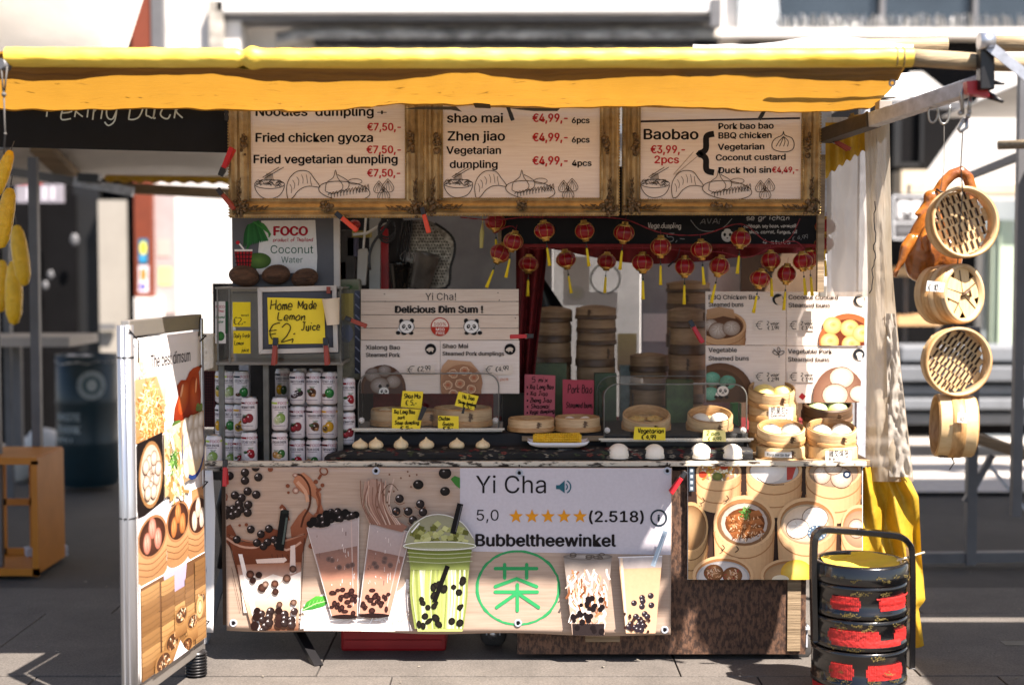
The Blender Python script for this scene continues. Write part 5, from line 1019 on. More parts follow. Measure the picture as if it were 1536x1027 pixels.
# sheets: u 0..100 along, v 0..190 down
ua0, ua1, va0, va1 = .032, LA - .018, z1 - .045, z0 + .03
def ap(u, v, l=0): return o0 + dA * (ua0 + (ua1 - ua0) * u / 100) + nA * (.016 + l) + V((0, 0, va0 + (va1 - va0) * v / 190))
m = MB(); m.grid(lambda u, v: ap(100 * u, 190 * v), 12, 30); m.build('poster_sheet', M_['vinyl'], ab, solid=.0008)
VM = [(0, 0), (22, 10), (29.5, 17.3), (48, 22.5), (107, 56), (165, 95), (300, 190)]
cv = Canvas(lambda u, v, l: ap(u, lerp_tab(v, VM), l + .0006), [(0, 0), (100, 0), (100, 170), (0, 170)])
cv.text('The best dimsum', 22, 82, 29.5, 7.2, '#2a2327', .02, 0); cv.rect(4, 42, 7.5, 52, '#2f4d94'); [cv.ell(2 + rg.uniform(0, 12), 22 + rg.uniform(0, 26), rg.uniform(1, 3), rg.uniform(2, 4), '#e8d3bf', '#d5ae90') for _ in range(10)]
# noodles box
cv.poly([(0, 48), (38, 48), (44, 62), (38, 107), (0, 109)], '#c79e74', '#b07d4e'); cv.poly([(30, 48), (46, 46), (42, 78)], '#ead9c4', '#d5b592'); cv.ell(20, 86, 17, 22, '#b98448', '#8a5628'); cv.ell(19, 70, 11, 18, '#d8ab70', '#c08a4c')
p_oval_grain(cv, 20, 88, 18, 24, 220, ['#e6c087', '#d19c5a', '#b77a3c', '#f2dab0', '#cf8a48'], 5, 12, 1.3); p_oval_grain(cv, 20, 68, 9, 15, 90, ['#ecd0a0', '#d9a868', '#c08648', '#f4e2c0'], 5, 11, 1.3)
# roast duck
cv.poly([(54, 96), (56, 84), (62, 72), (60, 62), (66, 57), (74, 58), (80, 50), (86, 46), (94, 44), (99, 47), (95, 52), (96, 62), (98, 76), (97, 90), (92, 98), (80, 104), (68, 104), (60, 102)], '#b4481c', '#7c2410')
cv.ell(70, 76, 8, 18, '#d4743a', '#a83e18', rot=.3, hl=(-.3, -.3)); cv.ell(87, 78, 9, 22, '#c75f2a', '#93300f', rot=-.1, hl=(-.2, -.3)); cv.ell(67, 68, 1.5, 7, '#f2b488', rot=.3); cv.ell(90, 66, 1.4, 8, '#eda878', rot=.1); cv.ell(99, 45, 4, 3, '#5a3318')
for i in range(16): cv.ell(rg.uniform(54, 62), rg.uniform(100, 108), 3, 2.4, j('#4e6b30', .3)); cv.ell(rg.uniform(90, 99), rg.uniform(88, 96), 2.6, 3, j('#6b7f3c', .3))
# three pictures row: dumplings on black, fried strips, white rolls
cv.poly([(0, 109), (36, 105), (37, 164), (0, 172)], '#1b1514'); cv.ell(19, 138, 17, 28, '#c39a70', '#8f6740', n=26); cv.ell(19, 138, 14.5, 25, '#e4d9cc', '#c4b09a', n=26)
for i in range(15): a = i * 2.4; r_ = .85 * (i / 15) ** .5; p_bun(cv, 19 + 12 * r_ * cos(a), 138 + 21 * r_ * sin(a), 4.6, '#efe7dd', '#a38c78', ry=6, n=4)
cv.poly([(37, 104), (62, 100), (66, 155), (37, 162)], '#d9c7a6', '#bda37c'); p_grain(cv, (38, 104, 64, 156), 110, ['#efe2c6', '#cfae7a', '#f6eedd', '#a8854e', '#dcc497'], 9, 20, 3, 1.2, .5); p_oval_grain(cv, 51, 134, 5, 8, 40, ['#4f7f35', '#7aa656', '#2d5a22'], 3, 7, 1.4)
cv.poly([(62, 99), (100, 94), (100, 150), (66, 156)], '#a98a68'); cv.ell(82, 126, 19, 30, '#30508f', '#1d3468', n=26); cv.ell(82, 124, 17.5, 28, '#e3d6c2', '#c2a784', n=26)
for i in range(13): x = 70 + (i % 4) * 8 + rg.uniform(-1, 1); y = 104 + (i // 4) * 13 + rg.uniform(-2, 2); cv.ell(x, y, 4.6, 9, '#f5f0e8', '#b9a994', rot=rg.uniform(-.3, .3), hl=(-.3, -.2))
cv.build('poster_print', VINYL, ab)
# lower sheets, each lapped a little proud of the one above
def apk(k, lo, hi): return lambda u, v, l=0: ap(u, v, l + .003 * k)
a3 = apk(1, 95, 137); m = MB(); m.grid(lambda u, v: a3(100 * u, 95 + 43 * v), 12, 10); m.build('poster_sheet', M_['vinyl'], ab, solid=.0008)
cv = Canvas(lambda u, v, l: a3(u, v, l + .0007), [(0, 95.3), (100, 95.3), (100, 137.5), (0, 137.5)])
cv.rect(0, 95, 100, 138, '#dcd6da', '#c8b8ae')
def tall_basket(x, y, r, ry, foods, cols):
    cv.ell(x, y + ry * 1.7, r, ry * .5, '#a37850'); cv.poly([(x - r, y), (x + r, y), (x + r * .95, y + ry * 1.8), (x - r * .95, y + ry * 1.8)], '#c99c70', '#a2744c'); [cv.line([(x - r * .97, y + ry * (.9 + .3 * i)), (x, y + ry * (1.25 + .3 * i)), (x + r * .97, y + ry * (.9 + .3 * i))], .6, '#7d5636', True) for i in range(3)]
    cv.ell(x, y, r, ry, '#cfa27a', '#9a6c48', n=26); cv.ell(x, y, r * .88, ry * .88, '#5b382a', '#3a2018', n=26)
    for i in range(foods): a = i * 2.1 + .5; cv.ell(x + r * .42 * cos(a), y + ry * .4 * sin(a), r * .26, ry * .52, cols[0], cols[1], rot=rg.uniform(-.4, .4), hl=(-.2, -.3), n=14); cv.line([(x + r * .42 * cos(a) - 1, y + ry * .4 * sin(a) - ry * .3), (x + r * .42 * cos(a), y + ry * .4 * sin(a) + ry * .3)], .7, mixc(cols[1], '#60402c', .4))
cv.poly([(80, 95), (100, 95), (100, 112), (82, 110)], '#b58257', '#d0a072')
tall_basket(20, 112, 21, 12, 4, ('#e3b2a0', '#9b5c4a')); tall_basket(58, 110, 18, 12, 4, ('#dca065', '#96562a')); tall_basket(90, 112, 17, 12, 5, ('#ece2d8', '#a89684'))
cv.build('poster_print', VINYL, ab)
a4 = apk(2, 137, 190); m = MB(); m.grid(lambda u, v: a4(100 * u, 136.5 + 53 * v), 14, 14); m.build('poster_sheet', M_['vinyl'], ab, solid=.0008)
cv = Canvas(lambda u, v, l: a4(u, v, l + .0007), [(1, 137), (100, 137), (100, 189.5), (1, 189.5)])
cv.rect(0, 136, 100, 190, '#6b4a30', '#4a3020'); cv.poly([(34, 137), (70, 137), (66, 152), (44, 156), (38, 150)], '#b3a5bd', '#9b8ba6')
for (x, r, y0) in ((15, 13, 139), (40, 10, 140), (58, 8.5, 150), (73, 7.5, 146), (90, 9, 139)):
    y = y0; hh = 8.6
    while y < 190:
        c = mixc('#b98f5c', '#6e4a2a', rg.random() * .9); cv.poly([(x - r, y), (x + r, y), (x + r, y + hh), (x - r, y + hh)], c, mixc(c, '#5b3c20', .35)); cv.line([(x - r, y + hh), (x, y + hh + .8), (x + r, y + hh)], .8, '#3a2415', True); [cv.line([(x - r, y + hh * q), (x, y + hh * q + .7), (x + r, y + hh * q)], .5, mixc(c, '#4a3018', .5), True) for q in (.35, .7)]; y += hh
for (x, y, r) in ((44, 178, 11), (58, 166, 10), (76, 174, 9), (90, 164, 8), (30, 186, 12), (66, 186, 10)):
    cv.poly([(x - r, y), (x + r, y), (x + r * .95, y + 12), (x - r * .95, y + 12)], '#b58a56', '#7a5330'); cv.ell(x, y, r, r * .55, '#c79a64', '#8a6238', n=22); cv.ell(x, y, r * .82, r * .42, '#4a2e1c', n=22); p_oval_grain(cv, x, y, r * .6, r * .3, 14, ['#8a5a38', '#c49468', '#d8c8a8'], 2, 4, 1)
cv.poly([(44, 190), (56, 180), (62, 186), (68, 190)], '#ddd6dc'); cv.ell(88, 168, 6, 7, '#e3c69a', '#b58e5c'); cv.ring(88, 168, 3.4, .8, '#8f6b40', 4)
for i in range(3): cv.poly([(62 + 9 * i, 137), (64 + 9 * i, 137), (70 + 9 * i, 190), (66 + 9 * i, 190)], '#b39a80') if False else None
cv.build('poster_print', VINYL, ab)
# ---------------------------------------------------------------- plank price board (left) and bun board (right)
yb_ = thing('price_board', 'pale plank board reading Delicious Dim Sum with pandas, behind the left food cover', 'sign', P(661, 590, 5.62))
YP = 5.62; m = MB()
for i, (a, b) in enumerate(((433, 452), (452, 472), (472, 492), (492, 510))):   # separate planks of the upper half
    pbox(m, 541.5, a + .6, 778, b - .3, YP + .0008 * (i % 2), .012); m.build('plank', M_['planks'], yb_); m = MB()
pbox(m, 541.5, 510.6, 660, 590, YP, .012); m.build('plank', M_['board'], yb_); m = MB(); pbox(m, 660.8, 510.6, 779, 590, YP + .0006, .012); m.build('plank', M_['board'], yb_)
cv = facing(YP - .0012)
cv.text('Yi Cha!', 638, 684, 450, 10.5, '#2a2421', .01); cv.text('Delicious Dim Sum !', 593, 724, 469, 10, '#2a2421', .03)
def panda(cv, x, y, k=1., f=1):
    B = '#1d1a1a'; W = '#e9e5df'
    cv.ell(x - 10 * f * k, y + 5, 4 * k, 4 * k, W); cv.ell(x - 13 * f * k, y + 9, 3.6 * k, 3 * k, B); cv.ell(x - 4 * f * k, y + 9, 4.5 * k, 3.6 * k, B); cv.ell(x + 7 * f * k, y + 9.5, 3.6 * k, 2.6 * k, B)
    cv.ell(x - 8 * f * k, y - 8, 3.6 * k, 4 * k, B); cv.ell(x + 8 * f * k, y - 9, 3.4 * k, 3.6 * k, B); cv.ell(x, y, 12 * k, 10.5 * k, B); cv.ell(x, y, 11 * k, 9.7 * k, W); cv.ell(x - 4.5 * k, y - .5, 2.6 * k, 3.4 * k, B, rot=.4); cv.ell(x + 4.5 * k, y - .5, 2.6 * k, 3.4 * k, B, rot=-.4)
    cv.ell(x - 4 * k, y - 1, .9 * k, 1 * k, W); cv.ell(x + 4 * k, y - 1, .9 * k, 1 * k, W); cv.ell(x, y + 2.6 * k, 1.5 * k, 1 * k, B); cv.line([(x - 3 * k, y + 5 * k), (x, y + 4.2 * k), (x + 3 * k, y + 5 * k)], .8, B, True)
panda(cv, 610, 490, .98, 1); panda(cv, 707, 490, .98, -1)
cv.ell(660, 490, 14, 14, '#b23322', n=32); cv.ell(660, 490, 12.4, 12.4, '#e7d6c5', n=32); cv.ell(660, 490, 12.6, 12.6, '#b23322', a0=0, a1=pi, n=24); cv.text('100%', 651, 669, 488.5, 5, '#b23322', .02); cv.text('MSG', 654, 667, 496, 4.2, '#f0e3d6', .03); cv.text('FREE', 654, 667, 501.5, 3.8, '#f0e3d6', .03)
cv.text('Xialong Bao', 549, 600, 524, 6.4, '#2a2421', .04); cv.text('Steamed Pork', 549, 600, 535, 6, '#2a2421', .04); cv.text('Shao Mai', 664, 702, 522, 6.4, '#2a2421', .04); cv.text('Steamed Pork dumplings', 664, 756, 533, 5.8, '#2a2421', .04)
for x in (646, 765): cv.ell(x, 523.5, 8.3, 8.3, '#171415', n=26); cv.ell(x, 523.5, 4.8, 3, '#d8c8b6'); cv.ell(x - 4.4, 524.5, 2, 1.8, '#d8c8b6'); [cv.rect(x + d, 525, x + d + 1.6, 528, '#d8c8b6') for d in (-3, 2)]
cv.clip = [(542, 512), (660, 512), (660, 590), (542, 590)]
cv.ell(575, 583, 34, 36, '#7d5a44', '#5b3d2e', n=30); cv.ell(575, 586, 30, 32, '#4c3730'); 
for (x, y, r) in ((560, 562, 12), (577, 556, 10), (590, 572, 11), (570, 578, 14)): p_bun(cv, x, y, r, '#b9ada6', '#77695f', '#8f8178')
panda(cv, 576, 587, .7); cv.clip = [(661, 512), (779, 512), (779, 590), (661, 590)]
cv.poly([(664, 548), (672, 539), (706, 542), (722, 560), (722, 590), (662, 590), (660, 560)], '#c99f7c', '#a37454'); cv.ell(693, 574, 31, 28, '#8c5d42', '#a97a5a')
for (x, y) in ((680, 560), (697, 556), (711, 566), (672, 577), (690, 575), (707, 583), (680, 590), (697, 592)): cv.ell(x, y, 8.4, 8, '#d0a17f', '#93644a'); cv.ring(x, y, 6.4, 1.3, '#e3bf9c', 5.8, jit=.8); cv.ell(x, y, 3.4, 3, '#a34f35', '#c07a55')
cv.clip = None
for (x0, p_) in ((610, '€2,99'), (727, '€4,99')):
    cv.rect(x0, 547, x0 + 42, 561, '#e2d3c4'); cv.line([(x0 + 12, 549), (x0 + 6, 549.5), (x0 + 3, 554), (x0 + 6, 559), (x0 + 11, 559)], 1.1, '#2b2624', True); cv.line([(x0 + 1, 553), (x0 + 9, 552.5)], .9, '#2b2624'); cv.line([(x0 + 1, 555.5), (x0 + 8, 555)], .9, '#2b2624'); cv.hand(p_, x0 + 16, x0 + 36, 557, 6.5, 1.1, '#1c1817', -.12)
cv.hand('6 pcs', 744, 763, 570, 5, .8, '#c98a72'); [cv.ell(x, y, .9, .9, '#3a2e28', n=6) for x, y in ((577, 441), (578, 452), (747, 439), (749, 450), (773, 477))]
cv.build('print', INK, yb_)
# right board with four flavours
rb = thing('price_board', 'pale printed board of four steamed bun flavours standing behind the steamers on the right', 'sign', P(1175, 600, 5.72))
YR = 5.72; m = MB(); pprism(m, [(1058.5, 437), (1179, 437.5), (1178.5, 517.5), (1058.5, 517)], YR, .01); m.build('panel', M_['board'], rb)
m = MB(); pprism(m, [(1180, 437.5), (1301, 438), (1296, 519), (1179.5, 518)], YR + .0006, .01); m.build('panel', M_['board'], rb)
m = MB(); pprism(m, [(1058.5, 518), (1178.5, 518.5), (1178, 604), (1058.5, 603)], YR + .0004, .01); m.build('panel', M_['board'], rb)
m = MB(); pprism(m, [(1179.5, 519), (1296, 520), (1288, 604), (1179, 604)], YR, .01); m.build('panel', M_['board'], rb)
cv = facing(YR - .001); T = '#38322f'
for (t_, x0, x1, y) in (('BBQ Chicken Bao', 1063, 1139, 449), ('Steamed buns', 1063, 1115, 460), ('Coconut Custard', 1183, 1257, 449), ('Steamed buns', 1183, 1245, 461), ('Vegetable', 1063, 1105, 528), ('Steamed buns', 1063, 1123, 540.5), ('Vegetable Pork', 1182, 1248, 530), ('Steamed buns', 1182, 1244, 542)): cv.text(t_, x0, x1, y, 6.6, T, .035)
for (x, y) in ((1167, 449), (1289, 450)): cv.ell(x, y, 8.4, 8.4, '#26282c', n=26); cv.ell(x + 1, y + 3, 4.6, 7, '#d9c6b2', rot=-.7, n=18); cv.poly([(x - 1, y - 3), (x + 6, y - 6), (x + 8, y + 2), (x + 4, y + 8)], '#d9c6b2')
cv.ell(1288, 531, 8.4, 8.4, '#26282c', n=26); cv.ell(1289, 531, 4.8, 3.2, '#e5dace'); cv.poly([(1285, 532), (1293, 532), (1293, 540), (1287, 540)], '#e5dace')
cv.line([(1160, 523), (1168, 532), (1168, 536)], 1, T, True); cv.ring(1163, 529, 4.4, 1, T, 2.4, .5); cv.ring(1172, 529, 4.4, 1, T, 2.4, -.5); cv.ring(1168, 524, 3.4, 1, T, 1.8, 1.4)
for (x0, y0, p_) in ((1130, 480, '€ 3,99'), (1181, 480, '€ 3,99'), (1130, 557, '€ 2,99'), (1181, 557, '€ 3,99')):
    cv.rect(x0, y0, x0 + 40, y0 + 16, '#ddd0c4'); x0 += 2; cv.line([(x0 + 12, y0 + 2), (x0 + 6, y0 + 2.5), (x0 + 3, y0 + 7), (x0 + 6, y0 + 13), (x0 + 11, y0 + 13)], 1.1, T, True); cv.line([(x0 + 1, y0 + 6), (x0 + 9, y0 + 5.5)], .9, T); cv.line([(x0 + 1, y0 + 9), (x0 + 8, y0 + 8.5)], .9, T)
    cv.hand('2 voor', x0 + 18, x0 + 37, y0 + 7, 5, 1, '#191615'); cv.hand(p_, x0 + 19, x0 + 36, y0 + 14, 5, 1, '#191615')
cv.clip = [(1059, 440), (1178, 440), (1178, 517), (1059, 517)]; p_basket(cv, 1082, 488, 37, 22, 28, '#6d4a35', '#c29a72', '#c99f78', '#8a6040'); cv.poly([(1060, 464), (1078, 460), (1100, 464), (1103, 478), (1085, 474), (1060, 480)], '#bb9674', '#a37d5c')
for (x, y, r) in ((1066, 488, 11), (1077, 496, 14), (1097, 492, 13)): p_bun(cv, x, y, r, '#cfc4bb', '#8d7b6d', '#9a897b')
cv.clip = [(1180, 440), (1297, 440), (1296, 518), (1180, 518)]; cv.ell(1272, 512, 44, 42, '#c77a4c', '#a85e38', n=32); cv.ell(1272, 514, 38, 36, '#6e3320')
for (x, y) in ((1248, 488), (1274, 492), (1244, 512), (1276, 516), (1292, 500)): cv.ell(x, y, 14, 13, '#f0d9a4', '#c99a55', hl=(-.2, -.3)); cv.ell(x + 2, y - 1, 6, 4.6, '#dd9450', '#e8c07e')
cv.clip = [(1059, 519), (1178, 519), (1178, 603), (1059, 603)]; cv.ell(1080, 590, 49, 46, '#8a6850', '#5f4432', n=32); cv.ell(1078, 594, 42, 40, '#57402f', n=30); [p_bun(cv, x, y, r, '#8fc4ac', '#4f8d78', '#5c9a84') for (x, y, r) in ((1068, 568, 12.5), (1091, 573, 12.5), (1066, 590, 12))]; panda(cv, 1084, 586, .8)
cv.clip = [(1180, 519), (1296, 519), (1288, 603), (1180, 603)]; cv.ell(1258, 596, 39, 46, '#b08a72', '#7b5544', n=30); [p_bun(cv, x, y, r, '#efe6de', '#c6ab97', '#d6c4b5') for (x, y, r) in ((1262, 566, 18), (1252, 592, 19), (1288, 590, 14))]
cv.clip = None; cv.build('print', INK, rb)
m = MB(); m.box(P(1234, 437, 5.66), (.03, .03, .045)); tag(m.build('socket_box', mat('grey_socket', '#b5b1aa', .5), bevel=.003), 'small grey electrical box on top of the bun price board', 'socket')
# ---------------------------------------------------------------- coconut drink sign, upper left
fs = thing('drink_sign', 'grey framed sign for coconut water with torn edges and a plaid cup', 'sign', P(425, 430, 5.5))
YS = 5.5; m = MB(); pbox(m, 349, 300, 501, 440, YS + .004, .015); m.build('backing', mat('dark_grey_board', '#4f4e51', .6), fs)
m = MB(); pbox(m, 501, 296, 509, 440, YS, .025); pbox(m, 344, 430, 509, 437, YS, .024); m.build('frame', mat('cream_frame', '#b9b0a6', .5), fs)
cv = facing(YS + .0025); cv.poly([(392, 331), (473, 330), (476, 384), (475, 412), (468, 408), (384, 412), (388, 372)], '#d9d5cf')
cv.text('FOCO', 411, 461, 353, 13, '#a01226', .03); cv.hand('product of Thailand', 410, 470, 362, 5.5, .9, '#b02038'); cv.text('Coconut', 406, 470, 380, 12, '#24543d', .0); cv.text('Water', 422, 454, 394, 9, '#24543d', .0)
for i in range(22):
    a = 2.6 - i * .11; x = 404 - 34 * (i / 22); y = 350 + 20 * (i / 22) - 16 * sin(i / 7); cv.poly([(392 - i * .7, 334 + i * 1.1), (x - 14 + i * .2, y + 8 + i * .8), (392 - i * .6, 338 + i * 1.1)], j('#2c6b34', .3))
for i in range(14): cv.line([(372 + i * 1.2, 337 - .5 * i), (368 + i * 2.4, 350 + i * .5), (366 + i * 2.8, 370 - i * .7)], 3.2, j('#265f2e', .35), True, True); cv.line([(380, 333), (395 + i * .6, 336 + i), (406 - i * .2, 352 + i * .3)], 2, j('#3b7f3c', .3), True)
cv.ell(388, 391, 19, 12, '#5c7a35', '#3a5423'); cv.poly([(352, 376), (379, 376), (376, 404), (356, 404)], '#a3181c'); [cv.line([(354 + i * 5, 377), (357 + i * 4, 404)], 1.6, '#2b1414') for i in range(5)]; [cv.line([(353, 382 + i * 6), (378, 382 + i * 6)], 1.4, '#2b1414') for i in range(4)]
cv.rect(352, 374, 379, 377, '#e6ded4'); cv.line([(366, 374), (358, 364)], 2.4, '#e9e2da'); cv.ell(357, 364, 3, 3, '#b3202c'); cv.build('sign_print', INK, fs)
# coconuts on the drinks dispenser
for (x, y, rx, ry, rot, l) in ((366, 414, 23, 16, -.15, 'large brown coconut lying leftmost on the drinks box'), (414, 412, 21.5, 15, .12, 'middle coconut with a split seam on the drinks box'), (457, 417, 20.5, 14.5, .2, 'rightmost coconut, behind the paper cup')):
    s_ = S(5.48); M = Matrix.Rotation(-rot, 4, 'Y'); c = P(x, y, 5.48); m = MB()
    pr = [(max(1e-5, sin(pi * i / 14) * (1 - .06 * cos(pi * i / 14))) * ry / s_, -cos(pi * i / 14) * rx / s_) for i in range(15)]
    m.lathe(pr, 22, c, M=M @ Matrix.Rotation(pi / 2, 4, 'Y'), wob=lambda a, z: 1 + .035 * sin(3 * a) + .02 * sin(a * 11 + z * 90)); co_ = m.build('coconut', M_['coconut']); tag(co_, l, 'coconut', 'coconuts on the drinks box')
# acrylic drinks dispenser
dp = thing('drinks_dispenser', 'clear acrylic drinks box under the coconuts with yellow price notes', 'dispenser', P(420, 545, 5.5))
Yd = 5.42; m = MB()
a = P(326, 545, Yd); b = P(512, 432, Yd); x0, x1, zb0, zt0 = a.x, b.x, a.z, b.z
m.box(((x0 + x1) / 2, Yd + .002, (zb0 + zt0) / 2), (x1 - x0, .004, zt0 - zb0)); m.build('front_pane', M_['clear'], dp)
for x in (x0, x1): m = MB(); m.box((x, Yd + .12, (zb0 + zt0) / 2), (.004, .23, zt0 - zb0)); m.build('side_pane', M_['clear'], dp)
m = MB(); m.box(((x0 + x1) / 2, Yd + .125, zt0), (x1 - x0 + .01, .26, .008)); m.build('lid', mat('frosted_acrylic', '#a8a49c', .3, trans=(.5, '#b4b0a8')), dp, bevel=.003); m = MB(); m.box(((x0 + x1) / 2, Yd + .125, zb0), (x1 - x0 + .01, .26, .012)); m.build('base', MATS['frosted_acrylic'], dp, bevel=.003)
m = MB(); m.box(((x0 + x1) / 2, Yd + .24, (zb0 + zt0) / 2), (x1 - x0, .004, zt0 - zb0)); m.build('back_pane', mat('milky_pane', '#8d8a84', .3, col2='#b9b5ac', vs=6, trans=(.4, '#a5a29b')), dp)
m = MB()
for x in (x0 + .004, P(345, 500, Yd).x, x1 - .004): m.bar((x, Yd - .003, zb0), (x, Yd - .003, zt0), .006)
m.build('edge', M_['clear_edge'], dp)
for x in (P(398, 0, Yd).x, x1 - .01, x0 + .01): m = MB(); m.bar((x, Yd + .03, ZC - .05), (x, Yd + .03, zb0), .02); m.build('leg', M_['clear_edge'], dp)
cv = facing(Yd - .002); cv.rect(323, 452, 339, 515, '#cfc9c2'); cv.rect(338, 452, 342, 500, '#27452f'); cv.ell(331, 504, 6, 7, '#3f7a3a', '#27552a'); cv.text('FOCO', 324, 337, 462, 4, '#a01226', .03); cv.hand('Thai', 326, 337, 468, 4, .7, '#b02038'); cv.hand('Coconut', 324, 338, 477, 4, .7, '#2d6a45'); cv.hand('Water', 326, 336, 484, 4, .7, '#2d6a45')
cv.rect(349, 453, 376, 490, '#ead02a'); cv.rect(350, 496, 376, 530, '#e8cc28'); cv.hand('€2,-', 350, 370, 486, 10, 1.2); cv.hand('Daily fresh', 351, 375, 506, 6, .9); cv.hand('Lemon', 352, 366, 517, 6, .9); cv.hand('juice', 362, 374, 527, 6, .9); cv.hand('small', 362, 374, 474, 3, .6)
cv.build('price_note', INK, dp)
# lemon juice sign
lj = thing('framed_sign', 'pale framed chalkboard with a yellow Home Made Lemon Juice note clipped to it', 'sign', P(450, 530, 5.37))
YJ = 5.37; m = MB(); pprism(m, [(392, 436), (394, 434), (506, 436), (508, 530), (392, 532)], YJ + .003, .012); m.build('slate', mat('slate_grey', '#3a3c44', .6), lj)
FR_ = mat('pale_frame', '#b9b5ae', .45); o_ = [(386, 431), (504, 428), (507, 528), (388, 531)]; i_ = [(393, 438), (498, 436), (500, 521), (394, 524)]
for k in range(4): m = MB(); q = (k + 1) % 4; pprism(m, [o_[k], o_[q], i_[q], i_[k]][::-1] if True else 0, YJ - .008, .02); m.build('frame_side', FR_, lj, bevel=.002)
m = MB(); m.prism([P(401, 446, YJ - .002), P(486, 448, YJ - .003), P(488, 515, YJ - .006), P(403, 516, YJ - .002)], (0, 1, 0), .001); nt_ = m.build('note', M_['ynote'], lj)
cv = facing(YJ - .0068); cv.hand('Home', 406, 440, 464, 14, 1.5, ch=7); cv.hand('Made', 447, 476, 463, 12, 1.5, ch=7); cv.hand('Lemon', 417, 459, 480, 12, 1.5, ch=7); cv.hand('Juice', 452, 481, 495, 12, 1.5, ch=7); cv.line([(420, 484), (410, 487), (405, 497), (408, 508), (418, 512)], 1.6, '#1c1a18', True); cv.line([(403, 496), (415, 495)], 1.3, '#1c1a18'); cv.line([(404, 502), (414, 500)], 1.3, '#1c1a18'); cv.line([(423, 491), (430, 485), (436, 491), (430, 504), (422, 513), (440, 508)], 1.6, '#1c1a18', True); cv.line([(440, 501), (443, 500)], 1.6, '#1c1a18'); cv.line([(440, 509), (438, 514)], 1.4, '#1c1a18'); cv.build('handwriting', INK, lj)
m = MB(); c = P(498, 468, 5.33); s_ = S(5.33); m.lathe([(9.5 / s_, -19 / s_), (13 / s_, 19 / s_), (13.6 / s_, 19.5 / s_), (13.4 / s_, 20.5 / s_), (12.6 / s_, 20 / s_), (9.2 / s_, -18 / s_)], 24, c, M=Matrix.Rotation(-.08, 4, 'Y')); m.lathe([(0.0001, -19 / s_), (9.5 / s_, -19 / s_)], 24, c, M=Matrix.Rotation(-.08, 4, 'Y')); tag(m.build('paper_cup', mat('cream_paper', '#d6c6ad', .6, var=.03)), 'plain cream paper cup fixed to the top right corner of the lemon juice sign', 'cup')
m = MB(); m.bar(P(493, 440, 5.36), P(493, 430, 5.36), .014, .02); tag(m.build('red_peg', M_['copper']), 'small red peg above the paper cup', 'peg')
# ---------------------------------------------------------------- things hanging at upper left of the opening
m = MB(); pprism(m, [(554, 300), (570, 300), (570, 440), (554, 440)], 5.9, .04); tag(m.build('white_post', mat('dull_white_metal', '#a8a8a4', .5)), 'white upright post inside the cart beside the red strip', 'post')
m = MB(); pprism(m, [(568, 330), (582, 345), (583, 440), (568, 440)], 6.0, .02); tag(m.build('red_strip', M_['red']), 'bright red upright strip beside the white post', 'panel')
sb = thing('power_strip', 'white power strip hanging on its cord beside the coconut sign', 'power strip', P(540, 425, 5.75))
m = MB(); pprism(m, [(537, 374), (550, 372), (552, 380), (548, 428), (535, 428)], 5.75, .03); m.build('body', mat('cream_plastic', '#b9b2a8', .4), sb, bevel=.004)
m = MB(); m.tube([P(545, 374, 5.76), P(547, 350, 5.76), P(549, 325, 5.78)], .005, 6); m.tube([P(530, 352, 5.76), P(550, 350, 5.75), P(585, 330, 5.75)], .006, 6); m.build('cord', M_['paper'], sb)
m = MB(); m.tube([V(p) for p in smooth_line([tuple(P(x, y, 5.7)) for x, y in ((585, 330), (575, 345), (560, 365), (554, 385), (555, 405))])], .006, 6)
for i in range(3): m.tube([P(580 + 12 * cos(a), 342 + i * 4 + 14 * sin(a), 5.72 + i * .02) for a in [k * pi / 6 for k in range(13)]], .005, 6)
tag(m.build('black_cable', M_['blackpl']), 'coil of black cable hanging behind the frames beside the white post', 'cable')
m = MB(); m.ball(P(532, 337, 5.7), .024, 14, 10, (1, 1, .8)); tag(m.build('tomato_timer', mat('tomato_red', '#a32018', .3)), 'shiny red tomato shaped kitchen timer under the first menu frame', 'timer')
for (x0, y0, x1, y1, c_, l) in ((508, 345, 532, 430, '#3c3836', 'dark package wedged behind the power strip'), (509, 392, 520, 428, '#7d1e20', 'small red box on the shelf behind the coconut sign'), (520, 355, 536, 385, '#55536a', 'bluish packet behind the power strip'), (528, 346, 556, 356, '#b3a14c', 'yellow packet lying under the cord')):
    m = MB(); pbox(m, x0, y0, x1, y1, 5.95 if c_ != '#b3a14c' else 5.8, .06); tag(m.build('packet', mat('packet_' + c_[1:], c_, .5, var=.3, vs=12), bevel=.004), l, 'packet')
# colourful cloth bag to the left of plank board
m = MB(); pprism(m, [(509, 420), (541, 418), (541, 570), (509, 570)], 5.66, .05); fb = m.build('patterned_box', mat('patterned_paper', '#837b62', .5, col2='#3f4338', vs=22, bump=.1), bevel=.01); tag(fb, 'patterned box wedged between the lemon sign and the plank board', 'box')
cv = facing(5.657); cv.rect(510, 419, 538, 434, '#8c8a78', '#5c6b48'); cv.rect(512, 440, 530, 480, '#b8a65c', '#a8945a'); cv.ell(520, 500, 10, 14, '#6d7282'); cv.rect(532, 436, 540, 560, '#5c6070', '#383a48'); [cv.line([(533, y), (540, y + 7)], 2, '#8d93a8') for y in range(440, 555, 16)]; cv.ell(524, 430, 5, 3, '#3f5a38'); cv.build('print', INK, fb)
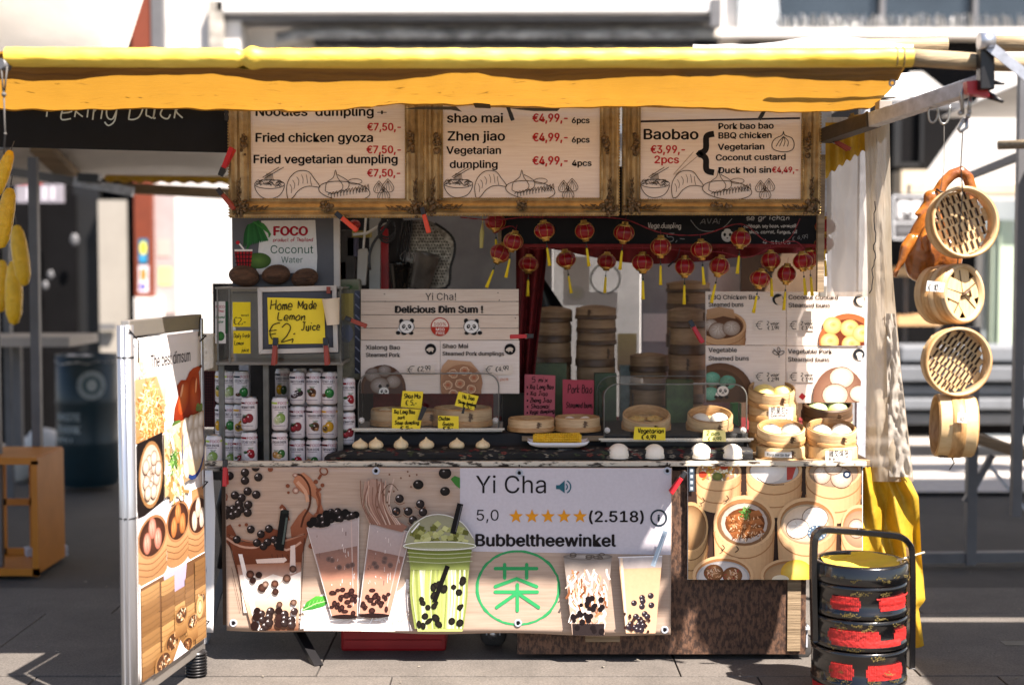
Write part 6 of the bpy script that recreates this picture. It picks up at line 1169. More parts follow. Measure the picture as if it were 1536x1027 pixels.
# perforated steel panel (mesh basket) with dark rim, cups clipped in front
mg = thing('wire_colander', 'perforated steel pan lid with black rim hanging under the menu frames', 'colander', P(650, 430, 6.0))
ol = smooth_line([(618, 330), (640, 330), (664, 342), (680, 358), (682, 378), (676, 400), (668, 432), (610, 432)], 4)
m = MB(); pprism(m, ol, 6.02, .003); m.build('sheet', mat('shiny_perforated_steel', '#8d857c', .3, .85, col2='#4c453e', vs=60), mg)
m = MB()
for iy in range(21):
    for ix in range(17):
        x, y = 612 + ix * 4.2 + (iy % 2) * 2.1, 334 + iy * 4.8
        if x < 676 - max(0, (y - 385)) * .25 and x < 640 + (y - 330) * 1.0 and y < 430: m.box(P(x, y, 6.016), (.0062, .002, .0045), Matrix.Rotation(.5, 3, 'Y'))
stuff(m.build('perforations', M_['dark'], mg))
m = MB(); m.tube([P(x, y, 6.01) for x, y in ol[6:-1]], .006, 6); m.build('rim', M_['blackpl'], mg)
for (x0, x1, y0, y1, Y, l, tl) in ((583, 616, 394, 436, 5.9, 'dark steel cup with a bright rim hanging left of the perforated pan', 0), (615, 655, 380, 432, 5.86, 'clear plastic cup hanging tilted in front of the perforated pan', .25)):
    s_ = S(Y); r_ = (x1 - x0) / 2 / s_; h = (y1 - y0) / s_; m = MB(); m.lathe([(r_ * .75, -h / 2), (r_ * .97, h / 2 - .004), (r_, h / 2), (r_ * .93, h / 2)], 22, P((x0 + x1) / 2, (y0 + y1) / 2, Y), M=Matrix.Rotation(tl, 4, 'Y') @ Matrix.Rotation(.12, 4, 'X')); tag(m.build('cup', mat('dark_steel_cup', '#4d4740', .25, .7, col2='#1d1a18', vs=16) if tl == 0 else mat('smoky_cup', '#7d746a', .2, col2='#4b443e', vs=14, trans=(.3, '#8a8178'))), l, 'cup')
ut = thing('utensils', 'bundle of whisks and tongs hanging behind the dark steel cup', 'utensils', P(610, 350, 5.95))
for i in range(4): m = MB(); m.tube([P(618 - i * 4, 330, 5.95), P(612 - i * 5, 372, 5.95), P(606 - i * 4, 394, 5.93)], [.006, .007, .003], 6); m.build('handle', M_['blackpl'], ut)
for i in range(8): m = MB(); m.tube([P(612, 372, 5.95), P(600 + i * 3, 384, 5.93 + .01 * (i % 3)), P(606 + i, 402, 5.93)], .0014, 4); m.build('whisk_wire', M_['wire'], ut)
m = MB(); m.tube([P(724, 335, 5.6), P(723, 350, 5.6), P(722, 372, 5.6)], [.0035, .009, .007], 8); m.tube([P(724, 322, 5.6), P(724, 335, 5.6)], .002, 5); tag(m.build('cream_tassel', mat('cream_tassel', '#c9c07a', .7)), 'single pale yellow tassel left of the chalkboard', 'tassel')
# ---------------------------------------------------------------- drink cans
H_C = .1275; R_C = .0305
def can_thing():
    t = thing('drink_can', 'x', 'can')
    m = MB(); m.lathe([(.0001, 0), (.022, 0), (.026, .003), (R_C, .009), (R_C, H_C - .013), (.0265, H_C - .004)], 26); m.build('body', M_['canw'], t)
    m = MB(); m.lathe([(.0265, H_C - .005), (.0272, H_C - .001), (.0262, H_C), (.0245, H_C - .002), (.024, H_C - .005), (.0001, H_C - .005)], 26);  m.build('lid', M_['canlid'], t)
    return t
FR2 = {  # band colour, title, fruit drawing
 'mangosteen': ('#1e1a38', 'MANGOSTEEN DRINK', [(6, 62, 13, 9, '#2a1420'), (-8, 66, 9, 7, '#eee8ea'), (-9, 71, 11, 6, '#3a1726'), (9, 53, 4, 5, '#3f6a35')]), 'tamarind': ('#30121a', 'TAMARIND DRINK', [(3, 60, 12, 12, '#7a4a2a'), (4, 61, 8, 9, '#3c2014'), (-8, 56, 7, 5, '#3d5a34'), (8, 68, 6, 5, '#a37040')]),
 'coconut': ('#27303a', 'COCONUT JUICE', [(8, 62, 13, 13, '#1f7a34'), (-10, 69, 9, 5, '#5b3320'), (10, 58, 5, 5, '#3fa04e')]), 'lychee': ('#8c1428', 'LYCHEE DRINK', [(8, 60, 11, 10, '#b8182a'), (-2, 68, 10, 9, '#efe8ea'), (12, 66, 9, 9, '#a01424'), (-7, 58, 6, 4, '#3a5a34')]),
 'guava': ('#a8c04a', 'GUAVA DRINK', [(6, 60, 13, 13, '#8fae5a'), (-5, 67, 11, 11, '#e4e6c8'), (-5, 67, 7, 7, '#c5cf9a')]), 'pomegranate': ('#5e0f20', 'POMEGRANATE DRINK', [(-6, 66, 11, 10, '#6d1622'), (9, 60, 11, 12, '#8e1a28'), (-5, 66, 7, 6, '#c03440'), (-8, 56, 6, 4, '#3c3430')]),
 'passion': ('#d8a018', 'PASSION FRUIT', [(6, 60, 12, 14, '#d8a01e'), (-7, 67, 12, 11, '#dcb040'), (-7, 67, 8, 7, '#54402a')]), 'pineapple': ('#d8b020', 'PINEAPPLE', [(-6, 62, 11, 14, '#d8b04a'), (8, 66, 9, 8, '#e6cf6a'), (-4, 50, 9, 6, '#3c6a35')]),
 'mango': ('#30343a', 'MANGO DRINK', [(-7, 63, 12, 14, '#e0a818'), (7, 64, 9, 13, '#31502c')]), 'longan': ('#24202c', 'LONGAN DRINK', [(-8, 66, 12, 9, '#c08a4a'), (10, 62, 10, 11, '#35702f'), (2, 70, 8, 7, '#d8b07a')])}
can_base = can_thing(); CP = {}
def can_proto(kind):
    if kind in CP: return CP[kind]
    t = can_base if not CP else can_thing(); band, title, fr = FR2[kind]
    cv = Canvas(cyl((0, 0, H_C), R_C), sub=3); cv.EPS = 2e-5; k = H_C / 100.
    # coordinates: u in percent of the height round the can, v down
    cv.mp = lambda u, v, l: cyl((0, 0, H_C), R_C)(u * k, v * k, l)
    cv.rect(-60, 14, -4, 20, band, n=14); cv.rect(-3.5, 14, 60, 20, band, n=14) if False else cv.rect(30, 14, 60, 20, band, n=8)
    cv.text('FOCO', -2, 27, 21, 8, '#9a1228', .04); cv.text(title, -22, 26, 33, 7.5, '#3a2a3a', .02); cv.rect(-14, 36, 18, 37.5, '#6a4a54', n=8)
    for (x, y, rx, ry, c) in fr: cv.ell(x, y + 2, rx * 1.15, ry * 1.15, c, mixc(c, '#000000', .45), n=16, hl=(-.3, -.3)); cv.ell(x - rx * .3, y - ry * .2, rx * .2, ry * .2, mixc(c, '#ffffff', .5), n=8)
    for i in range(5): cv.line([(fr[0][0] - 3 + i * 2, fr[0][1] - fr[0][3]), (fr[0][0] - 7 + i * 4, fr[0][1] - fr[0][3] - 5)], 1.4, '#3c6a35')
    cv.rect(-20, 84, 20, 86, '#8a8088', n=8); cv.build('label_print', ink('can_ink', .35, .3), t); KID.pop(t.name, None); CP[kind] = Pool(t); return CP[kind]
def can(x, ytop, Y, kind, l):
    p = P(x, ytop, Y); can_proto(kind).put((p.x, Y, p.z - H_C), (0, 0, random.uniform(-.35, .25)), 1, l, 'fruit drink cans stacked on the counter')
TB = 'in the stacked cans right of the dispenser leg'
for x, kinds in ((446, ('mangosteen', 'pomegranate', 'lychee')), (471, ('tamarind', 'tamarind', 'longan')), (494.5, ('coconut', 'passion', 'pomegranate'))):
    nm = {446: 'left', 471: 'middle', 494.5: 'right'}[x]
    for i, kd in enumerate(kinds): can(x, (557, 608, 658)[i], 5.50, kd, '%s drink can, %s row of the %s column of the three by three stack' % (kd, ('top', 'middle', 'bottom')[i], nm))
for i, kd in enumerate(('guava', 'longan')): can(419.5, (595, 647)[i], 5.44, kd, '%s drink can, %s of the two stacked left of the three by three stack' % (kd, ('upper', 'lower')[i]))
for i, kd in enumerate(('lychee', 'pomegranate')): can(521, (566, 617)[i], 5.50, kd, '%s drink can, %s of the pair beside the left food cover' % (kd, ('upper', 'lower')[i]))
for i, kd in enumerate(('pomegranate', 'lychee')): can(374, (595, 647)[i], 5.44, kd, '%s drink can, %s of the two stacked in front of the far left cans' % (kd, ('upper', 'lower')[i]))
for x, Y, kinds, nm in ((334, 5.66, ('pineapple', 'mango'), 'leftmost'), (347, 5.60, ('guava', 'coconut', 'guava'), 'second'), (362, 5.54, ('coconut', 'passion', 'lychee'), 'third')):
    for i, kd in enumerate(kinds): can(x, (556, 606, 656)[i], Y, kd, '%s drink can, %s row of the %s column at the left end of the counter' % (kd, ('top', 'middle', 'bottom')[i], nm))
can(321, 652, 5.42, 'guava', 'single guava drink can at the front left corner of the counter')
for i, (x, kd) in enumerate(((424, 'mango'), (450, 'longan'), (474, 'mango'))): can(x, 553, 5.8, kd, '%s grey topped can of the shaded back row under the dispenser' % ('left', 'middle', 'right')[i])
for i, (x, kd) in enumerate(((424, 'mango'), (450, 'longan'), (474, 'mango'))): can(x, 601, 5.8, kd, '%s lower can of the shaded back row under the dispenser' % ('left', 'middle', 'right')[i])
m = MB(); pbox(m, 306, 556, 322, 640, 5.7, .2); tag(m.build('checked_bag', mat('red_checked_cloth', '#4a1418', .8)), 'dark red checked bag at the far left end of the counter', 'bag')
cv = facing(5.698); [cv.line([(307 + i * 3, 557), (307 + i * 3, 640)], .9, '#120c10') for i in range(5)]; [cv.line([(307, 560 + i * 4), (321, 560 + i * 4)], .9, '#120c10') for i in range(20)]; cv.build('check_print', INK, bpy.data.objects['checked_bag'])
m = MB(); m.grid(lambda u, v: P(302 + 24 * u, 500 + 56 * v, 5.6 - .07 * sin(pi * u)) + V((.01 * noise.noise(V((u * 4, v * 7, 0))), .03 * noise.noise(V((u * 5, v * 6, 3))), 0)), 12, 16); tag(m.build('plastic_bag', M_['plastic']), 'crumpled clear plastic bag beside the drinks box', 'bag')
# ---------------------------------------------------------------- black floral cloth over stepped shelf
fc = thing('floral_cloth', 'black cloth printed with pale and red flowers over the counter steps', 'cloth', P(700, 690, 5.4))
xa, xb = P(486, 0, 5.36).x, P(1124, 0, 5.45).x; zl = P(0, 673, 5.40).z; zu = P(0, 646, 5.55).z
PRF = [(5.365, ZC + .004), (5.36, zl - .01), (5.372, zl), (5.475, zl + .002), (5.485, zl + .006), (5.49, zu - .004), (5.50, zu), (5.95, zu)]
def clothp(u, v):
    t = v * (len(PRF) - 1); i = min(len(PRF) - 2, int(t)); f = t - i; y = PRF[i][0] + (PRF[i + 1][0] - PRF[i][0]) * f; z = PRF[i][1] + (PRF[i + 1][1] - PRF[i][1]) * f
    x = xa + (xb - xa) * u; taper = 0 if u > .06 else (.06 - u) / .06
    z -= taper * (z - ZC) * .7; return V((x, y + .006 * noise.noise(V((x * 14, v * 4, 0))), z + .003 * noise.noise(V((x * 20, v * 5, 2)))))
m = MB(); m.grid(clothp, 160, 28); m.build('cloth', M_['floral'], fc)
cvf = Canvas(lambda u, v, l: clothp(u, v) + V((0, -l - .001, .0015)))
# left step holds the lower tray too: flower print
rg = random.Random(5)
for i in range(120):
    u = rg.uniform(.02, .98); v = rg.uniform(.03, .36); c = rg.choice(['#8d8478', '#a39a8c', '#6d2a2e', '#4f5a42', '#7a7064', '#8c4a44']); a = rg.uniform(0, 6.28)
    for k in range(rg.choice((2, 3, 5))): b = a + k * 1.25; cvf.hold = k > 0; cvf.ell(u + .0045 * cos(b), v + .03 * sin(b), .0045, .014, c, mixc(c, '#1a1412', .6), rot=0, n=7)
    cvf.hold = False
for i in range(50): u = rg.uniform(.02, .98); v = rg.uniform(.05, .34); cvf.line([(u, v), (u + .006, v + .02), (u + .014, v + rg.uniform(-.03, .05))], .0014, '#6b6a52', True)
cvf.build('flower_print', INK, fc)
m = MB(); m.box(((P(1130, 0, 5.5).x + P(1292, 0, 5.5).x) / 2, 5.55, ZC - .012), (P(1292, 0, 5.5).x - P(1126, 0, 5.5).x, .34, .02)); tag(m.build('riser_board', M_['wood']), 'flat riser board under the open steamers at the right end of the counter', 'board')
RZ = ZC + .002
# ---------------------------------------------------------------- bamboo baskets
def steamer(r, h, mw, mr, open_=True, food=None, lab='x', cat='steamer basket', lid=False, name='steamer_basket'):
    t = thing(name, lab, cat); w_ = .006
    m = MB(); m.lathe([(r, 0), (r, h * .96), (r - .001, h), (r - w_ * .6, h), (r - w_ * .6, h * .3), (r - w_, 0), (r, 0)], 40); m.build('wall', mw, t)
    m = MB(); m.lathe([(r + .0035, 0), (r + .0035, h * .34), (r + .002, h * .36), (r - .001, h * .36), (r - .001, 0)], 40); m.build('lower_hoop', mr, t)
    if not lid: m = MB(); ri = r - w_ * .6; m.lathe([(ri, h * .5), (ri, h * 1.07), (ri - .003, h * 1.075), (ri - .005, h * 1.05), (ri - .005, h * .4)], 40); m.build('inner_ring', mr, t)
    m = MB(); m.box((r * .28, -r * .975, h * .62), (.006, .004, h * .5)); m.box((r * .34, -r * .96, h * .68), (.004, .004, h * .3)); [m.box((r * .27 + .008 * (k % 2), -r * .98, h * (.45 + .1 * k)), (.012, .005, .0025)) for k in range(4)]; m.build('cane_stitch', M_['bamboo_dark'], t)
    m = MB(); zf = h * (.35 if not lid else .92); n = 11
    if lid: m.lathe([(r - .004, h), (r * .7, h + .006), (r * .35, h + .011), (.0001, h + .013)], 40)
    else:
        for i in range(n):
            y = -r + 2 * r * (i + .5) / n; c = math.sqrt(max(0, (r - w_) ** 2 - y * y)); m.box((0, y, zf), (2 * c, 2 * r / n * .86, .003))
    m.build('lid_weave' if lid else 'slatted_floor', M_['bamboo_slat'] if not lid else mw, t)
    if food:
        kind, fm, k = food
        for i, (fx, fy, fr) in enumerate(k):
            m = MB(); R0 = r * fr
            if kind == 'gyoza': m.lathe([(max(1e-4, R0 * sin(pi * q / 8)), R0 * .62 * (1 - cos(pi * q / 8)) / 2) for q in range(9)], 16, (r * fx, r * fy, zf), sx=1.1, sy=.75, wob=lambda a, z: 1 + .12 * sin(a * 7 + i)); [m.tube([(r * fx + R0 * .9 * cos(a), r * fy + R0 * .6 * sin(a), zf + R0 * .3), (r * fx + R0 * .3 * cos(a), r * fy + R0 * .2 * sin(a), zf + R0 * .66)], R0 * .12, 5) for a in [q * pi / 4 + .3 for q in range(8)]]
            else:
                top = 1.35 if kind == 'point' else 1.; pl = kind in ('pleat', 'point')
                pr = [(.0001, 0), (R0 * .9, .0), (R0 * 1.0, R0 * .25), (R0 * .97, R0 * .5), (R0 * .8, R0 * .8), (R0 * .5, R0 * 1.0), (R0 * .2, R0 * 1.12), (R0 * .06, R0 * (1.12 + .2 * (top - 1) * 3)), (.0001, R0 * (1.12 + .25 * (top - 1) * 3))]
                m.lathe(pr, 28, (r * fx, r * fy, zf), wob=(lambda a, z: 1 + .05 * sin(a * 14) * min(1, max(0, (z / R0 - .2)) * 1.4)) if pl else (lambda a, z: 1 + .02 * sin(a * 3)))
            m.build('bun' if kind != 'gyoza' else 'dumpling', fm, t)
    return t
def put(t, x, ytop, Y, tilt=0., z=None, rz=0., h=None):
    """stand a basket so its rim centre shows at picture (x, ytop) at depth Y, tilted towards the street"""
    p = P(x, ytop, Y); t.location = V((p.x, Y, (p.z - (h or 0)) if z is None else z)); t.rotation_euler = (R(tilt), 0, rz); return t
T2 = [(-.4, .02, .42), (.42, .05, .42)]
s_ = S(5.6)
def col_stack(x, Y, levels, r):
    """closed tiers: list of (ytop, ybottom, material, label)"""
    for yt, yb2, mm, l in levels:
        a = P(x, yt, Y).z; b = P(x, yb2, Y).z; t = steamer(r, a - b, mm, M_['bamboo_rim'] if mm != M_['bamboo_dark'] else mm, lab=l); t.location = V((P(x, yt, Y).x, Y, b))
def label_plate(x0, y0, x1, y1, Y, c, r, lines, name, lab, tl=0):
    """paper label curved round a basket of centre c and radius r"""
    z0, z1 = P(0, y1, Y).z, P(0, y0, Y).z; ua, ub = P(x0, 0, Y).x - c.x, P(x1, 0, Y).x - c.x
    def mp(u, v, l): a = math.asin(max(-1, min(1, u / r))); return V((c.x + (r + l) * sin(a), c.y - (r + l) * cos(a), v))
    m = MB(); m.grid(lambda u, v: mp(ua + (ub - ua) * u, z0 + (z1 - z0) * v, .0045), 12, 2); o = m.build('paper_label', M_['paper']); tag(o, lab, 'label')
    cv = Canvas(lambda u, v, l: mp((u - x0) / (x1 - x0) * (ub - ua) + ua, z1 + (v - y0) / (y1 - y0) * (z0 - z1), .005 + l))
    for t_, a, b, y, h in lines: cv.text(t_, a, b, y, h, '#2c2825', .015)
    cv.build('label_text', INK, o); return o
# stack A: custard buns
YA_ = 5.68; ra = 35 / S(YA_) 
t = put(steamer(ra, .062, M_['bamboo'], M_['bamboo_rim'], food=('bun', M_['custard'], [(-.32, 0, .52), (.45, .05, .46)]), lab='open basket of pale yellow custard buns above the Coconut Custard Bun label'), 1157, 585, YA_, 15, h=.05)
col_stack(1160, YA_, [(604, 630, M_['bamboo'], 'basket with the Coconut Custard Bun label'), (630, 657, M_['bamboo'], 'basket under the Coconut Custard Bun one'), (657, 688, M_['bamboo'], 'lowest basket of the custard bun stack, half hidden by the front stack')], ra * 1.04)
label_plate(1147, 607, 1182, 630, YA_, V((P(1160, 0, YA_).x, YA_, 0)), ra * 1.04, [('奶皇包', 1150, 1170, 615, 5.5), ('Coconut', 1150, 1170, 621, 4.6), ('Custard Bun', 1150, 1179, 628, 4.6)], 'a', 'white paper label for Coconut Custard Bun')
# stack B: green buns, darker
YB2 = 5.74; rb2 = 37 / S(YB2)
t = put(steamer(rb2, .062, M_['bamboo_dark'], M_['bamboo_dark'], food=('pleat', M_['dough_green'], T2), lab='dark aged basket holding two pale green pleated buns'), 1240, 608, YB2, 15, h=.05)
col_stack(1241, YB2, [(628, 652, M_['bamboo'], 'pinkish basket directly under the dark basket of green buns'), (652, 690, M_['bamboo'], 'lowest basket of the green bun stack, mostly hidden')], rb2)
# stack C
YC2 = 5.47; rc2 = 35.5 / S(YC2)
t = put(steamer(rc2, .05, M_['bamboo'], M_['bamboo_rim'], food=('bun', M_['dough'], T2), lab='open basket with two smooth white buns in the front row, left of the chicken buns'), 1171, 643, YC2, 14, h=.04)
col_stack(1171, YC2, [(668, 692, M_['bamboo_slat'], 'pale label basket under the two smooth white buns')], rc2 * 1.03)
label_plate(1144, 673, 1180, 681, YC2, V((P(1171, 0, YC2).x, YC2, 0)), rc2 * 1.03, [('Duck Hoi Sin Bun', 1147, 1177, 679, 3.6)], 'c', 'narrow white label strip low on the front steamer stack')
# stack D
rd2 = 37 / S(YC2)
t = put(steamer(rd2, .055, M_['bamboo'], M_['bamboo_rim'], food=('pleat', M_['dough'], T2), lab='open basket with two pleated white buns above the BBQ Chicken Bun label'), 1246, 644, YC2, 14, h=.042)
col_stack(1248, YC2, [(667, 694, M_['bamboo_slat'], 'label basket marked BBQ Chicken Bun at the front right corner')], rd2 * 1.04)
label_plate(1231, 671, 1268, 695, YC2, V((P(1248, 0, YC2).x, YC2, 0)), rd2 * 1.04, [('雞叉燒包', 1236, 1263, 679, 6), ('B.B.Q', 1236, 1250, 685.5, 4.4), ('Chicken Bun', 1236, 1266, 692.5, 4.6)], 'd', 'white paper label for BBQ Chicken Bun')
# ---------------------------------------------------------------- clear food covers with trays
def food_cover(x0, x1, ytop, ybase, Y, depth, lab):
    t = thing('food_cover', lab, 'food cover', P((x0 + x1) / 2, ybase, Y)); a = P(x0, ybase, Y); b = P(x1, ytop, Y); X0, X1, Z0, Z1 = a.x, b.x, a.z + .012, b.z; rr_ = .05
    def arch(y, ins=0):
        pts = [V((X0 + ins, y, Z0))]
        for i in range(7): an = pi - i * pi / 12; pts.append(V((X0 + rr_ + (rr_ - ins) * cos(an), y, Z1 - rr_ + (rr_ - ins) * sin(an))))
        for i in range(7): an = pi / 2 - i * pi / 12; pts.append(V((X1 - rr_ + (rr_ - ins) * cos(an), y, Z1 - rr_ + (rr_ - ins) * sin(an))))
        pts.append(V((X1 - ins, y, Z0))); return pts
    m = MB(); A = arch(Y); B = arch(Y + depth, -.012); ia = [m.pt(p) for p in A]; ib = [m.pt(p) for p in B]
    for i in range(len(A) - 1): m.face((ia[i], ia[i + 1], ib[i + 1], ib[i]), True)
    m.build('curved_shell', M_['clear'], t)
    m = MB(); ia = [m.pt(p) for p in arch(Y)]; m.face(ia); m.build('front_pane', M_['clear'], t)
    m = MB(); m.tube(arch(Y - .002), .0028, 6); m.tube(arch(Y + depth, -.012), .002, 6); m.build('rim', M_['clear_edge'], t)
    for x in (X0 + .012, X1 - .012):
        m = MB(); m.tube([(x, Y - .01, Z0 + .03), (x, Y + .012, Z0 + .03)], .011, 12); m.ball((x, Y - .014, Z0 + .03), .008, 10, 6); m.build('hinge_knob', mat('clear_knob', '#c7c4bf', .12), t)
    m = MB(); m.box(((X0 + X1) / 2, Y + depth / 2 - .005, Z0 - .008), (X1 - X0 + .03, depth + .05, .008)); m.build('steel_tray', mat('tray_steel', '#c2beb6', .3, .25, var=.15), t, bevel=.002)
    m = MB(); m.box(((X0 + X1) / 2, Y - .032, Z0 - .001), (X1 - X0 + .045, .006, .007)); m.build('tray_lip', mat('bright_steel', '#c4c0ba', .25, .8), t)
    m = MB(); m.box(((X0 + X1) / 2 + (X1 - X0) * .22, Y + .02, Z1 + .001), ((X1 - X0) * .18, .012, .004)); m.build('lid_handle', mat('clear_knob', '#c7c4bf', .12), t)
    m = MB(); m.box(((X0 + X1) / 2, Y + depth / 2, Z0 - .035), (X1 - X0 - .02, depth, .045)); m.build('black_base', M_['blackpl'], t)
    return t, Z0
t1, zt1 = food_cover(538, 748, 560, 646, 5.50, .26, 'clear rounded food cover on the left over dumpling steamers and yellow notes')
t2, zt2 = food_cover(906, 1120, 576, 661, 5.47, .26, 'clear rounded food cover on the right over two steamers')
for (x, yt, Y, rpx, zt, food, l) in ((592, 614, 5.62, 36, zt1, ('bun', M_['dough_cream'], T2), 'covered steamer at the left inside the left food cover'), (640, 616, 5.66, 30, zt1, None, 'steamer behind the yellow notes in the middle of the left food cover'),
    (694, 612, 5.60, 44, zt1, ('pleat', M_['dough'], [(-.5, 0, .3), (0, .1, .3), (.5, .2, .28)]), 'wide steamer at the right inside the left food cover')):
    hh = P(0, yt, Y).z - zt; put(steamer(rpx / S(Y), hh, M_['bamboo'], M_['bamboo_rim'], food=food, lab=l), x, yt, Y, 0, z=zt)
for (x, yt, food, l, rx) in ((969, 612, ('gyoza', M_['gyoza'], [(-.38, .25, .34), (.36, .3, .32), (-.3, -.35, .3), (.35, -.35, .32)]), 'steamer of fried dumplings inside the right food cover', 36), (1064, 612, ('bun', M_['dough'], T2), 'steamer of two white buns inside the right food cover', 34)):
    Y = 5.60; t = steamer(rx / S(Y), .062, M_['bamboo'], M_['bamboo_rim'], food=food, lab=l); t.location = V((P(x, 0, Y).x, Y, zt2 + .02)); t.rotation_euler = (R(17), 0, 0)
for (x, yt, Y, rpx, food, l) in ((797, 628, 5.56, 35, ('gyoza', M_['gyoza'], [(.1, 0, .36), (.5, .2, .25)]), 'closed looking steamer left of the corn, in front of the five mix card'), (866, 626, 5.56, 34, ('bun', M_['dough'], [(-.35, -.05, .36), (.35, 0, .36)]), 'steamer of white buns behind the corn, in front of the pork bao card')):
    hh = P(0, yt, Y).z - zu; put(steamer(rpx / S(Y), hh, M_['bamboo'], M_['bamboo_rim'], food=food, lab=l), x, yt, Y, 0, z=zu + .002)
m = MB(); pbox(m, 783, 654, 905, 661, 5.47, .05); tag(m.build('wooden_stand', M_['wood']), 'low wooden stand under the two steamers behind the corn', 'stand')
# price notes: yellow slips and red cards
def note(pts, Y, mt, lines, lab, name='price_note', cat='note', stub=None, col='#15120f', w=1.1):
    m = MB(); m.prism([P(x, y, Y) for x, y in pts], (0, 1, 0), .0015); o = m.build(name, mt); tag(o, lab, cat); cv = facing(Y - .0008)
    for a in lines: cv.hand(*a[:5], w, col, *(a[5:]))
    cv.build('handwriting', INK, o); return o
Yn = 5.44
note([(604, 586), (635, 587), (632, 613), (601, 610)], Yn + .02, M_['ynote'], [('Shao Mai', 606, 632, 597, 7), ('€ 5,-', 608, 626, 607, 7)], 'yellow note reading Shao Mai standing inside the left food cover')
note([(588, 612), (635, 614), (630, 643), (588, 642)], Yn, M_['ynote'], [('Xia Long Bao', 591, 623, 620, 6), ('pork', 597, 608, 628, 5), ('Soup dumpling', 592, 629, 636, 5.5), ('€ 5,-', 600, 620, 643, 4)], 'yellow note reading Xia Long Bao soup dumpling, low in the left food cover')
note([(688, 587), (718, 594), (711, 615), (682, 608)], Yn + .02, M_['ynote'], [('Ha Jiao', 694, 712, 597, 6, .2), ('Shrimp dumpling', 687, 714, 604, 5, .22), ('€ 5,-', 694, 708, 611, 5.5, .2)], 'tilted yellow note for shrimp dumpling at the right inside the left food cover')
note([(657, 623), (688, 624), (688, 643), (657, 642)], Yn, M_['ynote'], [('Chicken', 658, 675, 630, 5.5), ('Gyoza', 664, 681, 638, 5.5), ('€ 5,-', 664, 680, 643, 3)], 'small yellow note reading Chicken Gyoza in the left food cover')
note([(952, 640), (998, 641), (998, 660), (950, 659)], 5.40, M_['ynote'], [('Vegetarian', 957, 996, 649, 7), ('€ 4,99', 962, 984, 658, 6)], 'yellow note reading Vegetarian in front of the right food cover', w=1.3)
note([(1055, 645), (1088, 645), (1089, 662), (1054, 661)], 5.41, mat('pale_yellow_paper', '#e3d68a', .6), [('2 pcs', 1060, 1080, 652, 6), ('€ 4,99', 1062, 1082, 660, 5)], 'pale yellow note reading 2 pcs clipped low on the right food cover', col='#6b7a3c')
note([(787, 561), (833, 563), (832, 628), (786, 626)], 5.68, M_['pink'], [('5 mix', 798, 823, 573, 8), ('* Xia Long Bao', 790, 831, 583, 7), ('* Xia Jiao', 790, 822, 593, 6.5), ('* Zheng Jiao', 790, 828, 603, 6.5), ('* Shaomai', 790, 825, 612, 6.5), ('* Vega dumpling', 790, 832, 621, 6, -.06)], 'pink card listing a five piece mix behind the left bare steamer', 'price_card', 'card')
note([(844, 569), (891, 570), (890, 625), (844, 623)], 5.68, M_['redcard'], [('Pork Bao', 852, 889, 589, 12), ('Steamed buns', 849, 889, 611, 8)], 'red card reading Pork Bao behind the steamer of white buns', 'price_card', 'card')
m = MB(); pprism(m, [(694, 612), (698, 610), (696, 620), (692, 620)], Yn, .006); tag(m.build('note_clip', M_['blackpl']), 'short black clip at the foot of the tilted shrimp dumpling note', 'clip')
m = MB(); pprism(m, [(633, 609), (641, 611), (632, 630), (626, 630)], Yn - .01, .006); tag(m.build('note_clip', M_['blackpl']), 'slanting black clip between the Shao Mai and soup dumpling notes', 'clip')
m = MB(); pprism(m, [(1203, 589), (1209, 594), (1204, 600), (1198, 595)], 5.66, .004); tag(m.build('red_label', M_['red']), 'tiny red diamond paper on the bun board beside the dark steamer', 'label')
# ---------------------------------------------------------------- dumplings and buns on the lower step
def lump(pr, mt, name, lab, wob=None):
    m = MB(); m.lathe(pr, 26, wob=wob); o = m.build(name, mt); return o
R0 = .0285
d0 = thing('dumpling', 'x', 'dumpling'); m = MB(); m.lathe([(.0001, 0), (R0 * .8, 0), (R0, R0 * .25), (R0 * .98, R0 * .55), (R0 * .78, R0 * .88), (R0 * .42, R0 * 1.1), (R0 * .16, R0 * 1.3), (R0 * .05, R0 * 1.5), (.0001, R0 * 1.52)], 30, wob=lambda a, z: 1 + .06 * sin(a * 9 + z * 60) * (z > R0 * .5) + .03 * sin(a * 2 + 1)); m.build('dough', M_['dough_cream'], d0)
DP = Pool(d0)
for i, (x, y) in enumerate(((540, 671), (564, 672), (601.5, 672), (640, 673), (685, 674), (724, 674))):
    p = P(x, y, 5.41); DP.put((p.x, 5.41, zl + .001 + .004 * noise.noise(V((i, 0, 0)))), (.06 * sin(i * 5), .05 * cos(i * 3), i * 2.1), (random.uniform(.93, 1.07), random.uniform(.93, 1.07), random.uniform(.88, 1.08)), ('first pointed white dumpling at the left of the row under the left food cover', 'second pointed white dumpling, close to the first', 'third pointed white dumpling from the left', 'fourth pointed white dumpling from the left', 'fifth pointed white dumpling from the left', 'last pointed white dumpling at the right of the row under the left food cover')[i], 'pointed dumplings in a row on the cloth')
R1 = .0435
b0 = thing('bun', 'x', 'bun'); m = MB(); m.lathe([(.0001, 0), (R1 * .9, 0), (R1, R1 * .14)] + [(max(1e-5, R1 * cos(a * pi / 22)), R1 * (.2 + .88 * sin(a * pi / 22))) for a in range(1, 12)], 32, wob=lambda a, z: 1 + .025 * sin(a * 2 + 1) + .012 * sin(a * 5)); m.build('dough', M_['dough'], b0)
m = MB(); m.lathe([(R1 * .9, -.001), (R1 * 1.0, .001), (R1 * .9, .003)], 24); m.build('paper_base', M_['paper'], b0); BP = Pool(b0)
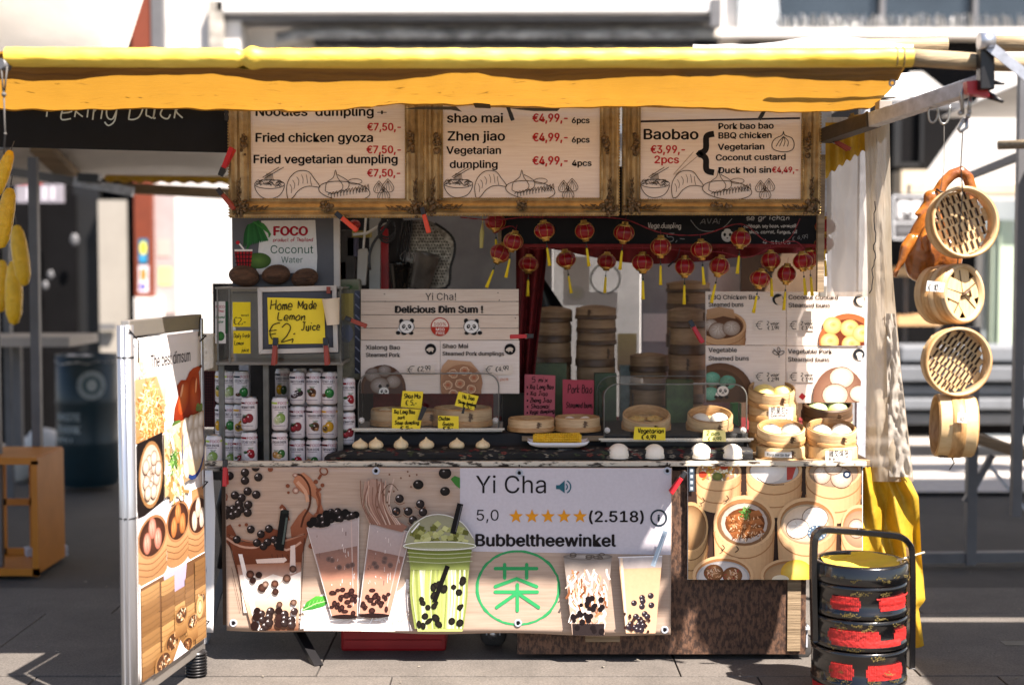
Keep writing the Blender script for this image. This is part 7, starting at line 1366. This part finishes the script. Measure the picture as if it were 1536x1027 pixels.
for i, (x, y) in enumerate(((928, 691), (981.5, 691), (1051, 693), (1098, 694))):
    p = P(x, y, 5.385); BP.put((p.x, 5.385, ZC + .008), (0, 0, i * 1.3), (.98 - .02 * (i % 3), 1, 1.16 - .05 * (i % 2)), ('smooth round bun leftmost under the right food cover', 'smooth round bun directly below the Vegetarian note', 'smooth round bun beside the red clamp, below the 2 pcs note', 'smooth round bun next to the front steamer stack')[i], 'smooth round buns along the counter edge')
# corn on a white footed plate
pl = thing('footed_dish', 'white square edged dish on a foot holding the corn cob', 'dish', P(837, 686, 5.40)); Yk = 5.41
c = P(837, 664, Yk); zr = c.z
m = MB(); W_2 = 46 / S(Yk); D2 = .05
pr = [(-W_2, -D2, zr + .006), (W_2, -D2, zr + .006), (W_2, D2, zr + .006), (-W_2, D2, zr + .006)]
def dish(u, v):
    x = (u * 2 - 1); y = (v * 2 - 1); e = max(abs(x), abs(y)); z = zr - .016 * (1 - e ** 3) + (.006 if e > .96 else 0) + .006 * abs(x) ** 6; return V((c.x + x * W_2, Yk + y * D2, z))
m.grid(dish, 24, 24); m.build('dish', M_['porcelain'], pl, solid=.003)
m = MB(); m.lathe([(.03, 0), (.034, .006), (.026, .012), (.02, .024), (.03, .034)], 28, (P(860, 0, Yk).x - .03, Yk, zr - .055)); m.build('foot', M_['porcelain'], pl)
m = MB(); x0, x1 = P(799, 0, Yk).x, P(872, 0, Yk).x; rc_ = 10 / S(Yk)
for i in range(28):   # rows of kernels
    u = (i + .5) / 28; rr_ = rc_ * (min(1, 1.6 * (1 - abs(2 * u - 1) ** 6) ** .5)) * (.86 + .14 * u); n = 16
    for k in range(n):
        a = 2 * pi * k / n; m.ball((x0 + (x1 - x0) * u, Yk - .012 + cos(a) * rr_, zr + .012 + sin(a) * rr_), .0044, 5, 4, (.85, 1, 1))
m.tube([(x0 + .002, Yk - .012, zr + .012), ((x0 + x1) / 2, Yk - .012, zr + .012), (x1 - .002, Yk - .012, zr + .012)], rc_ * .9, 12); tag(m.build('corn_cob', M_['corn']), 'bright yellow corn cob lying on the white footed dish', 'corn')
# ---------------------------------------------------------------- blurred steamer stacks inside the cart
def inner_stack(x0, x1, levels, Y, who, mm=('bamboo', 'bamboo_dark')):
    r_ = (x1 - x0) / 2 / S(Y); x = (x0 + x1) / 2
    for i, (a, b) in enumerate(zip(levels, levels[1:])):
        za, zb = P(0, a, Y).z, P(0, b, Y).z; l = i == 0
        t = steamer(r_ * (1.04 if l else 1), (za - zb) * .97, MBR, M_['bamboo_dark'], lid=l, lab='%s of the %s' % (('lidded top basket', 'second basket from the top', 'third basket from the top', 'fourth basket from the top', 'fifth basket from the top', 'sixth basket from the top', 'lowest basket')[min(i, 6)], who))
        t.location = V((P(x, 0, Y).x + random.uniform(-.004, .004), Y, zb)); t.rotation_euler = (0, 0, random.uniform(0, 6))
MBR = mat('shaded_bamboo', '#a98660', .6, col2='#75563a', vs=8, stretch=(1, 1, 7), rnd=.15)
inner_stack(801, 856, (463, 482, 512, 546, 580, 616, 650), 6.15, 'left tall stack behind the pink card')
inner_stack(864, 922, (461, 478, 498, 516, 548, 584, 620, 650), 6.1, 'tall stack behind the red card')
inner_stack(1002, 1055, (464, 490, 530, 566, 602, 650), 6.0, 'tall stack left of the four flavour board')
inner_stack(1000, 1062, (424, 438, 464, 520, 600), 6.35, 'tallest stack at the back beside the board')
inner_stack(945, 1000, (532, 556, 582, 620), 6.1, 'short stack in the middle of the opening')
# interior odds and ends: green packs, glass jars
for (x0, y0, x1, y1, Y, c_, l) in ((800, 545, 850, 640, 5.95, '#4c5a34', 'dark green pack at the foot of the left tall stack'), (892, 560, 925, 640, 5.9, '#3d5a34', 'green pack between the red card and the right food cover'), (930, 548, 950, 640, 6.1, '#7e8c84', 'pale glass jar behind the right food cover'), (1000, 570, 1040, 640, 5.85, '#5c7a48', 'green and white carton behind the right food cover'), (752, 590, 786, 650, 5.9, '#3c2f28', 'dark brown box between the left food cover and the pink card'), (1098, 605, 1112, 640, 5.85, '#3a9a58', 'small bright green cup at the right end behind the food cover')):
    m = MB(); pbox(m, x0, y0, x1, y1, Y, .06); tag(m.build('carton', mat('carton_' + c_[1:], c_, .5, col2='#2e3226' if c_ != '#3a9a58' else None, vs=9)), l, 'carton')
m = MB(); pbox(m, 560, 590, 740, 630, 5.80, .02); tag(m.build('red_board', M_['darkred']), 'dark red board seen through the left food cover', 'board')
# ---------------------------------------------------------------- lanterns
ln = thing('paper_lantern', 'x', 'lantern'); RL = .0385
def lpr(k=1.): return [(RL * k * sin(pi * (.12 + .76 * i / 12)), RL * .84 * -cos(pi * (.12 + .76 * i / 12))) for i in range(13)]
m = MB(); m.lathe(lpr(), 32, wob=lambda a, z: 1 + .03 * abs(sin(a * 4))); m.build('body', M_['lantern'], ln)
m = MB()
for k in range(8): a = k * pi / 4 + .39; m.tube([(cos(a) * r_ * 1.035, sin(a) * r_ * 1.035, z) for r_, z in lpr()], .001, 4)
m.build('gold_ribs', M_['lgold'], ln)
for s_ in (1, -1):
    m = MB(); m.lathe([(RL * .60, s_ * RL * .62), (RL * .64, s_ * RL * .74), (RL * .36, s_ * RL * .86), (RL * .34, s_ * RL * 1.06), (RL * .28, s_ * RL * 1.08)], 20); m.build('gold_cap', M_['lgold'], ln)
m = MB(); m.tube([(0, 0, -RL * 1.05), (0, 0, -RL * 1.7)], .0012, 4); m.ball((0, 0, -RL * 1.62), .0042, 6, 5); m.build('bead', mat('dark_green_bead', '#24382e', .3), ln)
m = MB(); m.lathe([(.0018, -RL * 1.75), (.0045, -RL * 1.9), (.005, -RL * 2.6), (.0068, -RL * 3.6), (.0001, -RL * 3.55)], 12, wob=lambda a, z: 1 + .12 * sin(a * 9)); m.build('tassel', M_['tassel'], ln)
m = MB(); m.tube([(0, 0, RL * 1.05), (.001, 0, RL * 1.6)], .0011, 4); m.build('hanger', M_['cord'], ln)
LP = Pool(ln)
LAN = [(770, 362, 5.45, 'lantern with long tassel, right of the half hidden ones at the left end'), (817, 346, 5.45, 'lantern hanging high against the chalkboard, first of the three high ones'), (877, 346, 5.45, 'lantern hanging high against the chalkboard, second of the three high ones'),
 (936, 349, 5.45, 'lantern hanging high, just left of the chalked word Vege'), (991, 370, 5.45, 'lantern under the chalked word Vege'), (1052, 374, 5.45, 'lantern at the lowest chalkboard edge, left of the chalked panda'), (1111, 358, 5.45, 'lantern beside the chalked panda face'),
 (849, 389, 5.72, 'small blurred lantern low between the first two high ones'), (910, 392, 5.76, 'small blurred lantern low between the second and third high ones'), (793, 396, 5.85, 'blurred lantern in front of the red curtain'), (964, 394, 5.50, 'lantern hanging low right of the blurred pair'), (1027, 400, 5.50, 'lantern hanging low over the tallest steamer stack'),
 (1079, 399, 5.50, 'lantern hanging low above the BBQ Chicken heading'), (1156, 391, 5.50, 'lantern in the right cluster, upper left of it'), (1140, 418, 5.46, 'lowest lantern of the right cluster, touching the bun board'), (1180, 411, 5.50, 'lower middle lantern of the right cluster'), (1204, 392, 5.47, 'rightmost full lantern beside the timber batten'),
 (750, 380, 5.55, 'tilted small lantern half hidden left of the first long tassel'), (743, 333, 5.58, 'lantern tucked up under the middle menu frame'), (1214, 388, 5.62, 'lantern half hidden behind the rightmost one'), (1238, 340, 5.62, 'sliver of a lantern between batten and side sheet, upper one'), (1236, 366, 5.62, 'sliver of a lantern between batten and side sheet, lower one')]
for x, y, Y, l in LAN:
    o = LP.put(P(x, y, Y), (random.uniform(-.22, .22), random.uniform(-.16, .16) + (.4 if x == 750 else 0), random.uniform(0, 3)), (random.uniform(.94, 1.06), random.uniform(.94, 1.06), random.uniform(.92, 1.06)), 'small red ' + l, 'red and gold lanterns on the string')
def strand(pts, lab):
    m = MB(); p3 = smooth_line([tuple(P(x, y, Y)) for x, y, Y in pts], 8); n = len(p3)
    for ph in (0, pi): m.tube([V(p) + V((0, cos(i * 1.3 + ph) * .0016, sin(i * 1.3 + ph) * .0016)) for i, p in enumerate(p3)], .0013, 4)
    tag(m.build('lantern_cord', M_['cord']), lab, 'cord')
strand([(690, 326, 5.5), (740, 330, 5.5), (784, 326, 5.45), (817, 326, 5.45), (877, 326, 5.45), (936, 329, 5.45), (991, 349, 5.45), (1052, 352, 5.45), (1111, 336, 5.45), (1150, 362, 5.45), (1182, 360, 5.45), (1200, 328, 5.45)], 'upper twisted red cord carrying the first row of lanterns')
strand([(741, 350, 5.55), (770, 340, 5.5), (790, 372, 5.8), (849, 370, 5.72), (910, 373, 5.72), (955, 372, 5.5), (1004, 374, 5.5), (1040, 378, 5.5), (1079, 378, 5.5), (1120, 386, 5.5), (1156, 372, 5.5), (1190, 362, 5.48), (1206, 372, 5.47)], 'lower twisted red cord carrying the second row of lanterns')
m = MB(); m.tube([V(p) for p in smooth_line([tuple(P(x, y, 5.48)) for x, y in ((1020, 372), (1016, 386), (1008, 394))])], .0014, 4); m.tube([P(1010, 392, 5.48), P(1002, 400, 5.48)], .004, 6); tag(m.build('loose_lead', M_['blackpl']), 'short loose black lead with a plug hanging between lanterns', 'cable')
# ---------------------------------------------------------------- hanging steamers on the arm
def look(px, py, Y, nx, ny, nz):
    """matrix placing a basket's open side (+z) along the given direction"""
    n_ = V((nx, ny, nz)).normalized(); return n_.to_track_quat('Z', 'Y').to_euler()
def slotted(r, h, lab, x, y, Y, n_, slots, patt, rot=.5):
    t = thing('steamer_basket', lab, 'steamer basket'); m = MB(); m.lathe([(r, 0), (r, h), (r - .001, h + .001), (r - .006, h + .001), (r - .007, 0), (r, 0)], 48); m.build('wall', M_['bamboo'], t)
    m = MB(); m.lathe([(r + .003, h * .66), (r + .003, h * 1.01), (r - .001, h * 1.01)], 48); m.build('upper_hoop', M_['bamboo_rim'], t)
    m = MB(); n = 10
    for i in range(n):
        a = -r + 2 * r * i / n; b = a + 2 * r / n; y_ = (a + b) / 2; c = math.sqrt(max(0, (r - .008) ** 2 - max(abs(a), abs(b)) ** 2)) if max(abs(a), abs(b)) < r - .008 else .0; c = max(c, math.sqrt(max(0, (r - .008) ** 2 - y_ * y_)) * .82)
        if c < .01: continue
        # slats with gaps: short bridges between slots
        x_ = -c + .0; 
        m.box((0, y_ + .0, .006), (2 * c, 2 * r / n * (.62 if i % 2 else .98), .003))
        if i % 2:
            k = int(2 * c / .026)
            for q in range(k + 1): m.box((-c + 2 * c * q / max(1, k), y_, .0055), (.010, 2 * r / n * 1.05, .003))
    m.build('slatted_floor', M_['bamboo_slat'], t)
    m = MB(); rs = random.Random(int(x))
    for i in range(patt):
        row = i % 6; colx = i // 6; u = -.7 + 1.4 * (row / 5); v = -.75 + 1.5 * ((colx + .5 * (row % 2)) / (patt / 6))
        if u * u + v * v < .72: m.box((u * r, v * r, .0095), (.028, .006, .0035))
    m.build('slots', mat('slot_shadow_gap', '#2d1c10', .9), t)
    t.location = P(x, y, Y); t.rotation_euler = (n_.to_track_quat('Z', 'Y').to_matrix() @ Matrix.Rotation(rot, 3, 'Z')).to_euler(); return t
slotted(.116, .058, 'top hanging steamer, open side tilted to the street with slots', 1436, 336, 4.75, V((.18, -1, .10)), 8, 48, 1.9)
t = thing('steamer_basket', 'second hanging steamer, deep lidded basket with cracked woven lid and ten euro tag', 'steamer basket', (0, 0, 0)); r = .098
m = MB(); m.lathe([(r, -.13), (r, 0), (r - .012, .0), (r - .014, -.012), (r - .016, -.012)], 44); m.lathe([(.0001, -.13), (r, -.13)], 44); m.build('wall', M_['bamboo'], t)
for z in (-.045, -.1): m = MB(); m.lathe([(r + .003, z), (r + .003, z + .03), (r - .001, z + .031)], 44); m.build('hoop', M_['bamboo_rim'], t)
for i in range(5): m = MB(); a = i * 1.256 + .3; m.M = Matrix.Rotation(a, 4, 'Z'); m.box((r * .44, .0, -.014 + .002 * (i % 3)), (r * .84, .07, .003)); m.build('lid_strip', M_['bamboo_slat'], t)
m = MB(); [m.tube([(0, 0, -.008), (r * .8 * cos(a), r * .8 * sin(a), -.009)], .0018, 4) for a in (.5, 1.7, 2.9, 4.1, 5.6)]; m.tube([(-.01, -.01, -.006), (.02, .01, .004), (.035, -.01, -.006)], .005, 6); m.build('lid_tie', M_['bamboo_dark'], t)
t.location = P(1438, 440, 4.72) + V((.02, 0, 0)); t.rotation_euler = V((.62, -1, .08)).to_track_quat('Z', 'Y').to_euler()
tg = note([(1391, 421), (1417, 424), (1415, 438), (1389, 436)], 4.66, M_['paper'], [('€ 10,-', 1392, 1414, 435, 9)], 'small white tag with ten euro price on the second hanging steamer', 'price_tag', 'tag')
slotted(.112, .05, 'third hanging steamer, round face with diagonal slots turned to the street', 1429, 541, 4.72, V((.12, -1, -.02)), 8, 60, .95)
t = steamer(.104, .06, M_['bamboo_slat'], M_['bamboo_rim'], lab='lowest hanging steamer pair seen edge on', lid=False); t.location = P(1431, 638, 4.73); t.rotation_euler = V((-1, .12, .03)).to_track_quat('Z', 'Y').to_euler()
t = steamer(.103, .058, M_['bamboo_slat'], M_['bamboo_rim'], lab='lowest hanging steamer edge on, right half of the pair with a white sticker'); t.location = P(1431, 638, 4.73); t.rotation_euler = V((1, -.12, -.03)).to_track_quat('Z', 'Y').to_euler()
note([(1437, 618), (1451, 620), (1450, 634), (1436, 633)], 4.61, M_['paper'], [('10', 1439, 1447, 631, 6)], 'white sticker on the lowest hanging steamer', 'price_tag', 'tag', col='#8d8478')
m = MB(); ln_ = [P(1444, 196, 4.6), P(1441, 250, 4.65), P(1444, 290, 4.7), P(1440, 330, 4.74), P(1436, 400, 4.74), P(1430, 470, 4.74), P(1426, 560, 4.74), P(1428, 690, 4.74)]; m.tube(ln_, .0022, 5); m.tube([P(1416, 186, 4.72), P(1416, 250, 4.74), P(1404, 330, 4.76)], .0012, 4); m.tube([P(1428, 684, 4.74), P(1431, 694, 4.74), P(1424, 704, 4.76)], .002, 5); tag(m.build('hanging_string', M_['string']), 'grey string tying the hanging steamers and the duck to the arm', 'string')
# roast duck
dk = thing('roast_duck', 'glossy brown roast duck hanging with looped neck behind the top steamer', 'duck', P(1400, 380, 4.9)); Y = 4.92
m = MB()
def dpt(x, y, dy=0): return P(x, y, Y + dy)
m.tube([dpt(1394, 318), dpt(1404, 296), dpt(1414, 276), dpt(1428, 262), dpt(1441, 257), dpt(1452, 266), dpt(1457, 284), dpt(1455, 306)], [.028, .022, .02, .02, .021, .02, .019, .02], 12)
m.tube([dpt(1398, 302), dpt(1385, 316), dpt(1372, 322, -.01)], [.026, .018, .006], 10); m.ball(dpt(1396, 296), .026, 12, 8)
s_ = S(Y); Mx = Matrix.Rotation(.25, 4, 'Y'); m.ball(dpt(1388, 368), 34 / s_, 20, 14, (.85, .8, 1.65), Mx); m.ball(dpt(1398, 345), 26 / s_, 16, 10, (1, .8, 1.3)); m.ball(dpt(1384, 402), 20 / s_, 14, 10, (.8, .8, 1.3)); m.ball(dpt(1420, 385), 24 / s_, 14, 10, (1, .8, 1.3))
m.tube([dpt(1370, 355, -.03), dpt(1358, 372, -.04), dpt(1352, 392, -.04), dpt(1344, 406, -.04)], [.022, .02, .013, .008], 10); m.tube([dpt(1344, 406, -.04), dpt(1342, 416, -.04)], [.011, .007], 8)
m.tube([dpt(1392, 340, -.06), dpt(1388, 358, -.08), dpt(1391, 376, -.07)], [.016, .02, .013], 10)
m.build('body', M_['duck'], dk, remesh=.0055)
m = MB(); m.tube([dpt(1404, 284, -.02), dpt(1412, 288, -.03), dpt(1418, 290, -.01)], .004, 6); m.build('neck_tie', M_['blackpl'], dk)
# hanging corn cobs, far left
cc = thing('hanging_corn', 'x', 'corn'); m = MB()
m.lathe([(.0001, -.14), (.02, -.13), (.034, -.09), (.038, -.02), (.037, .05), (.03, .11), (.016, .14), (.0001, .145)], 28, wob=lambda a, z: 1 + .03 * sin(a * 12) * abs(sin(z * 260))); m.build('cob', M_['corn'], cc)
m = MB(); m.tube([(0, 0, .14), (0, 0, .2)], .003, 5); m.build('string', M_['string'], cc); CCP = Pool(cc)
for (x, y, Y, rot, k, l) in ((4, 262, 5.0, .35, .62, 'uppermost plush corn cob cut by the left edge, hanging on the string'), (8, 328, 5.4, .18, .82, 'large slanting plush corn cob at the left edge'), (31, 384, 6.6, -.12, 1.0, 'plump corn cob hanging furthest right of the bunch'), (21, 440, 6.8, .02, 1.08, 'lowest long corn cob of the bunch'), (2, 430, 6.9, .05, .9, 'corn cob behind the others, cut by the left edge')):
    CCP.put(P(x, y, Y), (0, rot, 0), k, l, 'corn cobs hanging at the left edge')
m = MB(); p0 = P(6, 92, YF - .02); m.tube([P(2, 100, 4.47), P(5, 138, 4.47)], .003, 5); m.tube([P(11, 100, 4.47), P(7, 138, 4.47)], .003, 5); m.tube([P(6, 136, 4.47), P(7, 180, 4.47), P(8, 200, 4.47), P(6, 232, 4.5)], .0028, 5); m.ball(P(6, 142, 4.47), .008, 8, 6); m.ball(P(8, 201, 4.47), .005, 8, 6); tag(m.build('hanging_string', M_['string']), 'knotted grey string tied to the left end of the canopy roll', 'string')
m = MB(); m.bar((P(-10, 0, 7).x, 7.05, .02), (P(-10, 0, 7).x, 7.05, 2.2), .04); m.bar((P(-10, 0, 7).x, 7.05, 2.1), (P(30, 0, 7).x, 6.9, 2.1), .03); tag(m.build('corn_post', M_['greymetal']), 'grey post that carries the hanging corn at the left edge', 'post')
m = MB(); m.tube([P(0, 96, 4.47), P(12, 100, 4.5)], .018, 8); tag(m.build('roll_end_cap', M_['greymetal']), 'grey metal end fitting of the canopy pole at the left edge', 'fitting')
# ---------------------------------------------------------------- lacquered carrier basket in front
Yb = 4.93; cb = thing('carrier_basket', 'tall round black lacquered tiered carrier with red woven windows and arched handle', 'carrier basket', (P(1292, 0, Yb).x, Yb, 0)); cx = P(1292, 0, Yb).x; rC = 70 / S(Yb)
zq = lambda y: P(0, y, Yb).z
TI = [(1016, 962), (960, 916), (914, 866), (864, 832)]; zb = [zq(a) for a, b in TI]; 
for i, (a, b) in enumerate(TI[:3]):
    z0_, z1_ = zq(a), zq(b); h = z1_ - z0_; m = MB(); k = 1 + .012 * (2 - i); m.lathe([(rC * .97 * k, z0_), (rC * 1.0 * k, z0_ + .002), (rC * k, z0_ + .02), (rC * .985 * k, z0_ + .022), (rC * .985 * k, z1_ - .02), (rC * k, z1_ - .018), (rC * 1.0 * k, z1_ - .001), (rC * .975 * k, z1_)], 56, (cx, Yb, 0)); tr = m.build('tier', M_['lacquer'], cb)
    for a0, a1, yy0, yy1 in ((( -2.2, -1.62, .42, .68), (-1.35, -.66, .42, .68)), ((-2.3, -1.38, .3, .62), (-1.0, -.64, .34, .62)), ((-2.3, -1.7, .12, .5), (-1.5, -.75, .1, .42)))[2 - i] if False else [(( -2.35, -1.76), (-1.42, -.55)), ((-2.4, -1.5), (-1.14, -.5)), ((-2.3, -1.84), (-1.62, -.62))][2 - i] and [(p_[0], p_[1], .34, .66) for p_ in [(( -2.45, -1.78), (-1.40, -.55)), ((-2.5, -1.36), (-1.02, -.5)), ((-2.45, -1.9), (-1.66, -.74))][2 - i]]:
        m = MB(); n = int((a1 - a0) / .035)
        for q in range(n):
            am = a0 + (a1 - a0) * (q + .5) / n; edge = q in (0, n - 1); zz0 = z0_ + h * (.28 + .1 * edge); zz1 = z0_ + h * (.68 - .1 * edge)
            c3 = V((cx + rC * .985 * k * cos(am), Yb + rC * .985 * k * sin(am), (zz0 + zz1) / 2)); m.box(c3, (.006, rC * .028, zz1 - zz0), Matrix.Rotation(am, 3, 'Z'))
            if i == 2: m.box(c3 + V((cos(am) * .003, sin(am) * .003, 0)), (.004, rC * .016, h * .06), Matrix.Rotation(am, 3, 'Z'))
        m.build('red_panel', M_['lacred'], tr)
# red stripe between lower tiers and top rim
m = MB(); zs = zq(948); m.lathe([(rC * 1.015, zs - .012), (rC * 1.022, zs), (rC * 1.015, zs + .012)], 30, (cx, Yb, 0), a0=-2.4, a1=-.8); zs = zq(883); m.lathe([(rC * 1.002, zs - .003), (rC * 1.008, zs), (rC * 1.002, zs + .003)], 30, (cx, Yb, 0), a0=-1.45, a1=-.3); m.build('red_band', M_['lacred'], cb)
z0_, z1_ = zq(866), zq(838); m = MB(); m.lathe([(rC * .97, z0_), (rC * 1.03, z0_ + .006), (rC * 1.035, z0_ + .03), (rC * 1.02, z0_ + .036), (rC * 1.02, z1_ - .006), (rC * .99, z1_), (rC * .93, z1_ + .002), (rC * .86, z1_ - .004), (rC * .85, z1_ - .05), (.001, z1_ - .055)], 56, (cx, Yb, 0)); m.build('rim_tray', M_['lacquer'], cb)
cvg = Canvas(lambda u, v, l: V((cx + (rC * 1.022 + l) * cos(u), Yb + (rC * 1.022 + l) * sin(u), v)), sub=1); rg = random.Random(9)
for i in range(60):
    u = rg.uniform(-2.5, -.5); zt_ = zq(rg.choice((852, 857, 875, 906, 911, 921, 926, 955, 968, 1003, 990))); g_ = rg.choice(['#8f7d4a', '#a39058', '#6b5e38'])
    if i % 3 == 0:
        for q in range(6): a = q * 1.05; cvg.line([(u, zt_), (u + .05 * cos(a), zt_ + .0085 * sin(a))], .0016, g_)
    else: cvg.line([(u, zt_), (u + .06, zt_ + rg.uniform(-.006, .006)), (u + .13, zt_ + rg.uniform(-.008, .008)), (u + .2, zt_ + rg.uniform(-.006, .006))], .0014, g_, True); [cvg.ell(u + .04 * q, zt_ + rg.uniform(-.007, .007), .014, .0028, g_, n=6) for q in range(4)]
cvg.build('gold_painting', ink('gold_ink', .35, 0, .6), cb)
hd = MB(); Yh = Yb; pts = [(1222, 960), (1220, 870), (1221, 812), (1226, 799), (1236, 794), (1262, 795), (1310, 799), (1346, 803), (1360, 812), (1366, 830), (1367, 900), (1366, 1000)]
p3 = [P(x, y, Yb - .03 + .04 * (i / 11)) for i, (x, y) in enumerate(pts)]; p3 = [V(p) for p in smooth_line([tuple(p) for p in p3], 5)]
hd.M = None; xs = []
for i in range(len(p3) - 1): pass
def strap(m, pts, w_, d_):
    rings = []
    for i, p in enumerate(pts):
        t_ = (pts[min(i + 1, len(pts) - 1)] - pts[max(i - 1, 0)]).normalized(); nn = V((0, 1, 0)); b = t_.cross(nn).normalized(); rings.append([m.pt(p + b * sx_ * w_ / 2 + nn * sy_ * d_ / 2) for sx_, sy_ in ((-1, -1), (1, -1), (1, 1), (-1, 1))])
    for a, b in zip(rings, rings[1:]):
        for k in range(4): m.face((a[k], a[(k + 1) % 4], b[(k + 1) % 4], b[k]))
    m.face(rings[0]); m.face(rings[-1][::-1])
strap(hd, p3, .021, .045); hd.build('handle', M_['lacquer'], cb, bevel=.003)
m = MB(); m.lathe([(rC * .86, .0), (rC * .95, .01), (rC * .97, zq(1016) - .01), (rC * .9, zq(1014)), (.001, zq(1013))], 40, (cx, Yb, 0), wob=lambda a, z: 1 + .02 * sin(a * 9) + .015 * sin(a * 23)); tag(m.build('red_stool', M_['red']), 'low red cloth covered stand under the lacquered carrier', 'stand')
m = MB(); m.grid(lambda u, v: V((cx + (u * 2 - 1) * rC * .84 * math.sqrt(max(0, 1 - (v * 2 - 1) ** 2)), Yb + (v * 2 - 1) * rC * .82, z1_ - .012 + .012 * sin(u * 6 + v * 3) + .012 * noise.noise(V((u * 4, v * 5, 1))))), 40, 30); tag(m.build('yellow_cloth', mat('bright_yellow_cloth', '#e6c23c', .8, var=.08)), 'bright yellow cloth lying inside the top of the lacquered carrier', 'cloth')
m = MB(); m.tube([P(1346, 840, Yb - .06), P(1386, 828, Yb + .1)], .004, 6); tag(m.build('chopstick', mat('pale_stick', '#d8c3a0', .5)), 'pale stick poking out of the carrier to the right', 'stick')
for c in list(COL.objects):
    if c.type == 'MESH' and c.parent is None and 'kind' not in c and 'category' not in c: print('UNTAGGED', c.name)
